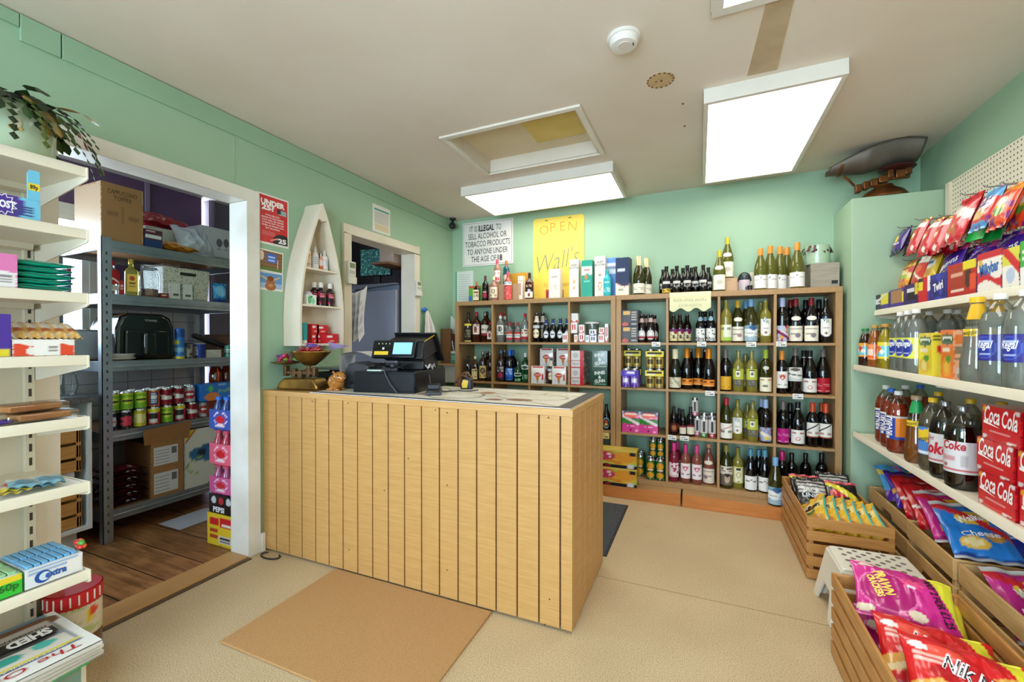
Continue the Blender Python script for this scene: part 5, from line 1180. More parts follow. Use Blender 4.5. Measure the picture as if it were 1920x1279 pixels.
# bar boxes along the top shelf edge
z = ZS[0] + .012
def shelfbox(name,label,u0,u1,X,z,d,h,front,side=None,top=None,texts=None,cat='carton',group='chocolate cartons on the top shelf',mat=None,**k):
    ya,yb = uy(u0,X,600),uy(u1,X,600); w = ya - yb
    return carton(name,label,cat,(X + d / 2,(ya + yb) / 2,z),w - .002,d,h,front,side,top,rz=-PI / 2,group=group,texts=texts(w - .002) if texts else (),mat=mat,**k)
yel = lambda *r: ('r',*r,'#e6d22f')
for u0,u1,h,f,l,tx in [
    (1632,1667,.092,['#2a2036',('r',.55,.3,.95,1,'#e3d22f'),('d',-1,1,.1,.25,'#d9d4dc'),('r',.6,0,1,.3,'#4a2a8a'),('t',.08,.3,.5,.7,2,3,'#d9d4dc')],'dark chocolate bar carton with yellow flash',None),
    (1667.5,1694,.098,['#4a2a8a',('r',.08,.22,.86,.96,'#a5784e'),('r',.86,.2,.98,.8,'#e3d22f')],'purple open carton with brown inside',None),
    (1694.5,1720,.105,['#3a2260',('r',.2,.2,.9,.75,'#1f1426'),('t',.2,.5,.9,.8,1,2,'#d9d4dc'),('r',.8,.45,1,1,'#d9c22f')],'dark purple bar carton',None),
    (1720.5,1743,.122,['#c9202c',('r',0,.5,.42,1,'#e3d22f'),('r',0,.82,.42,.98,'#2a2322'),('r',.8,.4,1,1,'#efe9e6'),('r',.8,0,1,.4,'#5a2a8a')],'red carton with yellow price flash',None),
    (1743.5,1774,.12,['#2a2f8a',('r',.1,.1,.9,.75,'#23256a'),('s',8,.1,3,'#3a3fae')],'blue chocolate bar carton',lambda w: [('t','Twirl',0,.062,.035,'#f0eef6',{'bold': .04,'rot': .15,'width': w * .6})]),
    (1775,1830,.14,['#b8231f',('r',.1,.12,.62,.92,'#a5331f'),('e',.74,.5,.12,.3,'#4a2318'),('r',.80,.12,.98,.6,'#e04a2a'),('r',.55,.74,.98,1,'#e3d22f'),('t',.14,.55,.55,.72,1,3,'#d9a08a'),('t',.14,.1,.6,.2,1,3,'#e6c9b9')],'red caramel bar carton',None),
    (1831,1877,.15,['#efe6dc',('r',0,.82,1,1,'#c9202c'),('w',.42,.14,5,.6,'#cf2530'),('w',.16,.12,4,.2,'#efe6dc'),('e',.14,.7,.1,.14,'#d9b04a')],'white carton with red waves and blue lettering',lambda w: [('t','Milkybar',.002,.088,.042,'#2a6ab5',{'bold': .03,'rot': .12,'width': w * .78})]),
    (1877.5,1910,.14,['#efe8dc',('r',0,.55,1,1,'#d9d24a'),('d',.6,1,.9,1.2,'#cf2530'),('e',.5,.3,.26,.2,'#b9c4dc')],'cream and yellow bar carton',None),
    (1911,1950,.15,['#3fae3f',('r',0,0,1,.4,'#efe8e4'),('r',.3,.1,.6,.35,'#d9589f'),('t',.1,.5,.9,.8,2,3,'#d9efd0')],'bright green bar carton cut off by the photo edge',None)]:
    shelfbox('carton',l + ' on the top right shelf',u0,u1,1.012,z,.10,h,f,['#4a2a55'],['#3a2a45'],texts=tx)
# bottles
PET = [(0,.012),(.35,.012),(.55,0),(.82,0),(.96,.03),(1,.07),(1,.30),(.975,.33),(1,.36),(1,.62),(.97,.68),(.84,.77),(.60,.85),(.36,.905),(.27,.925),(.27,.985)]
SML = [(0,.01),(.4,.01),(.6,0),(.86,0),(1,.04),(1,.30),(.95,.36),(.95,.42),(1,.5),(.98,.60),(.80,.74),(.55,.85),(.42,.90),(.42,.985)]
TON = [(0,.01),(.4,.01),(.6,0),(.86,0),(1,.04),(1,.24),(.86,.40),(.80,.52),(.78,.60),(.62,.74),(.46,.86),(.36,.92),(.36,.985)]
m_water = M('still_water','#e6eae4',.03,trans=.72,ior=1.15,var=.02)
m_pet = FILM('clear_bottle_plastic','#f2f4f2',.16,.06)
def pet(desc,prof,H,r,liquid,cap,level=.78,label=None,texts=(),shell=None,lr=1.0,neck=None):
    t = T('drinks_bottle',desc,'bottle'); pr = [(a * r,b * H) for a,b in prof]
    inner = [(a * .975,b + .001) for a,b in pr if b <= level * H]
    if inner[-1][1] < level * H: 
        k = len(inner); (ra,za),(rb,zb) = pr[k - 1],pr[k]; f = (level * H - za) / (zb - za); inner.append(((ra + (rb - ra) * f) * .975,level * H))
    if liquid: MB().lathe(inner + [(0,level * H)],28).build('drink',liquid,t)
    MB().lathe(pr,28,cap=False).build('bottle',shell or m_pet,t)
    cr = pr[-1][0] * 1.28
    MB().lathe([(cr,H * .935),(cr,H * .99),(cr * .9,H),(0,H)],20).build('cap',cap,t)
    if label:
        z0,z1,art = label
        m = MB(); m.closed = False
        def P(u,v): a = -PI / 2 + (u - .5) * 2 * PI; return (r * lr * 1.006 * math.cos(a),r * lr * 1.006 * math.sin(a),(z0 + (z1 - z0) * v) * H)
        m.grid(64,20,P,art=art); lo = m.build('label',p_wrap,t)
        if texts: lettering(lo,texts,round_(r * lr * 1.006),cut=.006)
    if neck:
        k = [(a,b) for a,b in pr if neck[0] * H <= b <= neck[1] * H]; MB().lathe([(a * 1.02,b) for a,b in k],24,cap=False).build('neck_sleeve',neck[2],t)
    return t
L_ = lambda n,c='#0a0605',tr=.35: M('drink_' + n,c,.05,trans=tr,coat=.3,var=.03)
regal = lambda base: [base,('e',.5,.5,.10,.44,'#2a3a9a'),('o',.5,.5,.10,.44,.88,'#4a5ab5'),('t',.44,.64,.56,.76,1,3,'#b9c2e6'),('t',.45,.18,.55,.28,1,4,'#b9c2e6'),('e',.0,.5,.10,.44,'#2a3a9a'),('r',.2,.2,.36,.8,'#e6ead0' if base[1] > 'b' else '#3a3a8a')]
tr = [('t','Regal',0,.148,.026,'#f2f4fa',{'shear': .35,'bold': .02,'width': .052})]
juice = lambda c1,c2: ['#6fc0d6',('r',0,.78,1,1,c1),('e',.5,.56,.08,.2,c2),('e',.42,.45,.06,.16,'#e9e4d8'),('e',.58,.42,.05,.14,'#e9e4d8'),('e',.02,.5,.08,.25,c2),('r',0,0,1,.1,c1)]
MK = dict(
 berry=lambda: pet('x',SML,.235,.034,L_('berry','#3a0710',.2),cap_('bottle_green','#1f7a45'),.86,(.26,.62,juice('#e3a02f','#c9452f')),lr=1.0),
 orange=lambda: pet('x',SML,.245,.033,L_('orange','#e07a25',.3),cap_('tan_gold','#b58a3a'),.88,(.2,.56,['#ef6a3a',('s',12,.07,3,'#f29a5a'),('r',.4,.3,.6,.7,'#f3d9c9')])),
 cola=lambda: pet('x',SML,.25,.033,L_('cola','#140606',.1),cap_('tan_gold'),.88,(.3,.6,['#cfc9c9',('r',.4,.2,.6,.8,'#b3202c')])),
 yellow=lambda: pet('x',SML,.245,.034,L_('yellow','#e3c322',.35),cap_('tan_gold'),.88,(.24,.60,juice('#e8cf30','#d9702f'))),
 clear=lambda: pet('x',PET,.315,.047,m_water,c_white,.84,(.24,.56,regal('#d9dc4a')),tr),
 blue=lambda: pet('x',PET,.325,.054,m_water,c_white,.80,(.28,.56,regal('#322a86')),tr),
 tonic=lambda: pet('x',TON,.325,.048,m_water,cap_('lemon','#e6b81f'),.66,(.545,.63,['#ecc92f',('t',.1,.3,.4,.7,1,3,'#6d5a1a')]),[('t','Schweppes',0,.191,.018,'#26201a',{'shear': .3,'rot': .12,'width': .075})],lr=.80,neck=(.72,.93,M('yellow_sleeve','#eab52a',.3))),
 irn=lambda h=.325: pet('x',PET,.325,.050,L_('amber_fizz','#c8401a',.4),c_white,.80,(.22,.60,['#e8862a',('r',.40,0,.60,1,'#23449a'),('r',.0,0,.1,1,'#23449a'),('r',.9,0,1,1,'#23449a'),('r',0,0,1,.14,'#23449a'),('r',0,.94,1,1,'#d9d4cf'),('r',.3,.2,.38,.8,'#f0c9a0'),('r',.44,.02,.5,.12,'#e9e4e0')]),
    [('t','IRN-BRU',0,.140,.036,'#f4f2f0',{'bold': .02,'rot': PI / 2,'width': .096})]),
 ginger=lambda: pet('x',TON,.325,.046,L_('ginger','#c9722a',.5),cap_('taupe','#a58a6a'),.62,(.545,.63,['#ecc92f',('t',.1,.3,.4,.7,1,3,'#6d5a1a')]),[('t','Schweppes',0,.191,.016,'#26201a',{'shear': .3,'rot': .12,'width': .07})],lr=.80,neck=(.72,.93,M('green_sleeve','#1f9a4f',.3))),
 lemon=lambda: pet('x',PET,.325,.049,L_('pale_lemonade','#cfc2a0',.8),cap_('lemon'),.80,(.22,.60,['#4a86d0',('d',-.9,1,.12,.42,'#ecc92f'),('d',.9,1,1.0,1.3,'#ecc92f'),('r',0,.0,1,.14,'#3a6fc0'),('r',0,.05,1,.10,'#e9ecf2'),('t',.1,.75,.4,.9,1,3,'#cfe0f5')]),[('t','Schweppes',.0,.142,.02,'#26201a',{'shear': .3,'rot': .25,'width': .085})]),
 diet=lambda: pet('x',PET,.325,.051,L_('black_cola','#0a0605',.1),c_silver,.76,(.20,.58,['#d5d2d3',('r',0,.06,1,.13,'#c0202e'),('r',.62,.2,.68,.5,'#8fc29a')]),[('t','Diet',-.012,.170,.020,'#b3202e',{'shear': .3,'width': .04}),('t','Coke',.0,.128,.046,'#c0202e',{'bold': .04,'shear': .15,'width': .115})]),
 coke=lambda: pet('x',PET,.325,.054,L_('black_cola'),c_silver,.76,(.20,.58,['#d5d2d3',('r',0,.06,1,.13,'#c0202e'),('t',.42,.34,.56,.6,4,3,'#c9989c'),('r',.43,.2,.47,.3,'#a55a60'),('r',.60,.22,.66,.6,'#b9b4b6')]),[('t','Coke',.012,.172,.032,'#b3202e',{'bold': .03,'shear': .15,'width': .075})]))
_pc = {}
def petput(k,u,v,X,z,label,s=1,group='drinks bottles on the right shelves',dr=0):
    y = uy(u,X,v); X,y = settle(X,y,{'berry': .035,'orange': .034,'cola': .034,'yellow': .035,'clear': .048,'irn': .051,'tonic': .049,'ginger': .047,'lemon': .050,'diet': .052}.get(k,.055) * s,z,ymax=3.36)
    return use('pet' + k,MK[k],(X,y,z),-PI / 2 + math.atan2(y,X) * .55 - .2 + dr + random.uniform(-.1,.1) - .15,label,group,sc=s)
z = ZS[1] + .0005
for k,u,X,l,s in [('berry',1622,.945,'small dark berry drink bottle with green cap, beside the green corner box',1),('orange',1640,.945,'small orange drink bottle with tan cap, second from the corner',1.02),('cola',1649,1.03,'small dark cola bottle behind the orange and yellow ones',1.02),('yellow',1660,.945,'small yellow drink bottle with cyan label',1.03),
    ('yellow',1668,1.03,'small yellow drink bottle behind the front one',1.03),('clear',1688,.985,'large clear bottle with lime label, leftmost of its row',.99),('clear',1702,.97,'large clear bottle with lime label, second of its row',.99),('clear',1717,.955,'large clear bottle with lime label, third of its row',.99),
    ('clear',1742,1.09,'large clear bottle with lime label behind the juice cartons',.99),('clear',1776,1.12,'large clear bottle behind the orange juice carton',1.0),('clear',1803,1.14,'large clear bottle at the back behind the tonic',1.0),('tonic',1832,.965,'tonic water bottle with yellow cap and yellow neck',1),('tonic',1868,1.09,'tonic water bottle with yellow cap behind the blue label water',1),('blue',1875,.965,'large water bottle with deep blue label, left one',1),('blue',1925,.965,'large water bottle with deep blue label cut by the photo edge',1)]:
    petput(k,u,640,X,z,l,s)
fr = lambda c1,c2,c3: [c1,('r',.08,.72,.92,.90,'#1f5a34'),('k',.5,.81,.48,.15,4,'#1f5a34'),('r',.12,.77,.88,.85,'#e9efe0'),('t',.2,.78,.8,.84,1,3,'#3a5a3a'),('e',.45,.24,.36,.2,c2),('e',.45,.24,.2,.12,c3),('e',.6,.42,.2,.08,'#5f9a3a'),('t',.15,.55,.7,.64,2,3,'#f7e9c9')]
sd = lambda c1,c2: [c1,('r',.1,.72,.9,.92,c2),('t',.1,.4,.9,.68,6,3,'#8a7a5a'),('r',.15,.06,.85,.26,'#d9e6e0'),('t',.15,.06,.85,.26,5,8,'#5a8a8f')]
shelfbox('juice_carton','yellow pineapple juice carton with dark green logo',1722,1747,.945,z,.075,.195,fr('#e8d23a','#e3b92f','#f0e08a'),['#e6d23f',('r',.05,.78,.95,.96,'#d8d24a'),('t',.1,.80,.9,.94,2,3,'#3a3a1a'),('e',.5,.62,.3,.1,'#cf2f2f'),('e',.7,.28,.3,.2,'#d9502f')],['#e8d23a'],group='juice cartons',mat=p_wrap)
shelfbox('juice_carton','orange juice carton with dark green logo and pale back panel',1764,1788,.945,z,.085,.205,fr('#e8762a','#eda02f','#f3c04a'),sd('#efb28a','#e8762a'),['#e0682a'],group='juice cartons',mat=p_wrap)
shelfbox('juice_carton','white and red juice carton between the yellow and orange ones',1752,1762,.975,z,.07,.20,['#ece6e0',('r',.6,0,1,1,'#cf2f2f'),('t',.1,.1,.5,.9,9,3,'#a59c92')],['#cf2f2f'],['#d9d0c8'],group='juice cartons',mat=p_wrap)
z = ZS[2] + .0005
for k,u,X,l,s in [('irn',1661,.985,'large amber fizzy drink bottle with orange and blue label, leftmost of three',1),('irn',1671,.97,'large amber fizzy drink bottle with orange and blue label, middle of three',.98),('irn',1684,.955,'large amber fizzy drink bottle with orange and blue label, nearest of three',.98),
    ('irn',1697,1.09,'amber fizzy drink bottle at the back behind the front three',1),('irn',1713,1.10,'amber fizzy drink bottle at the back behind the ginger ale',1),('ginger',1718,.955,'ginger ale bottle with green neck and yellow label',.98),('lemon',1749,.965,'lemonade bottle with yellow cap and blue label, front row',1),
    ('lemon',1759,1.10,'lemonade bottle at the back behind the diet cola',1),('diet',1772,.96,'diet cola bottle with silver label and red lettering',1),('coke',1805,.955,'cola bottle with silver label, nearest of the dark ones',1),('lemon',1820,1.10,'lemonade bottle at the back left of the red cases',1),('lemon',1848,1.11,'lemonade bottle at the back behind the red cases',1),('lemon',1880,1.11,'lemonade bottle at the back, second behind the red cases',1)]:
    o = petput(k,u,780,X,z,l,s,dr=.1)
capmix = [o for o in COL.objects if o.get('label') in ('large amber fizzy drink bottle with orange and blue label, middle of three','amber fizzy drink bottle at the back behind the ginger ale')]
for o in capmix:
    for c in o.children:
        if c.name.startswith('cap'): c.data = c.data.copy(); c.data.materials[0] = c_blue
# red and grey cases of cans
red = ['#cf1b24',('r',.03,.02,.15,.15,'#d9cfcf'),('r',.68,.03,.9,.09,'#e3d9d6'),('e',.07,.88,.05,.09,'#e8a02f'),('t',.2,.24,.75,.30,1,3,'#e9a5a5'),('e',.93,.93,.06,.06,'#e3d9d6'),('w',.03,.012,9,0,'#b3141c')]
rs = ['#c4161f',('d',.5,1,.2,.32,'#a30f18'),('r',0,0,.04,1,'#8f0c14')]
def coke(w): return [('t','Coca',-.043,.088,.055,'#f4efee',{'bold': .02,'shear': .25,'rot': -.04,'width': .085}),('t','Cola',.050,.082,.055,'#f4efee',{'bold': .02,'shear': .25,'rot': -.04,'width': .078}),('p',[(-.09,.055),(-.05,.052),(0,.048),(-.05,.058),(-.088,.066)],'#f4efee')]
gy = ['#8d8a89',('r',.03,.1,.12,.4,'#d9d6d4'),('e',.1,.88,.05,.09,'#e8a02f'),('r',.93,0,1,1,'#7a7776')]
def diet(w): return [('t','Coca-Cola',-.02,.07,.05,'#c4202c',{'bold': .02,'shear': .2,'width': .2})]
yy = uy(1848,.93,800)
for i,(dy,z0) in enumerate([(0,0),(.012,.119),(-.02,.238)]):
    o = carton('can_case','red cola can case, %s of the stack of three on the low right shelf' % ['bottom','middle','top'][i],'drinks',(.925 + .10,yy + dy - .07,z + z0),.20,.20,.118,red,rs,['#c9191f'],rz=-PI / 2,group='red cola cases',mat=p_wrap)
    lettering(o,coke(0),flat(0,-.10))
    o2 = carton('can_case','red cola can case behind the front stack, %s one' % ['bottom','middle','top'][i],'drinks',(.93 + .10,yy + dy - .28,z + z0),.20,.20,.118,red,rs,['#c9191f'],rz=-PI / 2,group='red cola cases',mat=p_wrap)
    lettering(o2,coke(0),flat(0,-.10))
for i in range(2):
    o = carton('can_case','grey diet cola can case with red lettering, %s of two at the photo edge' % ['lower','upper'][i],'drinks',(.912 + .10,yy - .495,z + .119 * i),.20,.20,.118,gy,['#7a7776'],['#9a9796'],rz=-PI / 2,group='grey cola cases',mat=p_wrap)
    lettering(o,diet(0),flat(0,-.10))
# ================================================================ CRATES OF CRISPS, STOOL
m_crate = M('varnished_pine','#c48d4f',.42,scale=4,stretch=(16,2,16),col2='#ad763a',bump=.03,bscale=50)
m_crate2 = M('pale_pine','#d2ac74',.5,scale=4,stretch=(16,2,16),col2='#c0965c',bump=.03,bscale=50)
m_crate3 = M('pale_pine_across','#d2ac74',.5,scale=4,stretch=(2,16,16),col2='#c0965c',bump=.03,bscale=50)
m_crate4 = M('varnished_pine_across','#c48d4f',.42,scale=4,stretch=(2,16,16),col2='#ad763a',bump=.03,bscale=50)
def slat_crate(label,x0,y0,x1,y1,h,slats,mats,grip=None,z=0,group='slatted wooden crates of crisps',gap=.012,rz=0):
    """open crate of horizontal slats nailed to corner posts; slats = heights of the slats from the top down"""
    t = T('wooden_crate',label,'crate',(x0,y0,z),rz,group); W,D = x1 - x0,y1 - y0; a,b = mats; s = .010
    for i,(cx,cy) in enumerate([(0,0),(W - .03,0),(0,D - .03),(W - .03,D - .03)]):
        MB().box(cx + s,cy + s,0,cx + .03 - s + .01,cy + .03 - s + .01,h - .004).build('corner_post',a,t)
    zt = h
    for i,q in enumerate(slats):
        z0 = zt - q
        for nm,bx in (('slat',(0,s,z0,s,D - s,zt)),('slat',(W - s,s,z0,W,D - s,zt))):
            mb = MB()
            if grip and i == grip[0]:
                c = D / 2; g = .075
                mb.prism([(s,z0),(c - g,z0),(c - g + .02,z0 + q * .34),(c + g - .02,z0 + q * .34),(c + g,z0),(D - s,z0),(D - s,zt),(s,zt)],'x',bx[0],bx[3])
            else: mb.box(*bx)
            mb.build(nm,a,t,bev=.002)
        for y in (0,D - s): MB().box(0,y,z0,W,y + s,zt).build('slat',b,t,bev=.002)
        zt = z0 - gap
    MB().box(s,s,.004,W - s,D - s,.012).build('base',b,t)
    return t
CH = .312
slat_crate('varnished slatted crate of nut bags in front of the wine shelf',.50,2.592,.852,3.318,CH,[.050,.048,.048,.048,.048],(m_crate,m_crate4),gap=.0165)
slat_crate('varnished slatted crate of prawn snacks nearest the camera',.468,1.282,.836,2.012,CH,[.050,.048,.048,.048,.048],(m_crate,m_crate4),gap=.0165)
slat_crate('pale slatted crate with cut handle under the shelf, far one behind the nut crate',.955,2.748,1.30,3.30,CH,[.082,.082,.082],(m_crate2,m_crate3),grip=(0,),gap=.03)
slat_crate('pale slatted crate with cut handle under the shelf, middle of the row',.944,2.312,1.30,2.738,CH + .006,[.084,.084,.084],(m_crate2,m_crate3),grip=(1,),gap=.03)
slat_crate('pale slatted crate under the shelf cut off by the photo edge',.955,1.62,1.30,2.300,CH,[.080,.082,.082],(m_crate2,m_crate3),grip=(1,),gap=.03)
# plastic step stool
t = T('step_stool','white plastic step stool with perforated top between two crates','stool',(.70,2.335,0))
m_stool = M('white_stool_plastic','#e9e4d8',.4,col2='#e3ddcf')
w,d,h = .300,.230,.245
def stool_top():
    bm = bmesh.new(); mb = MB(); hx,hy = w / 2,d / 2
    mb.prism([(-hx - .0,h - .02),(-hx + .006,h - .004),(-hx + .02,h),(hx - .02,h),(hx - .006,h - .004),(hx,h - .02)],'y',-hy,hy)
    return mb
stool_top().build('top',m_stool,t,bev=.006)
mb = MB()
for r_ in range(7):
    n = 5 if r_ % 2 == 0 else 4
    for c in range(n):
        x = (c - (n - 1) / 2) * .052; y = (r_ - 3) * .028
        mb.lathe([(0,h + .0004),(.0105,h + .0004)],16,x,y,cap=False)
mb.closed = False
o_ = mb.build('perforations',M('stool_hole_grey','#7d7769',.8),t); 
for sx in (-1,1):
    mb = MB()
    x0_,x1_ = sx * (w / 2 - .004),sx * (w / 2 + .038)
    f = lambda x,z: x
    outer = [(x0_,-d / 2,h - .014),(x0_,d / 2,h - .014),(x1_,d / 2 + .03,.0),(x1_,d / 2 - .02,0),(x0_ + (x1_ - x0_) * .55,.05,h * .42),(x0_ + (x1_ - x0_) * .55,-.05,h * .42),(x1_,-d / 2 + .02,0),(x1_,-d / 2 - .03,0)]
    mb.hull([(x - .006 * sx,y,z) for x,y,z in outer],[(x + .006 * sx,y,z) for x,y,z in outer]); mb.build('leg',m_stool,t,smooth=0,bev=.002)
for sy in (-1,1):
    mb = MB(); y0_,y1_ = sy * (d / 2 - .002),sy * (d / 2 + .028); q = lambda y,k: y
    o1 = [(-w / 2,y0_,h - .014),(w / 2,y0_,h - .014),(w / 2 + .036,y1_,.0),(w / 2 - .005,y1_,0),(w / 2 - .05,y0_ + (y1_ - y0_) * .4,h * .6),(-w / 2 + .05,y0_ + (y1_ - y0_) * .4,h * .6),(-w / 2 + .005,y1_,0),(-w / 2 - .036,y1_,0)]
    mb.hull([(x,y - .005 * sy,z) for x,y,z in o1],[(x,y + .005 * sy,z) for x,y,z in o1]); mb.build('apron',m_stool,t,smooth=0,bev=.002)
# ---- bags
HV = PI / 2
def lay(key,mk,x,y,z,rz,label,group,pitch=-HV,roll=0,cat='crisps'):
    """bag lying on its back (front up) or leaning; rz turns its top round the vertical, pitch -90 is flat"""
    o = use(key,mk,(0,0,0),0,label,group); o['category'] = cat
    o.rotation_euler = (Matrix.Rotation(rz,4,'Z') @ Matrix.Rotation(roll,4,'Y') @ Matrix.Rotation(pitch,4,'X')).to_euler(); o.location = (x,y,z); return o
nut_art = ['#e0b02f',('s',60,.03,4,'#eac455'),('r',.1,.58,.9,.76,'#e6d58a'),('e',.4,.66,.34,.07,'#3a2c1c'),('t',.12,.46,.6,.54,2,3,'#2f8f7d'),('e',.5,.26,.36,.12,'#d29a55'),('s',24,.03,9,'#c98f48'),('r',.94,0,1,.9,'#2aa39a'),('r',0,.92,1,1,'#d9a72a')]
nut_t = [('t','KP',-.035,.052,.03,'#f2ead2',{'bold': .04,'shear': .1}),('t','NUTS',.022,.034,.024,'#2f2418',{'bold': .03,'width': .055}),('t','Original',-.02,.0,.014,'#1f7d6d',{'bold': .02})]
nut = bagx('nut_bag',nut_art,.155,.23,.027,nut_t,seed=31,wr=1.4)
for i in range(6):
    lay('nut',nut,.560 + .047 * i,2.655 - .004 * i,.235 - .004 * i,-.50 + .03 * i,'yellow bag of nuts leaning in the varnished crate, %s from its left side' % 'first second third fourth fifth sixth'.split()[i],'yellow nut bags',pitch=-1.02,roll=-.80,cat='snacks')
blk_art = ['#1b191a',('r',.1,.62,.9,.72,'#d9d6d0'),('t',.1,.5,.9,.9,4,4,'#b9b5b0'),('e',.72,.40,.2,.13,'#d9505a'),('e',.3,.22,.16,.08,'#3a3634'),('r',0,.93,1,1,'#2a2725')]
blk_t = [('t','JACK',0,.03,.03,'#e4e1dc',{'bold': .03,'width': .10}),('t',"LINK'S",0,-.008,.024,'#cfd6de',{'bold': .03,'width': .11})]
blk = bagx('snack_bag',blk_art,.17,.24,.05,blk_t,seed=12,wr=1.6)
blk2 = bagx('snack_bag',['#1d1a1b',('e',.4,.6,.3,.12,'#c9303a'),('d',.6,1,.9,1.1,'#e0cf3a'),('t',.2,.3,.8,.44,2,4,'#b9b5b0'),('k',.7,.3,.16,.1,5,'#e07a80'),('r',0,.93,1,1,'#c94a55')],.16,.22,.05,seed=17,wr=1.6)
for k,mk,x,y,z,l in [('blk',blk,.605,2.915,.215,'black snack bag with white block lettering, front left of the nut crate'),('blk2',blk2,.600,3.045,.215,'black snack bag with red spot at the back left of the nut crate'),('blk2',blk2,.752,2.93,.225,'black snack bag with yellow flash, front right of the nut crate'),
        ('blk',blk,.752,3.06,.225,'black snack bag with grey lettering, back right of the nut crate')]:
    lay(k,mk,x,y,z,.0,l,'black snack bags',pitch=-.85,cat='snacks')
# crisps in the pale crates under the shelf
sun = ['e',.5,.62]
def wk(c,dark,tx,flv): 
    art = [c,('w',.07,.02,8,0,dark),('e',.5,.66,.26,.13,'#ecc22f'),('d',.55,1,.86,1.0,'#cf2430'),('e',.36,.24,.22,.10,'#e9b84a'),('e',.34,.25,.15,.06,'#f3dca0'),('e',.70,.36,.16,.06,flv),('r',0,.94,1,1,'#c4bfb9'),('r',0,0,1,.05,'#c4bfb9')]
    return bagx('crisp_bag',art,.22,.28,.055,[('t','Walkers',0,.045,.03,'#f4efe9',{'bold': .03,'rot': .28,'width': .12}),('t',tx,.0,-.03,.024,'#f4ece9',{'bold': .02,'rot': .1,'width': .13})],seed=len(tx) + 5,wr=1.5)
KB_ = dict(pink=wk('#c22580','#8f1258','Prawn','#e9c4a0'),blue=wk('#1f78c8','#143f8a','Cheese','#c98f3a'),red=bagx('crisp_bag',['#c41722',('e',.5,.66,.36,.13,'#d9323c'),('o',.5,.66,.36,.13,.9,'#efd9cf'),('e',.34,.36,.18,.07,'#e9c04a'),('d',.2,1,.40,.46,'#f0dcd4'),('w',.06,.02,8,0,'#8f0c16'),('r',0,.94,1,1,'#8f0c16')],.22,.28,.055,[('t',"McCoy's",0,.045,.034,'#f2e9e4',{'bold': .03,'rot': .1,'width': .13}),('t','Salted',.01,-.03,.02,'#f2e9e4',{'bold': .02,'shear': .3})],seed=41,wr=1.5),
    purple=bagx('crisp_bag',['#4a1f98',('e',.5,.62,.34,.12,'#6a35c0'),('d',-.4,1,.36,.46,'#e0a04a'),('r',0,.94,1,1,'#2f1266'),('e',.66,.30,.18,.07,'#d9c4e9'),('t',.2,.58,.8,.68,1,4,'#efe6f6')],.20,.26,.05,seed=44,wr=1.6),
    mixed=bagx('crisp_bag',['#3f93cf',('d',.4,1,.7,.86,'#d9c04a'),('s',12,.06,3,'#c94a8d'),('r',0,0,1,.24,'#5a2a8f'),('t',.2,.4,.8,.56,2,4,'#efeff4'),('e',.6,.24,.2,.09,'#e9d9a0')],.20,.26,.05,seed=47,wr=1.6),
    navy=bagx('crisp_bag',['#1c2a80',('d',.5,1,.9,1.06,'#d9b03a'),('e',.4,.5,.26,.12,'#b9c4e0'),('t',.2,.3,.8,.42,2,4,'#c9cfe6')],.20,.25,.05,seed=49,wr=1.6),
    green=bagx('crisp_bag',['#1f8a6a',('r',0,.5,1,1,'#e2e6e0'),('s',20,.05,3,'#1c3a2c'),('e',.4,.3,.2,.1,'#4fb58f')],.20,.25,.05,seed=52,wr=1.6))
for k,x,y,z,l in [
    ('mixed',1.065,3.040,.315,'blue and yellow snack bag in the far crate beside the green corner box'),('purple',1.065,2.905,.315,'purple snack bag with white lettering on the far crate'),('red',1.065,2.765,.315,'bright red crisp bag with white lettering over the far crate end'),
    ('navy',1.200,2.972,.315,'navy snack bag with grey panel at the back of the far crate'),('red',1.20,2.835,.315,'dark red crisp bag at the back of the far crate under the shelf'),
    ('red',1.062,2.620,.322,'bright red crisp bag lying at the start of the middle crate'),('pink',1.062,2.475,.322,'magenta crisp bag with yellow sun logo on the middle crate'),('blue',1.066,2.325,.322,'bright blue crisp bag with yellow sun logo at the near end of the middle crate'),
    ('red',1.20,2.692,.322,'red crisp bag in shadow at the back of the middle crate'),('pink',1.20,2.548,.322,'magenta crisp bag behind the front one in the middle crate'),('navy',1.205,2.40,.322,'navy crisp bag with glossy folds behind the blue one'),
    ('pink',1.09,1.99,.19,'magenta crisp bag in the nearest pale crate'),('green',1.12,1.85,.19,'green and white crisp bag in the nearest pale crate'),('purple',1.10,1.70,.19,'purple bag at the photo edge in the nearest pale crate')]:
    lay('c_' + k,KB_[k],x,y,z,.0,l,'crisp bags in the pale crates',pitch=-1.0)
# the near crate: prawn crackers and red corn snacks
pr_art = ['#c4207e',('e',.32,.48,.30,.34,'#a81568'),('o',.32,.48,.30,.34,.93,'#dd6aa8'),('d',1,.25,1.02,1.25,'#e2dc3a'),('d',1,.25,1.25,1.6,'#c41f3c'),('e',.58,.18,.09,.08,'#e0cfb4'),('e',.16,.94,.08,.05,'#e3d6be'),('e',.08,.12,.10,.06,'#e0cfb4'),('k',.58,.72,.13,.12,8,'#e04a7a'),('r',.52,.62,.60,.68,'#dcd6e4')]
pr_t = [('t','PRAWN',-.058,.022,.030,'#e6c25a',{'bold': .05,'rot': -1.25,'width': .088}),('t','CRACKERS',-.084,.004,.020,'#e6c25a',{'bold': .05,'rot': -1.25,'width': .085}),('t','ANY 2 FOR £1.25',.088,.008,.022,'#1f1c14',{'bold': .03,'rot': -1.33,'width': .165})]
prawn = bagx('prawn_cracker_bag',pr_art,.28,.21,.060,pr_t,seed=61,wr=1.2,end=.03,res=(60,44))
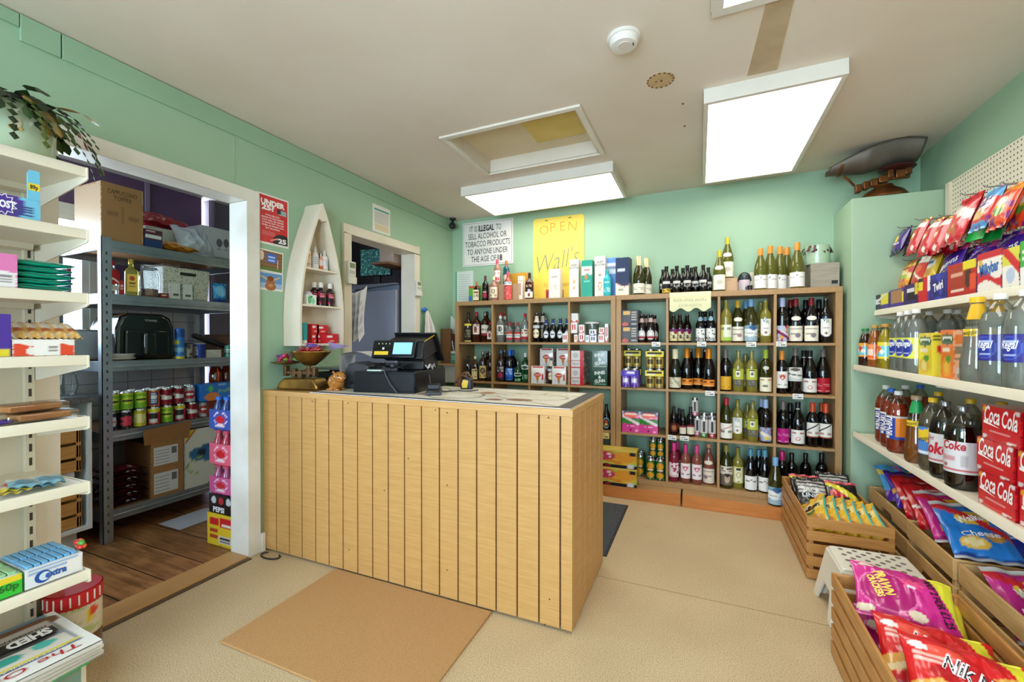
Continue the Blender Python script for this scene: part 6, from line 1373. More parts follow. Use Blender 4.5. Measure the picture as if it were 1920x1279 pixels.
rd_art = ['#cf1a1f',('w',.05,.02,7,0,'#a30f14'),('d',-.5,1,.12,.34,'#d9a04a'),('d',-.5,1,.14,.22,'#e9d4a0'),('e',.30,.80,.16,.08,'#e64a3a'),('d',1,.3,1.06,1.2,'#e2dc3a'),('e',.12,.82,.08,.05,'#efe6e0'),('t',.06,.60,.3,.74,2,4,'#e9b4a8'),('e',.5,.52,.34,.14,'#b5121a')]
rd_t = [('t','Nik Naks',.01,.012,.042,'#f2efec',{'bold': .05,'rot': -.42,'width': .15}),('t','Nik Naks',.012,.010,.042,'#1c1718',{'bold': .0,'rot': -.42,'width': .15})]
redb = bagx('corn_snack_bag',rd_art,.28,.22,.065,rd_t,seed=66,wr=1.3,end=.03,res=(60,44))
for x,y,z,l in [(.632,1.805,.262,'top pink prawn cracker bag with yellow price flash'),(.672,1.842,.190,'pink prawn cracker bag just behind the top one'),(.632,1.762,.125,'pink prawn cracker bag half covered in the middle of the crate'),(.664,1.786,.050,'lowest pink prawn cracker bag along the right side of the crate')]:
    lay('prawn',prawn,x,y,z,-.10,l,'pink prawn cracker bags',pitch=-1.05,roll=.10)
for x,y,z,l in [(.628,1.560,.200,'red corn snack bag lying under the nearest one'),(.648,1.425,.225,'red corn snack bag with white and black lettering, nearest the camera'),(.636,1.480,.118,'red corn snack bag beneath the nearest one'),(.655,1.315,.150,'red corn snack bag at the bottom photo edge')]:
    lay('redb',redb,x,y,z,-.10,l,'red corn snack bags',pitch=-1.05,roll=.10)
# ================================================================ LEFT WALL
def sheet_x(name,label,cat,y0,y1,z0,z1,col,items,X=XL + .0005,t_=.002,mat=None,group=None,rx=0):
    """sheet on the left wall facing the shop, items drawn from its centre"""
    w,h = y1 - y0,z1 - z0
    o = MB().box(0,-w / 2,-h / 2,t_,w / 2,h / 2).build(name,mat or ink(col,.45)); o.location = (X,(y0 + y1) / 2,(z0 + z1) / 2); o.rotation_euler = (rx,0,0); tag(o,label,cat,group)
    lettering(o,items(w,h),onx(t_,1),rough=.4); return o
def under25(w,h):
    W_ = '#f3efec'; it = [('p',rect(-w * .46,-h * .46,w * .46,h * .47),'#cf2a2c'),('t','UNDER',-.002,h * .345,h * .10,W_,{'bold': .05,'width': w * .76}),('t','25?',-w * .17,h * .24,h * .10,W_,{'bold': .05,'width': w * .40}),
      ('p',rect(w * .16,h * .15,w * .42,h * .25),'#8fb0b0'),('p',rect(w * .12,h * .17,w * .24,h * .27),'#3a2a30')]
    for i,tx in enumerate(['IF YOU ARE LUCKY','ENOUGH TO LOOK UNDER 25','YOU WILL BE ASKED','TO PROVE THAT YOU ARE','OVER 18 WHEN YOU','BUY ALCOHOL']):
        it.append(('t',tx,-w * .02,h * (.09 - .052 * i),h * .028,W_,{'bold': .02,'width': w * (.7 if i not in (0,5) else .45)}))
    for i in range(3): it.append(('p',rect(-w * .36,h * (-.25 - .03 * i),w * .05,h * (-.245 - .03 * i)),'#e9b9b4'))
    it += [('p',[(a * .5 if False else max(-w * .02,min(w * .46,x)),max(-h * .46,y)) for x,y in circle(w * .28,-h * .40,w * .30,h * .15,24)],'#211d20'),('t','25',w * .28,-h * .385,h * .09,W_,{'bold': .05,'width': w * .27}),('p',[(-w * .1,-h * .40),(w * .14,-h * .33),(w * .16,-h * .36),(-w * .1,-h * .43)],'#e88a86')]
    return it
sheet_x('poster','red under 25 age check poster beside the kitchen doorway','poster',1.682,1.887,1.760,2.048,'#ece7e3',under25)
sheet_x('postcard','postcard of a blue sign on timber boards, pinned below the red poster','postcard',1.684,1.848,1.600,1.728,'#efe9e2',lambda w,h: [('p',rect(-w * .46,-h * .44,w * .46,h * .44),'#8a6238')] + [('p',rect(-w * .46,h * y,w * .46,h * (y + .03)),'#6d4a28') for y in (-.28,-.12,.04,.2,.34)] + [('p',rect(-w * .46,-h * .44,w * .46,-h * .3),'#5f7a35'),('p',rect(-w * .16,-h * .06,w * .22,h * .34),'#3a68c8'),('p',rect(-w * .1,h * .16,w * .16,h * .22),'#cfdcf4'),('p',rect(-w * .1,0,w * .16,h * .08),'#a9c2ee'),('p',circle(-w * .36,h * .2,w * .09,h * .22),'#ead2c4'),('p',rect(w * .26,-h * .3,w * .29,h * .1),'#d9d2c9')],rx=-.03)
def cow(w,h):
    f = '#a8622f'; d = '#7a4018'
    return [('p',rect(-w * .46,-h * .38,w * .46,h * .46),'#5f8fc4'),('p',rect(-w * .46,-h * .38,w * .46,-h * .1),'#9fb9d6'),('p',circle(0,-h * .28,w * .22,h * .22,24),f),('p',circle(0,.0,w * .17,h * .32,24),f),
            ('p',[(-w * .12,h * .16),(-w * .36,h * .30),(-w * .40,h * .24),(-w * .13,h * .06)],'#cdb48a'),('p',[(w * .12,h * .16),(w * .36,h * .32),(w * .40,h * .26),(w * .13,h * .06)],'#cdb48a'),('p',circle(0,h * .16,w * .13,h * .14),d),('p',circle(0,-h * .22,w * .09,h * .08),'#cf9a72'),('p',circle(-w * .03,-h * .22,w * .015),'#3a2214'),('p',circle(w * .03,-h * .22,w * .015),'#3a2214'),('p',[(-w * .02,h * .1),(w * .02,h * .12),(0,-h * .1)],d)]
sheet_x('postcard','postcard of a shaggy brown highland cow under the timber boards postcard','postcard',1.682,1.846,1.494,1.598,'#efe9e2',cow)
sheet_x('paper_notice','white printed notice in a clear sleeve above the store doorway','paper',2.628,2.832,2.045,2.255,'#e6e1da',lambda w,h: [('p',rect(-w * .42,h * .30,w * .42,h * .36),'#3f9a8d'),('p',rect(-w * .38,-h * .42,w * .42,-h * .20),'#d9c9a0')] + [('p',rect(-w * .4,h * y,w * .4,h * (y + .018)),'#9a958f') for y in np.arange(-.16,.24,.055)],rx=.0)
sheet_x('masking_tape','strip of cream masking tape at the top right of the store doorway','tape',3.20,3.235,1.88,2.04,'#d9d3a8',lambda w,h: [])
# boat shelf
t = T('boat_shelf','cream boat shaped wall shelf with two shelves, left of the store doorway','shelf',(XL,2.015,1.170))
m_boat = M('cream_boat_paint','#e9decb',.5,scale=4,col2='#e0d3bd'); BH,BW,BD = .885,.168,.147
hw = lambda z: BW * (1 - max(0,z / BH) ** 2.5) * (1 + .05 * math.sin(PI * min(1,z / BH * 1.3)))
zs = [BH * (i / 22) for i in range(23)]
prof = [(-hw(z),z) for z in zs] + [(hw(z),z) for z in zs[::-1][1:]]
inn = [(-max(0,hw(z) - .012),z + (.012 if z == 0 else 0)) for z in zs[:21]] ; inn = inn + [(-a,b) for a,b in inn[::-1]]
mb = MB(); mb.closed = True
for s_ in (-1,1):
    for i in range(len(zs) - 1):
        a,b_ = zs[i],zs[i + 1]; f = lambda z,k: s_ * max(0.0005,hw(z) - k)
        q0 = [(0,f(a,0),a),(BD,f(a,0),a),(BD,f(a,.013),a),(0,f(a,.013),a)]; q1 = [(0,f(b_,0),b_),(BD,f(b_,0),b_),(BD,f(b_,.013),b_),(0,f(b_,.013),b_)]
        mb.hull(q0,q1)
mb.build('hull',m_boat,t)
MB().prism(prof,'x',.001,.010).build('back',M('cream_boat_back','#dfd2ba',.55,scale=3),t)
MB().box(.01,-hw(0) + .012,0,BD,hw(0) - .012,.014).build('bottom',m_boat,t)
SZ = [.25,.475]
for z in SZ: MB().box(.01,-hw(z) + .013,z - .012,BD - .004,hw(z) - .013,z).build('shelf',m_boat,t,bev=.001)
za = BH * .86; mb = MB(); mb.prism([(-hw(za) ,za),(-hw(BH * .93),BH * .93),(0,BH * 1.0),(hw(BH * .93),BH * .93),(hw(za),za),(hw(za) * .5,za + .022),(0,za + .012),(-hw(za) * .5,za + .022)],'x',BD - .014,BD + .002); mb.build('prow',m_boat,t)
bx_,by_ = XL + .075,2.015
def onboat(u,v,x=XL + .08): return uy(u,x,v)
ws = M('white_bottle','#e9e4dc',.35)
def spray(label,u,h,r,col,cap,z,x=XL + .075,band=None,group='bottles in the boat shelf',cone=True,capw=.45):
    t = T('lotion_bottle',label,'bottle',(x,onboat(u,540,x),z),-PI / 2 * -1,group)
    b = [(0,0),(r,0),(r,h * .62),(r * .9,h * .70),(r * .45,h * .76),(r * .45,h * .8)]
    MB().lathe(b + [(0,h * .8)],18).build('bottle',col,t); MB().lathe([(r * capw,h * .79),(r * capw,h * .88 if cone else h),(r * (.2 if cone else capw),h),(0,h)],14).build('cap',cap,t)
    if band:
        m = MB(); m.closed = False; m.grid(24,12,lambda u_,v_: ((r + .0005) * math.cos(-PI / 2 + (u_ - .5) * 3),(r + .0005) * math.sin(-PI / 2 + (u_ - .5) * 3),h * (.1 + .5 * v_)),art=band); m.build('label',p_lab,t)
    return t
z1,z2,z0 = 1.170 + SZ[1] + .0005,1.170 + SZ[0] + .0005,1.1845
spray('cream and orange suncream bottle with orange cap, leftmost on the top boat shelf',576,.155,.021,ws,cap_('sun_orange','#e0913f'),z1,band=['#ead9c4',('o',.6,.8,.25,.16,.6,'#e0a02f'),('r',.2,.1,.8,.2,'#d9a08a')],cone=False)
spray('white spray bottle, second on the top boat shelf',590.5,.150,.021,ws,ws,z1,band=['#e4e2e0',('t',.2,.2,.8,.9,4,3,'#a9b0b9')])
spray('small orange and clear spray bottle on the top boat shelf',601,.115,.014,cap_('peach','#e9a27f',.3),ws,z1,band=['#ead5cc',('r',0,0,1,.4,'#dd6f45')])
spray('white spray bottle, rightmost on the top boat shelf',608,.140,.021,ws,ws,z1,band=['#e4e2e0',('t',.2,.2,.8,.9,4,5,'#a9b0b9')])
carton('carton','small navy carton behind the orange spray bottle','carton',(XL + .04,onboat(600,480,XL + .04),z1),.04,.03,.115,['#2a2440',('r',.2,.6,.8,.8,'#6d5a8f')],rz=PI / 2)
for i,(u,x) in enumerate([(589,.055),(601,.085),(618,.09)]): spray('dark berry juice bottle with white cap on the middle boat shelf, %s from the left' % ['first','second','third'][i],u,.150,.024,M('dark_berry_glass','#1d0b12',.1,coat=.5),ws,z2,XL + x,['#2a1018',('t',.2,.5,.8,.9,2,3,'#d97a8a'),('s',10,.1,4,'#c22545')],cone=False,capw=.6)
t = T('tissue_tub','white tub with green leaf print on the middle boat shelf','tub',(XL + .09,onboat(577,560,XL + .09),z2))
t.rotation_euler = (0,0,PI / 2); artbox('box',.072,.06,.062,['#e4e9e2',('e',.3,.5,.18,.4,'#5fb57a'),('e',.65,.4,.2,.3,'#8fcfa0'),('e',.5,.8,.1,.12,'#2f8f5a')],parent=t); MB().sphere((0,0,.062),.026,18,10,(1,1,.9)).build('tissue',M('lilac_white','#d5cfe0',.6),t)
tp = ['#cf1f2a',('r',.08,.62,.92,.80,'#efe4e0'),('r',.3,.2,.7,.3,'#e9a5a0'),('r',.55,.62,.92,.8,'#cf1f2a')]
for i,(u,x,zz_,w,h) in enumerate([(585,.06,0,.05,.06),(594,.06,0,.05,.06),(586,.06,.061,.055,.06),(600,.06,.061,.09,.055),(611,.06,.0,.06,.065),(617,.11,0,.10,.06)]):
    carton('toothpaste_carton','red and white toothpaste carton in the boat shelf, %s' % ['lower left','lower second','upper left','upper right','lower behind the big one','large one in front at right'][i],'carton',(XL + x,onboat(u,620,XL + x),z0 + zz_),w,.045,h,tp,rz=PI / 2,group='red toothpaste cartons',res=14)
t = T('toothpaste_tube','teal toothpaste tube standing at the left of the boat shelf','tube',(XL + .11,onboat(570,630,XL + .11),z0)); MB().lathe([(0,0),(.015,0),(.015,.02)],14).build('cap',ws,t); MB().hull([(.017 * math.cos(a),.017 * math.sin(a),.02) for a in np.linspace(0,2 * PI,16)[:-1]],[(.003 * math.cos(a),.024 * math.sin(a),.125) for a in np.linspace(0,2 * PI,16)[:-1]]).build('tube',M('teal_tube','#1f9aa0',.3),t)
# remotes, papers, hook
def remote(label,u0,u1,v0,v1,sc=1):
    a,b_ = at(u0,v0,X=XL + .03),at(u1,v1,X=XL + .03); w,h = b_.y - a.y,a.z - b_.z
    t = T('remote_control',label,'remote control',(XL + .019,(a.y + b_.y) / 2,(a.z + b_.z) / 2),group='remote controls in wall holders')
    MB().box(0,-w / 2,-h / 2,.022,w / 2,h / 2).build('body',M('remote_white','#dcd8ce',.4),t,bev=.004)
    MB().box(.001,-w * .56,-h * .54,.027,w * .56,-h * .22).build('holder',M('remote_holder','#e4e0d6',.4),t,bev=.003)
    MB().box(.022,-w * .34,h * .2,.0232,w * .34,h * .42).build('screen',M('lcd_green','#7f8a6a',.2),t)
    mb = MB(); [mb.box(.022,-w * .36 + w * .26 * i,h * .02 - h * .08 * j,.0236,-w * .2 + w * .26 * i,h * .06 - h * .08 * j) for i in range(3) for j in range(2)]; mb.build('buttons',M('button_grey','#8f8c86',.5),t,label='grey buttons')
remote('white remote control in a holder on the left side of the store doorway',651,665,489,532); remote('white remote control in a holder on the right side of the store doorway',779,788.5,526,555)
t = T('paper_bundle','bundle of white papers hung on the left edge of the store doorway','papers',(XL - .03,D2[0] + .03,1.35))
for i in range(3):
    m = MB(); m.closed = False; m.grid(6,12,lambda u,v: (.03 * i + .012 * math.sin(v * 4 + i),.015 * i + .07 * u * (1 - .2 * v),.20 - .36 * v + .03 * u * i),art=['#d5d3d4',('t',.1,.1,.8,.9,14,i,'#b0aeb2')]); m.build('sheet',PRINT('paper'),t)
hp = at(798,581,X=XL + .03)
t = T('wall_hook','bright blue wall hook right of the store doorway','hook',(XL,hp.y,hp.z)); MB().sphere((.02,0,0),.03,16,10,(.6,1.2,.7)).build('hook',M('blue_plastic','#2f6fc4',.35),t); MB().cyl((0,0,0),(.02,0,0),.018).build('stem',M('blue_plastic'),t)
mb = MB(); mb.closed = False
def cloth(u,v): 
    w = .02 + .10 * min(1,v * 1.6) * (1 - .25 * max(0,v - .5)); 
    return (XL + .035 + .018 * math.sin(u * 14 + v * 3) * min(1,v * 3) + .012,hp.y + (u - .5) * 2 * w + .06 * v,hp.z - .01 - .47 * v + .03 * math.sin(u * 9) * v)
mb.grid(40,30,cloth); tag(mb.build('cloth',M('white_cotton','#e2ddd6',.9,scale=30)),'white cotton cloth hanging from the blue hook','cloth')
# little shelf by the left cube shelf with a wicker rack
wy = 3.63
tag(MB().box(XL,wy - .12,.965,KX1 - .004,wy + .1,.985).build('wall_shelf',m_kx),'small wooden shelf between the left wall and the cube shelf','shelf')
tag(MB().box(XL + .03,wy - .05,.80,KX1 - .02,wy + .09,.962).build('storage_box',M('dull_white_box','#c9c5bd',.6)),'dull white box under the small wooden shelf','box')
t = T('magazine_rack','brown wicker magazine rack on the small wooden shelf','rack',(-2.295,wy - .06,.9855)); m_wk = M('brown_wicker','#8a5a34',.7,scale=60,stretch=(1,1,3),col2='#5f3a1e',bump=.5,bscale=120)
MB().box(0.003,0,0,.115,.02,.33).build('back',m_wk,t,bev=.003); MB().box(.003,.02,0,.018,.13,.28).build('side',m_wk,t,bev=.003); MB().box(.1,.02,0,.115,.13,.28).build('side',m_wk,t,bev=.003)
m = MB(); m.closed = False; m.grid(8,10,lambda u,v: (-2.25 + .12 * u,wy + .05 - .02 * u * v,1.16 + .28 * v - .06 * u + .01 * math.sin(u * 9))); tag(m.build('paper_bundle',ink('#d9d5cc',.7)),'curled white papers standing in the brown wicker rack','papers')
carton('storage_box','small green box of pens beside the wicker rack','box',(-2.135,wy - .03,.9855),.09,.06,.115,['#3a8f72',('r',0,.84,1,1,'#d9d5cc'),('t',.1,.2,.9,.6,2,3,'#7fbca5')])
for i,(dx,c,l) in enumerate([(-.03,'#d9d5cc','white'),(-.012,'#3a3450','dark'),(.012,'#8a2f3a','red'),(.03,'#c9c2b0','cream')]):
    tag(MB().cyl((-2.135 + dx,wy - .03,1.101),(-2.135 + dx * 1.5,wy - .04,1.20 - .02 * i),.006,10).build('pen',ink(c)),'%s pen standing on the small green box' % l,'pen','pens by the wicker rack')

# ================================================================ ON THE COUNTER
ZM = ZCT + .0005
m_brass = M('aged_brass','#b08a45',.3,.9,scale=14,col2='#7d5a2a'); m_iron = M('brown_iron','#5a4230',.5,.6,scale=20,col2='#7a5a34')
t = T('weighing_scales','antique brass shop scales with two pans of sweets on the counter corner','scales',(-2.115,1.835,ZM),.14)
MB().prism([(-.145,0),(.135,0),(.140,.02),(.105,.066),(-.095,.066),(-.13,.04)],'y',-.055,.055).build('base',m_brass,t,bev=.018,seg=4)
MB().box(-.13,-.012,.085,.09,.012,.105).box(-.13,-.018,.075,-.11,.018,.135).box(.07,-.018,.075,.09,.018,.130).box(-.03,-.02,.06,.0,.02,.11).box(-.075,-.014,.07,-.05,.014,.12).box(.03,-.014,.07,.05,.014,.122).build('beam',m_iron,t,bev=.004)
MB().cyl((.045,0,.10),(.03,0,.16),.010).cyl((.0,0,.105),(.05,0,.14),.006).build('post',m_iron,t)
MB().lathe([(0,.140),(.03,.140),(.075,.150),(.086,.158),(.084,.161),(.07,.155),(0,.146)],28,-.12).build('plate',m_brass,t)
mb = MB(); mb.lathe([(0,.138),(.03,.139),(.075,.175),(.105,.218),(.104,.222),(.072,.18),(.028,.146),(0,.145)],32,.045)
for i,(x,y,z) in enumerate(mb.v):
    if x - .045 > .06 and z > .2: mb.v[i] = (x + .032 * (1 - min(1,abs(y) / .09)),y,z)
mb.build('scoop',m_brass,t)
def sweet(col):
    def mk():
        mb = MB(); mb.sphere((0,0,0),.013,10,7,(1.2,.8,.8))
        for s in (-1,1): mb.hull([(s * .013,-.003,-.003),(s * .013,.003,-.003),(s * .013,.003,.003),(s * .013,-.003,.003)],[(s * .026,-.010,-.004),(s * .026,.010,-.002),(s * .025,.010,.001),(s * .025,-.010,.003)])
        return tag(mb.build('wrapped_sweet',M('sweet_' + col.strip('#'),col,.25,.2,coat=.3)),'x','sweet')
    return mk
rg = random.Random(4); cols = ['#b3202c','#c8283a','#6a3fa0','#d9702f','#4a63a8','#b9479a','#8f1f30']; T2 = t.matrix_basis
for k in range(26):
    a = rg.uniform(0,2 * PI); r_ = rg.uniform(0,.08); z = .222 + .034 * (1 - r_ / .08) * rg.uniform(.5,1.3); c = cols[k % 7]
    p = Matrix.Translation((-2.115,1.835,ZM)) @ Matrix.Rotation(.14,4,'Z') @ Vector((.045 + r_ * math.cos(a),r_ * math.sin(a),z))
    use('sw' + c,sweet(c),p,0,'foil wrapped sweet heaped in the large brass scoop','sweets in the large scoop',rot=(rg.uniform(-.6,.6),rg.uniform(-.6,.6),rg.uniform(0,6)))
for k in range(11):
    a = rg.uniform(0,2 * PI); r_ = rg.uniform(0,.055); c = ['#c22560','#8fb83a','#d9406a','#7a3a8f','#d95a3a'][k % 5]
    p = Matrix.Translation((-2.115,1.835,ZM)) @ Matrix.Rotation(.14,4,'Z') @ Vector((-.12 + r_ * math.cos(a),r_ * math.sin(a),.170 + .022 * (k > 6)))
    use('sw' + c,sweet(c),p,0,'wrapped sweet in the small brass plate','sweets in the small plate',rot=(rg.uniform(-.6,.6),rg.uniform(-.6,.6),rg.uniform(0,6)))
m = MB(); m.closed = False; m.grid(6,4,lambda u,v: (-2.09 + .16 * u,2.01 - .02 * v,ZM + .225 + .05 * v * (1 - u) + .025 * u)); tag(m.build('paper_slip',ink('#b7a0cf',.6)),'lilac paper slip sticking up behind the brass scoop','paper')
t = T('digital_scales','black digital scales with a blue display behind the brass ones','scales',(-2.05,2.12,ZM + .0035),.0)
MB().box(-.15,-.12,0,.15,.12,.085).build('body',M('black_plastic'),t,bev=.008); MB().box(-.16,-.13,.100,.16,.13,.112).build('plate',M('dull_steel','#8f9296',.35,.8),t,bev=.004); MB().box(-.1,-.06,.085,.1,.06,.1).build('support',M('black_plastic'),t)
MB().box(-.03,-.1225,.035,.06,-.12,.070).build('display',M('blue_lcd','#16406a',.15),t)
# guinea pig money box
t = T('animal_figurine','glossy brown china guinea pig standing on the counter','figurine',(-1.885,1.86,ZM),.25)
mb = MB(); mb.sphere((-.005,0,.048),.05,20,14,(.95,.8,.95)).sphere((.022,-.012,.076),.036,18,12,(1.05,.95,.9)).sphere((.043,-.022,.070),.019,14,10)
for s in (-1,1): mb.sphere((.012 + .012 * s,-.012 + s * -.026 * 0 - .02 * s * 0 + s * .024,.106),.010,10,8,(.6,1,1)).sphere((.02,s * .025 - .01,.008),.014,10,8,(1.5,.8,.6)).sphere((-.03,s * .028,.008),.014,10,8,(1.5,.8,.6))
o = mb.build('body',M('glazed_brown_china','#b5762f',.15,scale=30,col2='#9a5c20',coat=.6),t); rm = o.modifiers.new('fuse','REMESH'); rm.mode = 'VOXEL'; rm.voxel_size = .0035; rm.use_smooth_shade = True; sm = o.modifiers.new('smooth','SMOOTH'); sm.iterations = 6
for s in (-1,1): MB().sphere((.034 + .003 * s,-.014 + s * .029,.085),.005,10,8).build('eye',M('eye_black','#0a0808',.1,coat=1),t)
MB().sphere((.061,-.026,.072),.004,8,6).build('nose',M('nose_pink','#c98a72',.3),t)
# till
td = T('cash_drawer','black metal cash drawer on the counter','cash drawer',(-1.545,1.845,ZM + .003),.19)
m_till = M('black_till_plastic','#141416',.35,scale=30); m_till2 = M('black_drawer_steel','#101318',.3,.3)
MB().box(-.18,.004,0,.18,.44,.114).build('housing',m_till2,td,bev=.003); MB().box(-.176,0,.012,.176,.004,.104).build('drawer',m_till2,td,bev=.002)
tt = T('till_terminal','black till with a small blue customer screen on the cash drawer','till',(-1.545,1.845,ZM + .1175),.19)
def tl(y,z): return (y,z)
MB().prism([(.18,0),(.40,0),(.40,.04),(.34,.10),(.20,.10)],'x',-.015,.15).build('stand',m_till,tt,bev=.006)
MB().prism([(.135,.062),(.165,.050),(.36,.10),(.40,.145),(.30,.195),(.16,.160)],'x',-.075,.165).build('body',m_till,tt,bev=.008)
fp = MB().prism([(.105,.070),(.135,.062),(.168,.158),(.138,.168)],'x',-.135,.125).build('customer_panel',M('till_panel','#0d0d0f',.25,coat=.3),tt,bev=.006)
n_ = Vector((0,-.098,.033)).normalized()
def panelq(x0,x1,k0,k1,name,mat,lift=.0012):
    a = Vector((0,.105,.070)); b_ = Vector((0,.138,.168)); p0,p1 = a.lerp(b_,k0) + n_ * -.0 ,a.lerp(b_,k1); nn = Vector((0,-(b_ - a).z,(b_ - a).y)).normalized()
    q = [Vector((x0,0,0)) + p0,Vector((x1,0,0)) + p0,Vector((x1,0,0)) + p1,Vector((x0,0,0)) + p1]
    return MB().hull([v + nn * .0001 for v in q],[v + nn * lift for v in q]).build(name,mat,fp,smooth=0)
panelq(-.005,.108,.20,.86,'screen',EMIT('blue_lcd_lit','#7fb4e0',.75)); panelq(-.118,-.032,.16,.36,'badge',M('yellow_badge','#e0b92a',.4)); panelq(-.072,-.060,.46,.58,'mark',ink('#d9d6d0'))
for i in range(4): panelq(-.10 + .022 * i,-.094 + .022 * i,.76,.82,'indicator',ink('#b9b6b0'))
MB().prism([(.16,.160),(.168,.166),(.30,.200),(.297,.194)],'x',.1655,.168).build('trim_line',M('yellow_badge'),tt)
MB().prism([(.285,.212),(.300,.214),(.425,.045),(.41,.038)],'x',-.09,.185).build('operator_screen',m_till,tt,bev=.006)
mb = MB()
for i in range(6):
    rgc = random.Random(i); mb.tube([Vector((-.12 + .2 * j / 7 + rgc.uniform(-.02,.02),.10 + .03 * math.sin(j + i) + rgc.uniform(0,.03),.008 + .03 * abs(math.sin(j * .8 + i)))) for j in range(8)],.004,6)
mb.build('cables',M('black_plastic'),tt)
M_ = Matrix.Translation(td.location) @ Matrix.Rotation(.19,4,'Z')
tp_ = lambda x,y,z: M_ @ Vector((x,y,z))
o = MB().box(-.045,-.02,0,.045,.02,.008).build('pad',M('pale_mint_plastic','#c9dcd2',.4),None,bev=.004); o.location = tp_(-.06,.03,.1145); o.rotation_euler = (0,0,.1); tag(o,'pale mint gadget lying on the front of the cash drawer','gadget')
o = MB().tube([tp_(*q) for q in [(-.03,.03,.122),(.0,.01,.125),(.02,-.012,.10),(.05,-.016,.05),(.09,-.02,.006)]],.003,8).build('cable',M('grey_cable','#4a4a4c',.5)); tag(o,'thin grey cable hanging down the cash drawer front','cable')
o = MB().tube([tp_(*q) for q in [(.186,.18,.085),(.20,.16,.04),(.24,.14,.004),(.31,.12,.0035),(.36,.17,.0035),(.42,.16,.0035),(.46,.22,.0035)]],.003,8).build('cable',M('grey_cable')); tag(o,'thin grey cable looping over the counter mat right of the till','cable')
m = MB(); m.closed = False; rgn = random.Random(8); m.grid(10,8,lambda u,v: tuple(tp_(.08 + .10 * u,.20 + .09 * v,.116 + .022 * abs(math.sin(u * 7 + v * 5)) + .012 * math.sin(v * 11)))); tag(m.build('receipt',ink('#cfcac4',.8),None,smooth=20),'crumpled till receipt at the right rear of the cash drawer','receipt')
t = T('receipt_printer','dark rounded receipt printer left of the cash drawer','printer',(-1.83,2.02,ZM + .0035),.19)
MB().prism([(-.09,0),(.07,0),(.07,.135),(-.02,.155),(-.065,.14),(-.09,.09)],'y',-.07,.09).build('body',M('charcoal_plastic','#3a3a3d',.4),t,bev=.01); MB().box(-.05,-.0725,.025,.05,-.07,.045).build('slot',M('black_plastic'),t)
m = MB(); m.closed = False
def rc(u,v):
    s = v * .46; x = -.10 - .005 * math.sin(v * 6) + .0 ; 
    if v < .55: return (-.115 - .012 * math.sin(v * 5),-.06 + .16 * u,.01 + .19 * v / .55)
    k = (v - .55) / .45; return (-.115 + .20 * k,-.06 + .16 * u,.20 + .022 * math.sin(k * 2.6) - .03 * k * k)
m.grid(12,24,rc,art=['#d2d0d3',('t',.1,.05,.8,.5,12,3,'#b3b2b8')]); o = m.build('receipt_paper',PRINT('paper'),None); o.location = t.location; o.rotation_euler = (0,0,.19); tag(o,'long white receipt paper curling over the receipt printer','receipt')
t = T('card_reader','black card reader lying in its cradle in front of the cash drawer','card reader',(-1.285,1.935,ZM + .003),.55)
MB().prism([(-.085,0),(.085,0),(.085,.022),(.03,.03),(-.085,.016)],'x',-.04,.04).build('cradle',M('charcoal_plastic'),t,bev=.004); MB().box(-.032,-.02,.024,.032,.05,.05).build('terminal',M('black_plastic'),t,bev=.004); MB().box(-.026,-.074,.018,.026,-.04,.0205).build('screen',M('lcd_dark','#2a2f30',.1),t)
t = T('tape_measure','black tape measure with a yellow face on the counter mat','tape measure',(-1.232,2.195,ZM + .003),.2)
MB().prism([(-.034,0),(.034,0),(.036,.02),(.03,.055),(.0,.068),(-.03,.055),(-.036,.02)],'y',-.02,.02).build('case',M('black_plastic'),t,bev=.006); MB().prism([(-.022,.008),(.006,.008),(.014,.05),(-.016,.055),(-.026,.03)],'y',-.0225,-.0205).build('face',M('yellow_badge'),t)
t = T('basket','brown handled bag lying behind the tape measure','basket',(-1.30,2.30,ZM)); MB().box(-.05,-.02,0,.05,.0,.05).build('body',M('brown_leather','#6a3f26',.5),t,bev=.004)
for k in (0,.02): MB().tube([(-.05 + .1 * q - k,0,.045 + .045 * math.sin(PI * q) - k) for q in np.linspace(0,1,12)],.006,8).build('handle',M('brown_leather'),t)

# ================================================================ ANTIQUE SCALES ON THE CORNER BOX
t = T('antique_scales','antique copper scales with a big grey tin scoop on top of the green corner box','scales',(1.06,3.50,2.1055),0)
m_cop = M('aged_copper','#8f5a2f',.35,.8,scale=14,col2='#5f3a22'); m_tin = M('dull_grey_tin','#6d665a',.5,.6,scale=6,col2='#5a5044'); m_red = M('dark_red_iron','#4a2320',.4,.3)
MB().lathe([(0,0),(.12,0),(.125,.01),(.10,.045),(.055,.072),(.045,.09),(0,.09)],28,.02,0,0).build('base',m_cop,t)
mb = MB()
for x,z,w,h in [(-.13,.06,.03,.05),(-.09,.075,.03,.05),(-.055,.09,.04,.045),(-.01,.105,.05,.045),(.035,.13,.03,.06),(.075,.125,.05,.05),(.12,.14,.035,.05)]: mb.box(x,-.025,z,x + w,.025,z + h)
mb.box(-.13,-.012,.085,-.0,.012,.10).box(-.02,-.012,.12,.15,.012,.135); mb.build('beam',m_cop,t,bev=.004)
MB().lathe([(0,.178),(.085,.178),(.095,.186),(.09,.196),(0,.190)],28,.085,0).build('plate',m_red,t)
mb = MB(); mb.closed = False
def scoop(u,v):
    a = PI * (.02 + .96 * v) ; L = u; w = .115 * (1 - .55 * max(0,.42 - L) / .42) ; cx = -.27 + .45 * L; zc_ = .225 + .075 * min(1,L * 1.3)
    return (cx - .03 * math.sin(a) * (1 - L) * .5 + .02 * L * (1 - math.sin(a)),-w * math.cos(a) * .9,zc_ + .015 - w * math.sin(a) * .85 + .045 * (abs(math.cos(a)) ** 2) * math.sin(PI * min(1,L * .9)))
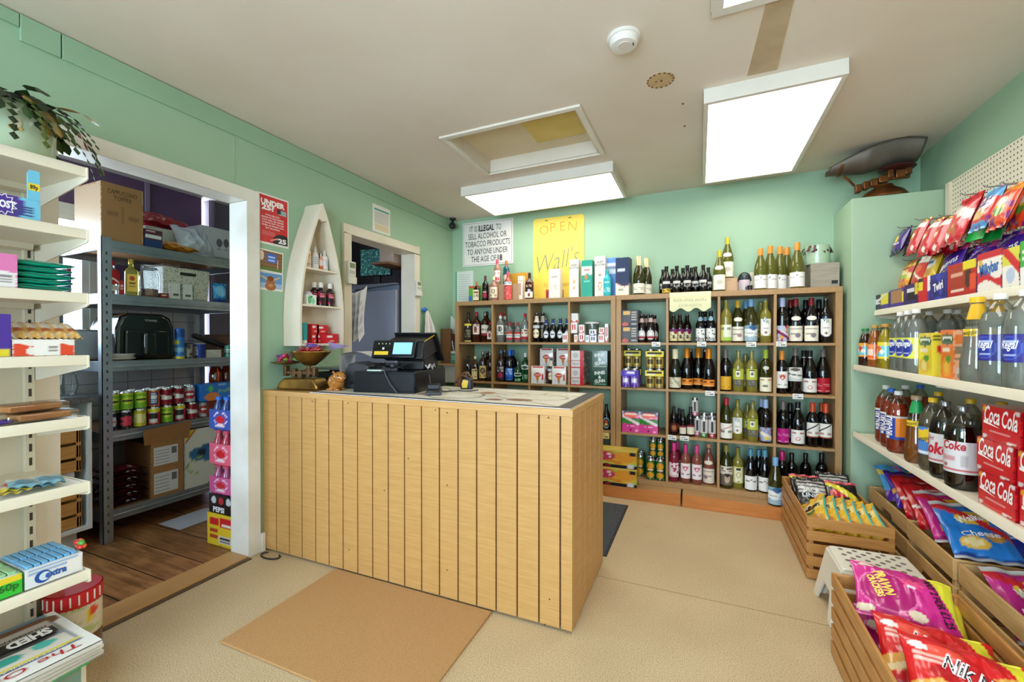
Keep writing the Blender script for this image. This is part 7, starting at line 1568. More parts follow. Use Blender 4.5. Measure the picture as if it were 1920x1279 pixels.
mb.grid(30,20,scoop); o = mb.build('scoop',m_tin,t); sd_ = o.modifiers.new('thick','SOLIDIFY'); sd_.thickness = .004
MB().tube([scoop(0,v) for v in np.linspace(0,1,16)],.006,8).build('rim',m_tin,t); MB().tube([Vector(scoop(.14,v)) * 1.0 + Vector((0,0,-.004)) for v in np.linspace(.1,.9,14)],.009,8).build('strap',m_cop,t)
MB().tube([(-.2,-.03,.17),(-.17,-.03,.14),(-.135,0,.11)],.008,8).build('bracket',m_cop,t); MB().cyl((.085,0,.15),(.085,0,.215),.014).build('post',m_red,t)
# ================================================================ GOODS ON THE LEFT SHELVES
XG = LXF - .012
def ly(u,x=XG): return uy(u,x,600)
def lbox(name,label,u0,u1,z,d,h,front,side=None,top=None,texts=None,x=XG,cat='carton',group=None,y0=None,**k):
    ya = ly(u0,x) if y0 is None else y0; yb = ly(u1,x); w = yb - ya
    return carton(name,label,cat,(x - d / 2,(ya + yb) / 2,z),w,d,h,front,side,top,rz=PI / 2,group=group,texts=texts(w,h) if texts else (),**k)
# trailing cactus in a mint pot
t = T('potted_plant','trailing green cactus with yellowing leaves in a pale mint pot on the top shelf','plant',(-2.065,.636,LZ[0] + .0005)); K_ = .180
MB().lathe([(0,0),(.114,0),(.119,.012),(.122,K_),(.116,K_),(.110,.02),(0,.02)],40).build('pot',M('mint_enamel_pot','#c3d6b9',.2,col2='#bcd0b2',scale=3,coat=.4),t)
MB().lathe([(.117,K_ - .012),(.124,K_ - .012),(.124,K_ + .008),(.116,K_ + .008),(.112,K_ - .02)],36,cap=False).build('inner_rim',M('black_plastic'),t)
MB().lathe([(0,K_ - .02),(.114,K_ - .02)],24,cap=False).build('soil',M('dark_soil'),t)
bee = [('p',circle(.0,0,.016,.009,14,0),'#d9b26a'),('p',rect(-.008,-.008,-.004,.008),'#2a241c'),('p',rect(.0,-.009,.004,.009),'#2a241c'),('p',circle(.008,.018,.006,.014,12),'#d9cfae'),('p',circle(-.006,.017,.005,.013,12),'#cfc5a2')]
lettering(t,bee,round_(.1212,.085,R(-5)),name='bee_print')
gl_ = [M('cactus_leaf','#2f4a22',.45),M('cactus_leaf_dark','#1f3319',.45),M('cactus_leaf_dark'),M('yellowed_leaf','#a88a4a',.5),M('cactus_leaf_light','#5a6b2f',.5),M('pinkish_leaf','#8a4a44',.5)]
leafspray(t,46,.11,1.5,gl_,11,L=.19,wid=.016,base=(0,0,K_ - .01)); leafspray(t,22,.11,.8,gl_,21,L=.16,wid=.017,base=(0,0,K_))
def trail(seed,a,L,drop,m,cl=None):
    rg = random.Random(seed); mb = MB(); mb.closed = False; p = Vector((.09 * math.cos(a),.09 * math.sin(a),K_)); d = Vector((math.cos(a),math.sin(a),.5)).normalized()
    for s_ in range(9):
        d = (d + Vector((math.cos(a) * .05,math.sin(a) * .05,-drop))).normalized(); l = L / 9; q = p + d * l; w = d.cross(Vector((.3,.2,1))).normalized() * .013; md = (p + q) / 2; n = w.cross(d).normalized() * .003
        mb.add([p,md + w,q,md - w,md + n,md - n],[(0,1,4),(1,2,4),(2,3,4),(3,0,4),(1,0,5),(2,1,5),(3,2,5),(0,3,5)]); p = q
    mb.build('stem',m,t,smooth=0)
for i,(a,L,dr) in enumerate([(.35,.26,.34),(.65,.30,.38),(.95,.26,.42),(1.25,.24,.36),(.1,.24,.40),(.8,.20,.26),(1.6,.24,.37),(-.2,.24,.4),(2.2,.22,.35)]): trail(i,a,L,dr,gl_[i % 5])
# second shelf
z = LZ[1] + .0005
o = lbox('carton','pale blue and purple chocolate bar display carton with tall price flag',0,77,z,.13,.062,['#6fc0e0',('e',.3,.5,.56,1.6,'#4a2a92'),('t',.76,.1,.96,.6,4,3,'#2a3a7a')],['#6fb9d9'],['#3a2a22'],y0=.40,
    texts=lambda w,h: [('p',star(.046,.033,.034,12,.72),'#e9e6f2'),('p',star(.046,.033,.030,12,.72),'#4a2a92'),('t','BOOST',.046,.033,.020,'#f2f0f8',{'bold': .05,'width': .056})])
ya,yb = ly(54),ly(77); MB().prism([(-.001,.06),(.026,.06),(.026,.152),(.004,.152),(-.001,.140)],'y',-.065,-.060).build('flag',ink('#6fc0e0',.45),o).location = (ya - (.40 + yb) / 2,0,0)
lettering(o,[('p',rect(0,.090,.0255,.112),'#ecd22f'),('t','89p',.0128,.101,.012,'#211d18',{'bold': .04,'width': .018})],lambda x,y,e: (x + ya - (.40 + yb) / 2,-.0652 - e,y),name='price')
for i in range(3): tag(MB().box(-.03,-.012,0,.03,.012,.025).build('chocolate_bar',M('bar_wrap','#3a2c5a',.3,coat=.3),None,bev=.008),'dark wrapped chocolate bar standing up in the blue carton','chocolate bar','bars in the blue carton').location = (XG - .06,.46 + .05 * i,z + .058)
# third shelf
z = LZ[2] + .0005
lbox('carton','pink and white sweet carton on the third shelf',0,33,z,.11,.098,['#e07ab8',('w',.46,.10,3,.4,'#ece8ea'),('t',.5,.1,.95,.35,3,3,'#8a8288'),('r',.1,.4,.4,.6,'#3a2a3a')],['#d56aab'],['#c95a9c'],y0=.42)
tq = bagx('chocolate_packet',['#1fb39a',('r',.1,.35,.3,.7,'#7fd9c8'),('t',.35,.35,.75,.65,1,3,'#c2efe6'),('r',.9,0,1,1,'#159a84'),('r',0,0,.06,1,'#159a84')],.165,.10,.017,seed=71,end=.02,wr=.25)
for i in range(5): lay('teal',tq,XG - .005 - .004 * (i % 2),(ly(34) + ly(128)) / 2 + .003 * (i % 3 - 1),z + .0095 + .0185 * i,PI / 2,'teal chocolate packet in a stack of five, %s' % ['bottom','second','middle','fourth','top'][i],'teal chocolate packets',cat='chocolate packet')
# fourth shelf
z = LZ[3] + .0005
lbox('carton','purple and yellow carton at the photo edge on the fourth shelf',0,20,z,.12,.125,['#4a2f9a',('r',.8,0,1,.16,'#e3d02f'),('t',.1,.1,.7,.3,2,3,'#cfc6ea')],['#3f2788'],y0=.44)
o = lbox('display_tray','white and red card tray of wrapped biscuits on the fourth shelf',22,139,z,.14,.050,['#ece8e4',('w',.66,.10,9,1.2,'#e0492a'),('r',.34,0,.74,.98,'#f2efec'),('t',.55,.15,.72,.6,2,3,'#9a9692'),('e',.28,.3,.06,.26,'#ece8e4')],['#d9d2c8'],['#c9a06a'])
bi = bagx('biscuit',['#e3c48f',('r',.0,.0,.3,1,'#d9dde2'),('s',12,.12,3,'#d9a85a'),('e',.7,.6,.3,.3,'#efe9e0'),('t',.35,.2,.95,.45,1,3,'#b5602f')],.045,.11,.022,seed=75,end=.05,res=(10,16))
for i in range(5): lay('bisc',bi,XG - .012,ly(22) + .022 + .031 * i,z + .053,PI / 2,'wrapped biscuit lying in the white and red tray','biscuits in the tray',pitch=-1.1,cat='biscuit')
for i,u in enumerate((30,78,112)): lay('bisr',bagx('sweet_packet',['#c4262c',('s',10,.12,5,'#e3b25a'),('e',.5,.5,.3,.3,'#d9dde0')],.06,.09,.03,seed=78,res=(10,14)),XG - .095,ly(u),z + .058,PI / 2,'red and tan sweet packet heaped behind the wrapped biscuits','packets behind the biscuits',pitch=-1.25,cat='sweets')
# fifth shelf
z = LZ[4] + .0005; m_wf = M('toasted_wafer','#c98a4a',.6,scale=40,col2='#b5743a')
for i,(u,x,zz_,l) in enumerate([(88,XG - .05,0,'lower'),(74,XG - .07,.027,'upper')]):
    t = T('wafer_pack','clear pack of tan wafers on the fifth shelf, %s one' % l,'biscuits',(x,ly(u),z + zz_),.06 * i,'wafer packs')
    MB().box(-.05,-.06,.003,.04,.06,.023).build('wafers',m_wf,t,bev=.004); MB().box(-.055,-.085,.001,.045,.08,.0255).build('film',FILM('clear_film','#fbfbf8',.3,.12),t,bev=.006)
tag(MB().box(-.02,-.07,0,.02,.07,.014).build('chocolate_bar',M('purple_wrap','#4a2a8a',.25,coat=.4),None,bev=.006),'purple wrapped chocolate bar at the left of the fifth shelf','chocolate bar').location = (XG - .03,.53,z)
# sixth shelf
z = LZ[5] + .0005
sc_ = bagx('sachet',['#7fb9d0',('r',0,.75,1,1,'#dfe6e4'),('e',.5,.45,.3,.25,'#4f93b5'),('t',.15,.15,.85,.35,2,3,'#2f5a7a')],.075,.10,.010,seed=81,res=(12,16)); sc2 = bagx('sachet',['#cfd0d4',('r',0,0,1,.25,'#e3cf4a'),('t',.15,.4,.85,.8,3,3,'#8a4a3a'),('e',.4,.6,.2,.2,'#c94a3a')],.075,.10,.010,seed=83,res=(12,16))
for i,u in enumerate((6,28,50,74,94)): lay('sa%d' % (i < 2),sc2 if i < 2 else sc_,XG - .015,ly(u),z + .010 + .004 * (i % 3),PI / 2 - .25,('red and yellow' if i < 2 else 'pale blue') + ' sachet on the sixth shelf, %s from the left' % ['first','second','third','fourth','fifth'][i],'sachets on the sixth shelf',pitch=-PI / 2 + .05,roll=.1,cat='sachet')
# seventh shelf: chewing gum
z = LZ[6] + .0005
def gum(label,y0,y1,c1,c2,front,texts,u=None):
    w = y1 - y0; t = carton('gum_box',label,'carton',(XG - .105,(y0 + y1) / 2,z),w,.20,.058,front,[c1],['#dfe4e6',('t',.04,.05,.96,.95,9,3,c2)],rz=PI / 2,texts=texts,group='chewing gum boxes',res=30)
    for i in range(7):
        for j in range(2): MB().box(-w / 2 + .006 + (w - .012) / 7 * i,-.09 + .09 * j,.058,-w / 2 + .003 + (w - .012) / 7 * (i + 1),-.012 + .09 * j,.066).build('gum_pack',M('gum_' + c2.strip('#'),c2,.3),t,bev=.002)
    return t
gum('green and white gum box at the left of the seventh shelf',.455,.612,'#2fb52f','#9fcf9a',['#35c23a',('r',0,.7,1,1,'#e8d22f'),('e',.3,.45,.4,.35,'#dfe8d9'),('t',.1,.35,.5,.6,1,3,'#3a8a3a')],[('t','60p',.05,.028,.02,'#2a6a2a',{'bold': .02})])
gum('white and blue gum box lettered extra on the seventh shelf',.618,.752,'#dfe3ea','#6fb0dc',['#e4e7ec',('t',.04,.6,.9,.95,2,3,'#9fb6d6')],[('p',circle(-.028,.024,.019),'#1f4fa5'),('p',circle(-.024,.024,.013),'#cfe2f4'),('t','extra',.002,.026,.019,'#2f5fae',{'bold': .05,'width': .05,'shear': .1}),('p',rect(.028,.008,.064,.048),'#eeecea')])
for i in range(6): tag(MB().sphere((0,0,0),.011,10,8,(1.3,.8,.8)).build('wrapped_sweet',M('sweet_mix%d' % (i % 3),['#c9302a','#4f9a3a','#e0582f'][i % 3],.3)),'red and green wrapped sweet at the right end of the seventh shelf','sweet','sweets on the seventh shelf').location = (XG - .012 - .016 * (i % 2),.748 + .004 * (i % 3),z + .076 + .012 * (i // 3))
# lolly tub and newspapers on the base shelf
t = T('lolly_tub','round tub with a red band and white lolly sticks on the floor behind the newspapers','tub',(-2.198,.852,.001)); r_ = .080
m = MB(); m.closed = False; m.grid(48,14,lambda u,v: (r_ * math.cos(u * 2 * PI),r_ * math.sin(u * 2 * PI),.085 + .12 * v),art=['#d9d3c4',('s',18,.07,5,'#b5c48a'),('e',.02,.6,.04,.2,'#e0c83a'),('e',.06,.75,.03,.14,'#d9402a'),('e',.90,.5,.05,.2,'#b58a6a'),('t',.76,.2,.94,.45,3,3,'#8a8a80')]); m.build('label',PRINT('printed_card'),t)
MB().lathe([(0,.002),(r_ * .97,.002),(r_ * .99,.01),(r_ * .99,.21)],36,cap=False).build('tub',M('amber_clear_plastic','#8f6a45',.2,trans=.5),t)
m = MB(); m.closed = False; m.grid(48,6,lambda u,v: ((r_ + .003) * math.cos(u * 2 * PI),(r_ + .003) * math.sin(u * 2 * PI),.205 + .055 * v),art=['#c4151f']); m.build('red_band',PRINT('printed_card'),t); MB().lathe([(0,.20),(r_,.20),(r_,.262),(0,.262)],30).build('lid',M('tub_red','#b5141d',.35),t)
for i in range(9):
    a = -1.6 + .28 * i; MB().cyl(((r_ + .004) * math.cos(a),(r_ + .004) * math.sin(a),.216),((r_ + .004) * math.cos(a),(r_ + .004) * math.sin(a),.252),.0026,8).build('lolly_stick',M('white_stick','#ebe6df',.5),t)
zn = LZ[7] + .001; NW,NL = .35,.54
for k in range(4):
    t = T('newspaper','folded newspaper in the base shelf pile, %s' % ['bottom one','second up','third up','top one with upside down headline'][k],'newspaper',(-1.945 + .004 * k,.486 - .004 * (k % 2),zn + .0165 * k),.05 - .03 * k,'newspaper pile')
    m = MB(); S_ = lambda u,v,z: (-NW / 2 + NW * u,-NL / 2 + NL * v,z + .004 * math.sin(u * 5 + k) * v)
    art = ['#e4e2dc'] if k < 3 else ['#e6e4de',('r',.0,.04,.80,.96,'#8d9296'),('r',0,.04,.16,.96,'#6f8ea0'),('e',.14,.84,.10,.16,'#7a5236'),('r',.14,.10,.40,.94,'#b9b2a8'),('e',.42,.80,.10,.13,'#3a3634'),('r',.34,.46,.50,.74,'#4a4543'),('r',.52,.1,.72,.94,'#d5cfc4'),('e',.6,.3,.09,.07,'#3aa394'),('e',.62,.5,.08,.06,'#3fae9e'),('e',.6,.68,.08,.07,'#36a090'),('e',.58,.84,.07,.05,'#4fb5a5'),('e',.46,.36,.05,.05,'#c99a7a'),('e',.45,.56,.05,.05,'#b98a6a'),('e',.6,.16,.09,.06,'#3a7a9a'),('r',.735,.04,.765,.96,'#d9c94a'),('r',.785,.04,.815,.96,'#3a4a7a')]
    m.grid(50,60,lambda u,v: S_(u,v,.012),art=art); m.grid(4,4,lambda u,v: S_(1 - u,v,0),art=['#dcd9d2']); m.grid(4,2,lambda u,v: (-NW / 2 + NW * u,-NL / 2,.012 * v),art=['#d5d2cb']); m.grid(4,2,lambda u,v: (NW / 2 - NW * u,NL / 2,.012 * v),art=['#d5d2cb']); m.grid(2,4,lambda u,v: (NW / 2,-NL / 2 + NL * v,.012 * (1 - u)),art=['#cfccc6']); m.closed = False
    pg = m.build('pages',PRINT('newsprint',.85),t)
    if k == 3:
        N_ = lambda x,y,e: (y,-x,.0165 + e)
        lettering(pg,[('t','The Oban Times',-.02,.137,.030,'#b5242c',{'width': .42,'shear': .1}),('p',rect(-.23,-.062,-.02,-.012),'#2a2826'),('t','SHED AND',-.12,-.037,.042,'#f4f2ee',{'width': .20,'bold': .05}),('t','FISHERMENS MISSION',-.13,-.075,.012,'#2a2826',{'width': .18,'bold': .03}),('t','WEST HIGHLAND NEWS EVERY THURSDAY',.0,.105,.009,'#e9e7e0',{'width': .42})],N_)
# ================================================================ KITCHEN
m_galv = M('galvanised_steel','#9aa1aa',.35,.75,scale=9,col2='#868d97'); m_chip = M('chipboard','#a87f58',.8,scale=60,col2='#8f6844')
RX0,RX1,RY0,RY1 = -3.79,-3.215,1.378,2.28
RZ = [1.80,1.482,1.079,.657,.183]
t = T('storage_rack','galvanised steel boltless rack with five shelves in the kitchen','rack',(RX0,RY0,0)); W,D = RX1 - RX0,RY1 - RY0
for x,y in ((0,0),(W,0),(0,D),(W,D)):
    sx,sy = (1 if x == 0 else -1),(1 if y == 0 else -1); mb = MB()
    mb.box(min(x,x + sx * .004),min(y,y + sy * .05),0,max(x,x + sx * .004),max(y,y + sy * .05),1.815); mb.box(min(x,x + sx * .04),min(y,y + sy * .004),0,max(x,x + sx * .04),max(y,y + sy * .004),1.815)
    p_ = mb.build('post',m_galv,t,smooth=0); mb = MB()
    if sx < 0:
        for k in range(34): mb.prism([(y + sy * .020,.06 + .05 * k),(y + sy * .030,.06 + .05 * k),(y + sy * .028,.078 + .05 * k),(y + sy * .022,.078 + .05 * k)],'x',x,x + .0008)
        mb.build('slots',M('slot_dark'),p_,smooth=0)
for z in RZ:
    MB().box(.006,.006,z - .014,W - .006,D - .006,z - .002).build('shelf_board',m_chip,t); mb = MB()
    for x in (.004,W - .018): MB().prism([(x,z - .062),(x + .014,z - .062),(x + .014,z - .044),(x + .017,z - .042),(x + .017,z - .030),(x + .014,z - .028),(x + .014,z),(x,z)][::1],'y',.004,D - .004).build('long_beam',m_galv,t,bev=.001)
    for y in (.004,D - .018): MB().box(.018,y,z - .062,W - .018,y + .014,z - .0).build('cross_beam',m_galv,t,bev=.002)
def ky(u,x=-3.26): return uy(u,x,600)
def kbox(name,label,u0,u1,z,d,h,front,side=None,top=None,x=-3.235,cat='box',texts=None,group=None,**k):
    ya,yb = ky(u0,x),ky(u1,x); w = yb - ya
    return carton(name,label,cat,(x - d / 2,(ya + yb) / 2,z),w,d,h,front,side,top,rz=PI / 2,texts=texts(w,h) if texts else (),group=group,**k)
z = RZ[0] + .0005; br = '#a9764a'; bs = ['#9a6a42']
kbox('cardboard_box','large brown cardboard box with handwriting on top of the rack',190,269,z,.30,.345,[br,('r',0,.62,1,.63,'#8a5c38'),('r',.5,.34,.515,.62,'#8a5c38'),('r',.05,.33,.95,.34,'#8f6240'),('e',.26,.48,.14,.05,'#8f6240'),('e',.76,.44,.14,.05,'#8f6240')],['#c3a284'],[br],texts=lambda w,h: [('t','CAPPUCCINO',0,h * .86,.026,'#3a2416',{'width': w * .7}),('t','TOFFEE',0,h * .76,.024,'#3a2416',{'width': w * .42})])  # side faces coloured paler, daylight on them painted in
kbox('carton','blue and red drinks carton beside the brown box on the rack',271,305,z,.10,.115,['#24386f',('r',0,.45,1,1,'#5a2434'),('t',.06,.42,.94,.72,1,3,'#e6e2e6'),('t',.1,.8,.6,.95,1,4,'#d9b0b5')],['#1f2f60'])
kbox('storage_box','cream plastic tub behind the carton on the rack',274,332,z,.2,.17,['#cfc6bc'],x=-3.38)
rbag = lay('kred',bagx('foil_bag',['#a8141c',('s',22,.02,5,'#e0b59a'),('d',.3,1,.5,.54,'#c93a3a')],.34,.26,.09,seed=91,wr=1.8),-3.45,ky(318,-3.45),z + .22,PI / 2,'red foil bag heaped on the cream tub',None,pitch=-1.25,cat='bag')
lay('korg',bagx('foil_bag',['#d98a1f',('s',14,.05,5,'#b5601a'),('e',.5,.4,.3,.2,'#e3b04a')],.26,.12,.05,seed=92,wr=1.8),-3.25,ky(337,-3.25),z + .03,PI / 2,'orange foil bag lying at the front of the top rack shelf',None,pitch=-1.35,cat='bag')
lay('kclr',bagx('plastic_bag',['#c9c6d4',('s',12,.08,3,'#d9d7e2')],.24,.23,.13,seed=93,wr=2.2),-3.28,ky(372,-3.28),z + .01,PI / 2,'crumpled whitish plastic bag on the top rack shelf',None,pitch=-.5,cat='bag')
kbox('cardboard_box','white box printed with wine glasses at the end of the top rack shelf',378,452,z,.24,.235,['#cfc9d2',('r',.3,.85,.9,.87,'#b09aa8'),('t',.1,.04,.9,.1,1,3,'#8a8490')],['#c4bec8'],['#d9d3da'],x=-3.29,texts=lambda w,h: [('p',q,'#6a6470') for q in (circle(-.02,h * .55,.022,.03),rect(-.022,h * .35,-.018,h * .45),circle(.03,h * .58,.02,.032),rect(.028,h * .36,.032,h * .46),rect(-.04,h * .335,.0,h * .35),rect(.012,h * .345,.05,h * .36))])
z = RZ[1] + .0005
def kb(label,u,v,x,zz_,shape,H,glass,cap,labs,rk=1,sq=0,cl=.14):
    t = bottle(label,shape,H,glass,cap,cl,labs,rk=rk,sq=sq); t.location = (x,ky(u,x),zz_); t.rotation_euler = (0,0,PI / 2 - .3); return t
kb('clear bottle with red label and red cap on the second rack shelf',210,497,-3.26,z,'spir',.20,g_clear,c_red,[(.30,.74,1.3,['#b3141f',('d',.6,1,.6,.72,'#e9d9d4')]),(.1,.26,1.0,['#d9d6d2',('t',.2,.2,.8,.8,3,3,'#8a8a8a')],'back_label')],rk=1.25)
kb('square bottle of pale tequila with gold cap on the second rack shelf',246,496,-3.25,z,'spir',.225,g_pale,c_gold,[(.1,.58,.9,['#d9b04a',('e',.5,.75,.26,.14,'#b5402a'),('t',.2,.2,.8,.5,2,3,'#6a4a1f')])],rk=1.2,sq=5)
t = T('glass_jar','clear glass clip top jar on the second rack shelf','jar',(-3.26,ky(280,-3.26),z)); gj = FILM('jar_glass','#e9eef0',.25,.05)
MB().lathe([(0,.003),(.05,.003),(.055,.01),(.055,.15),(.04,.175),(.04,.19)],28,cap=False).build('jar',gj,t); MB().lathe([(0,.205),(.043,.203),(.045,.192),(.04,.190)],24).build('lid',gj,t); MB().lathe([(.0425,.176),(.046,.180),(.0425,.184)],24,cap=False).build('clip',m_galv,t); MB().lathe([(0,.006),(.047,.006),(.045,.05),(0,.055)],20).build('sweets',M('jar_sweets','#b58a7a',.5,scale=60,col2='#8a3a34'),t)
kbox('drinks_can','small red can on the second rack shelf',224,233,z,.04,.085,['#b5202c',('t',.2,.3,.8,.7,2,3,'#e9d0c9')],cat='can',res=12); kbox('carton','flat red carton in front of the white basket',300,316,z,.05,.03,['#8f1a22',('t',.2,.3,.8,.7,1,3,'#e9d0c9')],cat='carton',res=12)
def rattan():
    m,nt,b = _new('white_rattan_plastic'); L = nt.links.new; tc = _n(nt,'TexCoord'); v = _n(nt,'TexVoronoi'); v.inputs['Scale'].default_value = 75; L(tc.outputs['Object'],v.inputs[0]); c = _n(nt,'ValToRGB'); e = c.color_ramp.elements; e[0].position = .18; e[0].color = (*lin('#5a564f'),1); e[1].position = .34; e[1].color = (*lin('#d5cfc2'),1); L(v.outputs[0],c.inputs[0]); L(c.outputs[0],b.inputs['Base Color']); return m
t = T('storage_basket','white woven plastic basket with handle slot on the second rack shelf','basket',(-3.36,(ky(305,-3.25) + ky(393,-3.25)) / 2,z)); w = (ky(393,-3.25) - ky(305,-3.25)) / 2
mb = MB(); mb.hull([(-.12,-w * .93,0),(.105,-w * .93,0),(.105,w * .93,0),(-.12,w * .93,0)],[(-.125,-w,.215),(.12,-w,.215),(.12,w,.215),(-.125,w,.215)]); mb.build('body',rattan(),t,bev=.008)
MB().box(.1195,-.05,.165,.1225,.05,.185).build('handle_slot',M('black_plastic'),t,bev=.006); tag(lay('kflm',bagx('plastic_film',['#b9b3b0',('s',20,.06,3,'#d9d5d2')],.28,.2,.06,seed=95,wr=2.5),-3.40,ky(350,-3.4) ,z + .235,PI / 2,'x',None,pitch=-1.5),'clear crinkled film bag on top of the white basket','bag')
for u,l,c in ((329,'left','#d9d6d2'),(352,'right','#d9d6d2')): kbox('carton','small white and green carton in front of the white basket, %s' % l,u - 10,u + 11,z,.03,.105,[c,('r',.86,0,1,1,'#1f5a4a'),('r',0,0,.03,1,'#1f5a4a'),('t',.25,.15,.75,.3,1,3,'#4a4a4a')],x=-3.218,cat='carton',group='cartons before the basket',res=14)
lay('kblu',bagx('refill_pouch',['#2f8fd0',('e',.5,.6,.4,.3,'#6fc0e8'),('r',0,0,1,.2,'#3a5fae')],.10,.14,.05,seed=96),-3.25,ky(411,-3.25),z,PI / 2,'blue pouch at the end of the second rack shelf',None,pitch=0,cat='pouch')
kbox('carton','dark blue carton behind the rack post near the window',102,134,z,.08,.19,['#1f4a7a',('r',.7,.7,.95,.95,'#b5202c')],x=-3.60,cat='carton')
z = RZ[2] + .0005
t = T('air_fryer','large glossy black air fryer on the third rack shelf','air fryer',(-3.40,ky(270,-3.25) + .01,z)); gb = M('gloss_black_appliance','#0b0b0d',.12,coat=.6)
MB().prism([(-.16,0),(.16,0),(.165,.02),(.160,.20),(.135,.27),(.09,.295),(-.09,.295),(-.135,.27),(-.160,.20),(-.165,.02)],'x',-.15,.16).build('body',gb,t,bev=.025,seg=4)
MB().box(.155,-.12,.02,.175,.12,.19).build('drawer',gb,t,bev=.012,seg=3); MB().box(.165,-.035,.03,.205,.035,.175).build('handle',gb,t,bev=.014,seg=3); lettering(t,[('t','TOWER',.02,.25,.012,'#b9b9bd',{'width': .07})],onx(.163,1))
t = T('plate_stack','stack of white plates beside the air fryer','plates',(-3.30,1.50,z)); MB().lathe([(0,0),(.06,0),(.085,.012),(.083,.015),(0,.004)],28).build('plate',M('white_china','#d5cfcb',.25),t)
for i in range(3): c = t.children[0].copy(); COL.objects.link(c); c.parent = t; c.location = (.003 * i,0,.009 * (i + 1))
t = T('toaster','silver two slot toaster at the left end of the third rack shelf','toaster',(-3.56,ky(150,-3.5),z)); MB().prism([(-.09,0),(.09,0),(.095,.03),(.088,.165),(.06,.19),(-.06,.19),(-.088,.165),(-.095,.03)],'x',-.13,.13).build('body',M('brushed_silver','#b9bcc2',.3,.7),t,bev=.012); MB().box(-.1,-.035,.186,.1,-.012,.192).build('slot',M('black_plastic'),t); MB().box(-.1,.012,.186,.1,.035,.192).build('slot',M('black_plastic'),t)
def cyl_(name,label,u,x,zz_,r,h,art,cat,top=None,**k):
    t = T(name,label,cat,(x,ky(u,x),zz_),.9); m = MB(); m.closed = False; m.grid(40,20,lambda a,v: (r * k.get('tp',1) ** (v - 1) * math.cos(a * 2 * PI + PI / 2),r * k.get('tp',1) ** (v - 1) * math.sin(a * 2 * PI + PI / 2),h * v),art=art); m.build('body',p_can,t); MB().lathe([(0,h - .004),(r * .96,h - .003),(r * 1.02,h),(r * .9,h + .005),(0,h + .005)],24).build('top',top or c_white,t); return t
cyl_('spray_can','tall blue and yellow spray can on the third rack shelf',336,-3.25,z,.028,.20,['#2f78c8',('r',0,.72,1,1,'#1f4fa0'),('r',0,0,1,.06,'#e3d02f'),('e',.4,.55,.1,.08,'#e3d02f'),('e',.5,.3,.2,.1,'#8fc0ea')],'spray can',c_blue)
cyl_('pot','small grey jar beside the blue spray can',352,-3.27,z,.026,.10,['#a59a90',('s',12,.08,3,'#4a443e')],'jar',c_black); cyl_('paper_cup','dark blue cup with white rim on the third rack shelf',374,-3.25,z,.036,.098,['#24358a',('r',.3,.15,.36,.8,'#c9b06a'),('t',.4,.2,.46,.8,5,3,'#b9c2e6')],'cup',M('cup_rim','#b9bcc8',.4),tp=1.2)
kbox('napkins','pile of white paper napkins on the third rack shelf',386,414,z,.09,.055,['#d0c8c4',('t',0,.1,1,.9,6,2,'#bfb6b2')],cat='napkins'); cyl_('food_can','small green and teal can at the end of the third rack shelf',428,-3.24,z,.028,.085,['#3f8f7a',('r',0,.3,1,.7,'#2f5a52'),('t',.1,.35,.9,.65,2,3,'#cfe0d5')],'can',m_galv)
kbox('cardboard_box','brown box at the back of the third rack shelf',405,450,z,.15,.17,['#5f3a22',('r',0,.9,1,1,'#4a2c18')],['#4a2c18'],x=-3.45); tag(MB().box(-.02,-.13,0,.02,.13,.035).build('dustpan',M('black_plastic'),None,bev=.01),'black dustpan propped behind the blue cup','dustpan').location = (-3.36,ky(392,-3.36),z + .10); COL.objects['dustpan'].rotation_euler = (-.35,0,0)
# cans in two layers
z = RZ[3] + .0005; CR = dict(lime=['#7fb52a',('e',.5,.55,.16,.2,'#c9d94a'),('t',.36,.35,.64,.6,1,3,'#24331a'),('r',0,.92,1,1,'#c9d02f')],red=['#8f1226',('d',.5,1,.7,.86,'#e9e2e4'),('t',.35,.3,.65,.6,2,3,'#e9e2e4')],silver=['#b9b4b8',('e',.5,.5,.18,.3,'#b3202c'),('t',.4,.4,.6,.6,1,3,'#f2eef0')],
    navy=['#1f2a5a',('e',.5,.5,.18,.3,'#d9dce6'),('r',.34,.46,.66,.54,'#c9303a')],pink=['#1c1a20',('e',.5,.6,.16,.16,'#d9405a'),('e',.5,.3,.16,.16,'#d9405a')],yellow=['#c9243a',('r',0,.8,1,1,'#e3d02f'),('r',.38,.1,.62,.75,'#d9d4d6'),('t',.4,.15,.6,.7,1,3,'#2a2426')],orange=['#e07a1f',('e',.5,.5,.18,.3,'#e9b04a'),('t',.4,.4,.6,.6,2,3,'#f4e9dc')],orbru=['#d9601f',('r',.38,.1,.62,.9,'#24408f'),('t',.42,.15,.58,.85,5,3,'#e3e6ee')],ywl=['#d0c22f',('e',.5,.5,.18,.3,'#e9e2a0'),('r',0,.85,1,1,'#b5a51f')])
NM = dict(lime='lime green',red='dark red',silver='silver and red',navy='navy blue',pink='black and pink',yellow='red and yellow',orange='orange',orbru='orange and blue',ywl='yellow')
def kcan(k,u,x,zz_,where_):
    def mk(): return tag(can(CR[k]),'x','drink can')
    y = ky(u,x); y,x = y,x; o = use('kc' + k,mk,(x,y,zz_),PI / 2 - .35 + random.uniform(-.3,.3),uniq('%s drink can in the %s of the kitchen rack' % (NM[k],where_)),'drink cans on the kitchen rack'); return o
def krow(keys,u0,u1,x,zz_,w):
    ya,yb = ky(u0,x),ky(u1,x); n = len(keys); st = max(.0675,(yb - ya) / max(1,n - 1))
    for i,k in enumerate(keys):
        o = kcan(k,200,x,zz_,w); o.location.y = ya + st * i
krow('navy pink ywl yellow lime yellow red silver'.split(),203,380,-3.262,z,'lower front row'); krow('lime navy lime orange red red silver'.split(),210,372,-3.332,z,'lower back row')
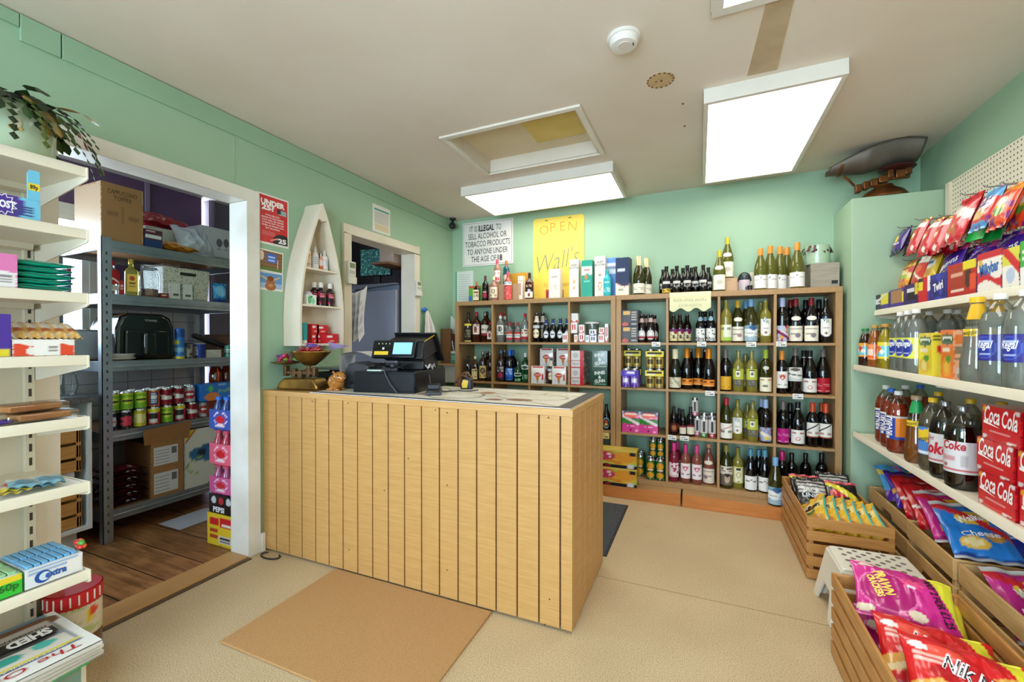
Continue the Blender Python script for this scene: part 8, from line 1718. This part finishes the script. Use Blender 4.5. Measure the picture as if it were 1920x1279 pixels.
krow('lime lime lime orbru red red silver'.split(),208,354,-3.268,z + .1155,'upper front row'); krow('ywl yellow ywl orbru red silver'.split(),214,350,-3.338,z + .1155,'upper back row')
zb_ = z + .1155
kbox('juice_carton','bright blue fruit juice multipack with green lettering on the rack',378,450,zb_,.12,.118,['#2f78cf',('e',.25,.22,.18,.26,'#e9853a'),('k',.2,.72,.1,.2,4,'#5fc24a'),('r',.42,.88,.58,1,'#8fb9e6'),('r',.84,.06,.95,.3,'#a9c6ea')],['#2767b5'],['#2f78cf'],x=-3.20,cat='drinks',texts=lambda w,h: [('t','Fruit',.012,h * .56,.030,'#a9d94a',{'shear': .3,'rot': .2,'width': w * .32})])
kbox('cardboard_box','low brown box under the blue juice multipack',388,448,z,.12,.115,['#7a2a1f',('t',.2,.3,.8,.6,1,3,'#d9b59a')],['#6a3f26'],x=-3.215)
for i,u in enumerate((404,424)): pt = pet('x',PET,.26,.046,L_('squash','#b5401c',.35),c_black,.86); pt.location = (-3.40,ky(u,-3.4),z + .116); tag(pt,'amber squash bottle behind the blue juice multipack, %s one' % ['left','right'][i],'bottle','squash bottles'); tag(MB().box(-.055,-.055,0,.055,.055,.1145).build('carton',M('brown_card','#7a5a3c',.8)),'plain brown carton under the %s amber squash bottle' % ['left','right'][i],'carton').location = (-3.40,ky(u,-3.4),z)
# bottom shelf
z = RZ[4] + .0005
cb = bagx('crisp_bag',['#6a1a2c',('r',0,.80,1,.84,'#d9d0d2'),('d',.3,1,.6,.68,'#8f3a4c'),('r',0,0,1,.14,'#2a1018'),('s',8,.05,3,'#c9b0b4')],.19,.26,.042,seed=99,wr=.9)
for i in range(5): lay('burg',cb,-3.235,1.525 + .006 * (i % 2),z + .026 + .045 * i,PI / 2,'burgundy crisp bag in the pile on the bottom rack shelf, %s' % ['bottom','second','third','fourth','top'][i],'burgundy crisp bags',pitch=-PI / 2)
lb_ = lambda w,h: [('p',rect(-w * .42,h * .12,w * .32,h * .84),'#d0cdd2'),('p',rect(w * .12,h * .5,w * .28,h * .76),'#6d6a72')] + [('p',rect(-w * .38,h * y,w * .04,h * (y + .03)),'#9a96a0') for y in (.2,.32,.44,.56,.68)]
kbox('cardboard_box','closed brown cardboard box with white label on the bottom rack shelf',281,342,z,.30,.185,['#a06f48'],['#85593a'],texts=lb_,x=-3.225)
o = kbox('cardboard_box','open brown cardboard box with white label stacked on another, bottom of the rack',281,342,z + .186,.30,.165,['#a06f48'],['#85593a'],['#4a3524'],texts=lb_,x=-3.225); MB().hull([(-.13,-.15,.165),(.13,-.15,.165),(.13,-.147,.165),(-.13,-.147,.165)],[(-.16,-.20,.27),(.12,-.20,.29),(.12,-.197,.29),(-.16,-.197,.27)]).build('flap',M('flap_card','#a87850',.8),o)
t = kbox('cool_box','white appliance with a blue oval logo on the bottom rack shelf',344,430,z,.30,.40,['#d5d0c6',('e',.48,.56,.4,.14,'#2f6a9a'),('e',.36,.57,.10,.07,'#1c2a3a'),('o',.45,.36,.42,.16,.9,'#8fae5a'),('d',-1,1,.74,.80,'#b5302a'),('d',-1,1,.80,1,'#d9b52f'),('r',0,0,.03,1,'#b5b0a8')],['#c9c4ba'],x=-3.225,cat='appliance')
# packs on the floor beside the doorway
fx,fy = -2.565,1.745
def fpack(name,label,z0,h,w,d,front,side,cat='drinks',**k): return carton(name,label,cat,(fx,fy,z0),w,d,h,front,side,[front[0]],mat=p_wrap,**k)
o = fpack('drinks_carton','yellow and red drinks case on the kitchen floor, bottom of the pile',.0005,.185,.235,.21,['#e3c22f',('r',.1,.62,.45,.85,'#c9202c'),('r',.5,.6,.95,.9,'#c9202c'),('r',.55,.62,.92,.72,'#efe6d9'),('t',.1,.14,.4,.5,2,3,'#b5402a'),('r',.46,.1,.92,.32,'#d9d4cf'),('t',.5,.12,.88,.3,3,3,'#3a3a3a')],['#d9b52a'])
o = fpack('can_multipack','black cola can pack lettered PEPSI in the pile by the doorway',.186,.11,.215,.20,['#1c1a1f',('e',.2,.7,.1,.2,'#c9ccd2'),('e',.5,.7,.1,.2,'#b5303a'),('e',.8,.7,.1,.2,'#c9ccd2')],['#17151a'],texts=[('t','PEPSI',-.02,.024,.028,'#e6e6ea',{'bold': .04,'width': .10})])
def bpack(label,z0,col,cap,n=3,h=.20,print_='#e0607a'):
    t = T('bottle_pack',label,'drinks',(fx,fy,z0)); r = .034
    for i in range(n):
        for j in range(2):
            mb = MB(); mb.lathe([(0,0),(r * .9,0),(r,.02),(r,h * .55),(r * .9,h * .66),(r * .42,h * .88),(r * .42,h)],14,-.072 + .072 * i,-.06 + .07 * j); mb.build('bottle',col,t); MB().lathe([(r * .52,h * .93),(r * .52,h + .006),(0,h + .006)],12,-.072 + .072 * i,-.06 + .07 * j).build('cap',cap,t)
    m = MB(); m.closed = False; m.grid(20,12,lambda u,v: (-.108 + .216 * u,-.0965 - .006 * math.sin(PI * u),h * (.06 + .6 * v)),art=[print_,('o',.5,.55,.3,.34,.86,'#efd5dc'),('e',.5,.5,.18,.2,'#c9202c'),('t',.3,.08,.7,.2,1,3,'#efd5dc')]); m.build('wrap',p_wrap,t)
bpack('lower shrink wrapped pack of pink drink bottles in the pile by the doorway',.297,L_('pink_mauve','#c95a8f',.3),cap_('pinkcap','#d94a72'),h=.16,print_='#d05a92'); bpack('upper shrink wrapped pack of pink drink bottles in the pile by the doorway',.465,L_('pink_red','#dd4a62',.35),cap_('pinkcap'),h=.20); bpack('shrink wrapped pack of blue water bottles on top of the pile by the doorway',.672,L_('blue_water','#4a6fc0',.6),cap_('blue'),h=.19,print_='#3a55a8')
# white base unit with crates
t = T('kitchen_unit','white open kitchen base unit with dark speckled worktop left of the rack','cabinet',(XK + .01,.30,0)); W,D = 3.84 - 3.215,1.03; wl = M('white_laminate','#d5d3d8',.4)
MB().box(0,0,.85,W + .03,D + .01,.887).build('worktop',M('dark_granite_laminate','#3a3a40',.3,scale=120,col2='#6a6a70'),t,bev=.003)
mb = MB(); mb.box(0,D - .018,.12,W,D,.85).box(0,0,.12,W,.018,.85).box(0,.018,.12,W,D - .018,.14).box(0,.018,.14,.012,D - .018,.85); mb.build('carcass',wl,t); MB().box(0,.02,0,W - .1,D - .03,.12).build('plinth',wl,t)
for zz_,l in ((.141,'lower'),(.46,'upper')): slat_crate('orange slatted wooden crate in the white kitchen unit, %s one' % l,-3.70,.80,-3.235,1.29,.24,[.075,.070,.06],(m_crate,m_crate4),z=zz_,gap=.016,group='crates in the kitchen unit')
tag(MB().box(-3.70,.82,.4012,-3.26,1.27,.4592).build('board',wl),'white board between the two crates in the kitchen unit','board'); lay('kpb',bagx('plastic_bag',['#c4c2c8',('s',10,.08,3,'#d5d3da')],.25,.2,.12,seed=97,wr=2.2),-3.34,1.08,.52,PI / 2,'whitish plastic bag in the upper crate of the kitchen unit',None,pitch=-.9,cat='bag')
tum = T('glass_tumbler','empty clear glass tumbler on the dark kitchen worktop','glass',(-3.34,ky(124,-3.34),.8875)); MB().lathe([(0,.004),(.028,0),(.034,.004),(.045,.04),(.046,.07),(.038,.118),(.036,.118),(.043,.07),(.042,.042),(.030,.010),(0,.010)],30,cap=False).build('glass',GLASS('tumbler_glass','#ffffff',.0,1.3),tum)
tag(MB().box(-3.25,1.68,.0005,-3.02,1.98,.002).build('paper_sheet',ink('#b9b6c0',.7)),'sheet of white paper on the floor under the kitchen rack','paper')
# ================================================================ STORE ROOM
t = T('fridge','tall silver grey fridge with a round blue sticker in the store room','fridge',(-3.05,3.10,0)); fg = M('silver_fridge','#8f8f9c',.35,.3,scale=2)
MB().box(.005,.04,.03,.595,.62,1.70).build('body',M('fridge_side','#6d7486',.4,.2),t,bev=.006); MB().box(0,0,.05,.6,.04,1.655).build('door',fg,t,bev=.01,seg=3)
MB().prism([(0,1.66),(.6,1.70),(.6,1.712),(0,1.712)],'y',-.004,.04).build('top_trim',M('fridge_trim','#6a6a76',.4),t); MB().cyl((.12,-.0005,1.50),(.12,-.002,1.50),.052,28).build('sticker',M('blue_sticker','#1f62b5',.4),t); MB().box(.02,-.003,1.662,.13,.0,1.69).build('label_plate',M('grey_label','#b5b5bd',.4),t); MB().box(.06,-.0015,1.30,.16,0,1.308).build('badge',M('dark_badge','#4a4a55',.3),t)
t = T('monitor','screen showing a teal leafy picture above the fridge','screen',(-2.80,3.24,1.7125),.10)
MB().box(-.175,0,.095,.165,.03,.36).build('case',M('black_plastic'),t,bev=.006); MB().box(-.12,-.06,0,.12,.12,.02).box(-.03,.02,.02,.03,.05,.14).build('stand',M('black_plastic'),t,bev=.004)
def scr():
    m,nt,b = _new('teal_picture'); L = nt.links.new; tc = _n(nt,'TexCoord'); v = _n(nt,'TexVoronoi',distance='CHEBYCHEV'); v.inputs['Scale'].default_value = 17; nz = _n(nt,'TexNoise'); nz.inputs['Scale'].default_value = 9; L(tc.outputs['Object'],nz.inputs[0]); L(nz.outputs[1],v.inputs[0]); v.inputs['Scale'].default_value = 15
    c = _n(nt,'ValToRGB'); e = c.color_ramp.elements; e[0].position = .12; e[0].color = (*lin('#04100f'),1); e[1].position = .75; e[1].color = (*lin('#7fd0c8'),1); q = e.new(.5); q.color = (*lin('#1c5654'),1); L(v.outputs[0],c.inputs[0]); L(c.outputs[0],b.inputs['Emission Color']); b.inputs['Emission Strength'].default_value = .8; b.inputs['Base Color'].default_value = (0,.02,.02,1); return m
MB().box(-.165,-.002,.105,.155,.0,.35).build('screen',scr(),t)
tag(MB().box(-2.622,2.98,1.862,-2.44,3.30,1.88).build('store_shelf',M('brown_shelf','#7a5236',.6)),'brown shelf board beside the screen in the store room','shelf'); tag(MB().box(-2.615,3.08,1.8805,-2.46,3.28,2.07).build('cardboard_box',M('pale_card','#b59a8a',.8)),'pale cardboard box on the store room shelf','box')
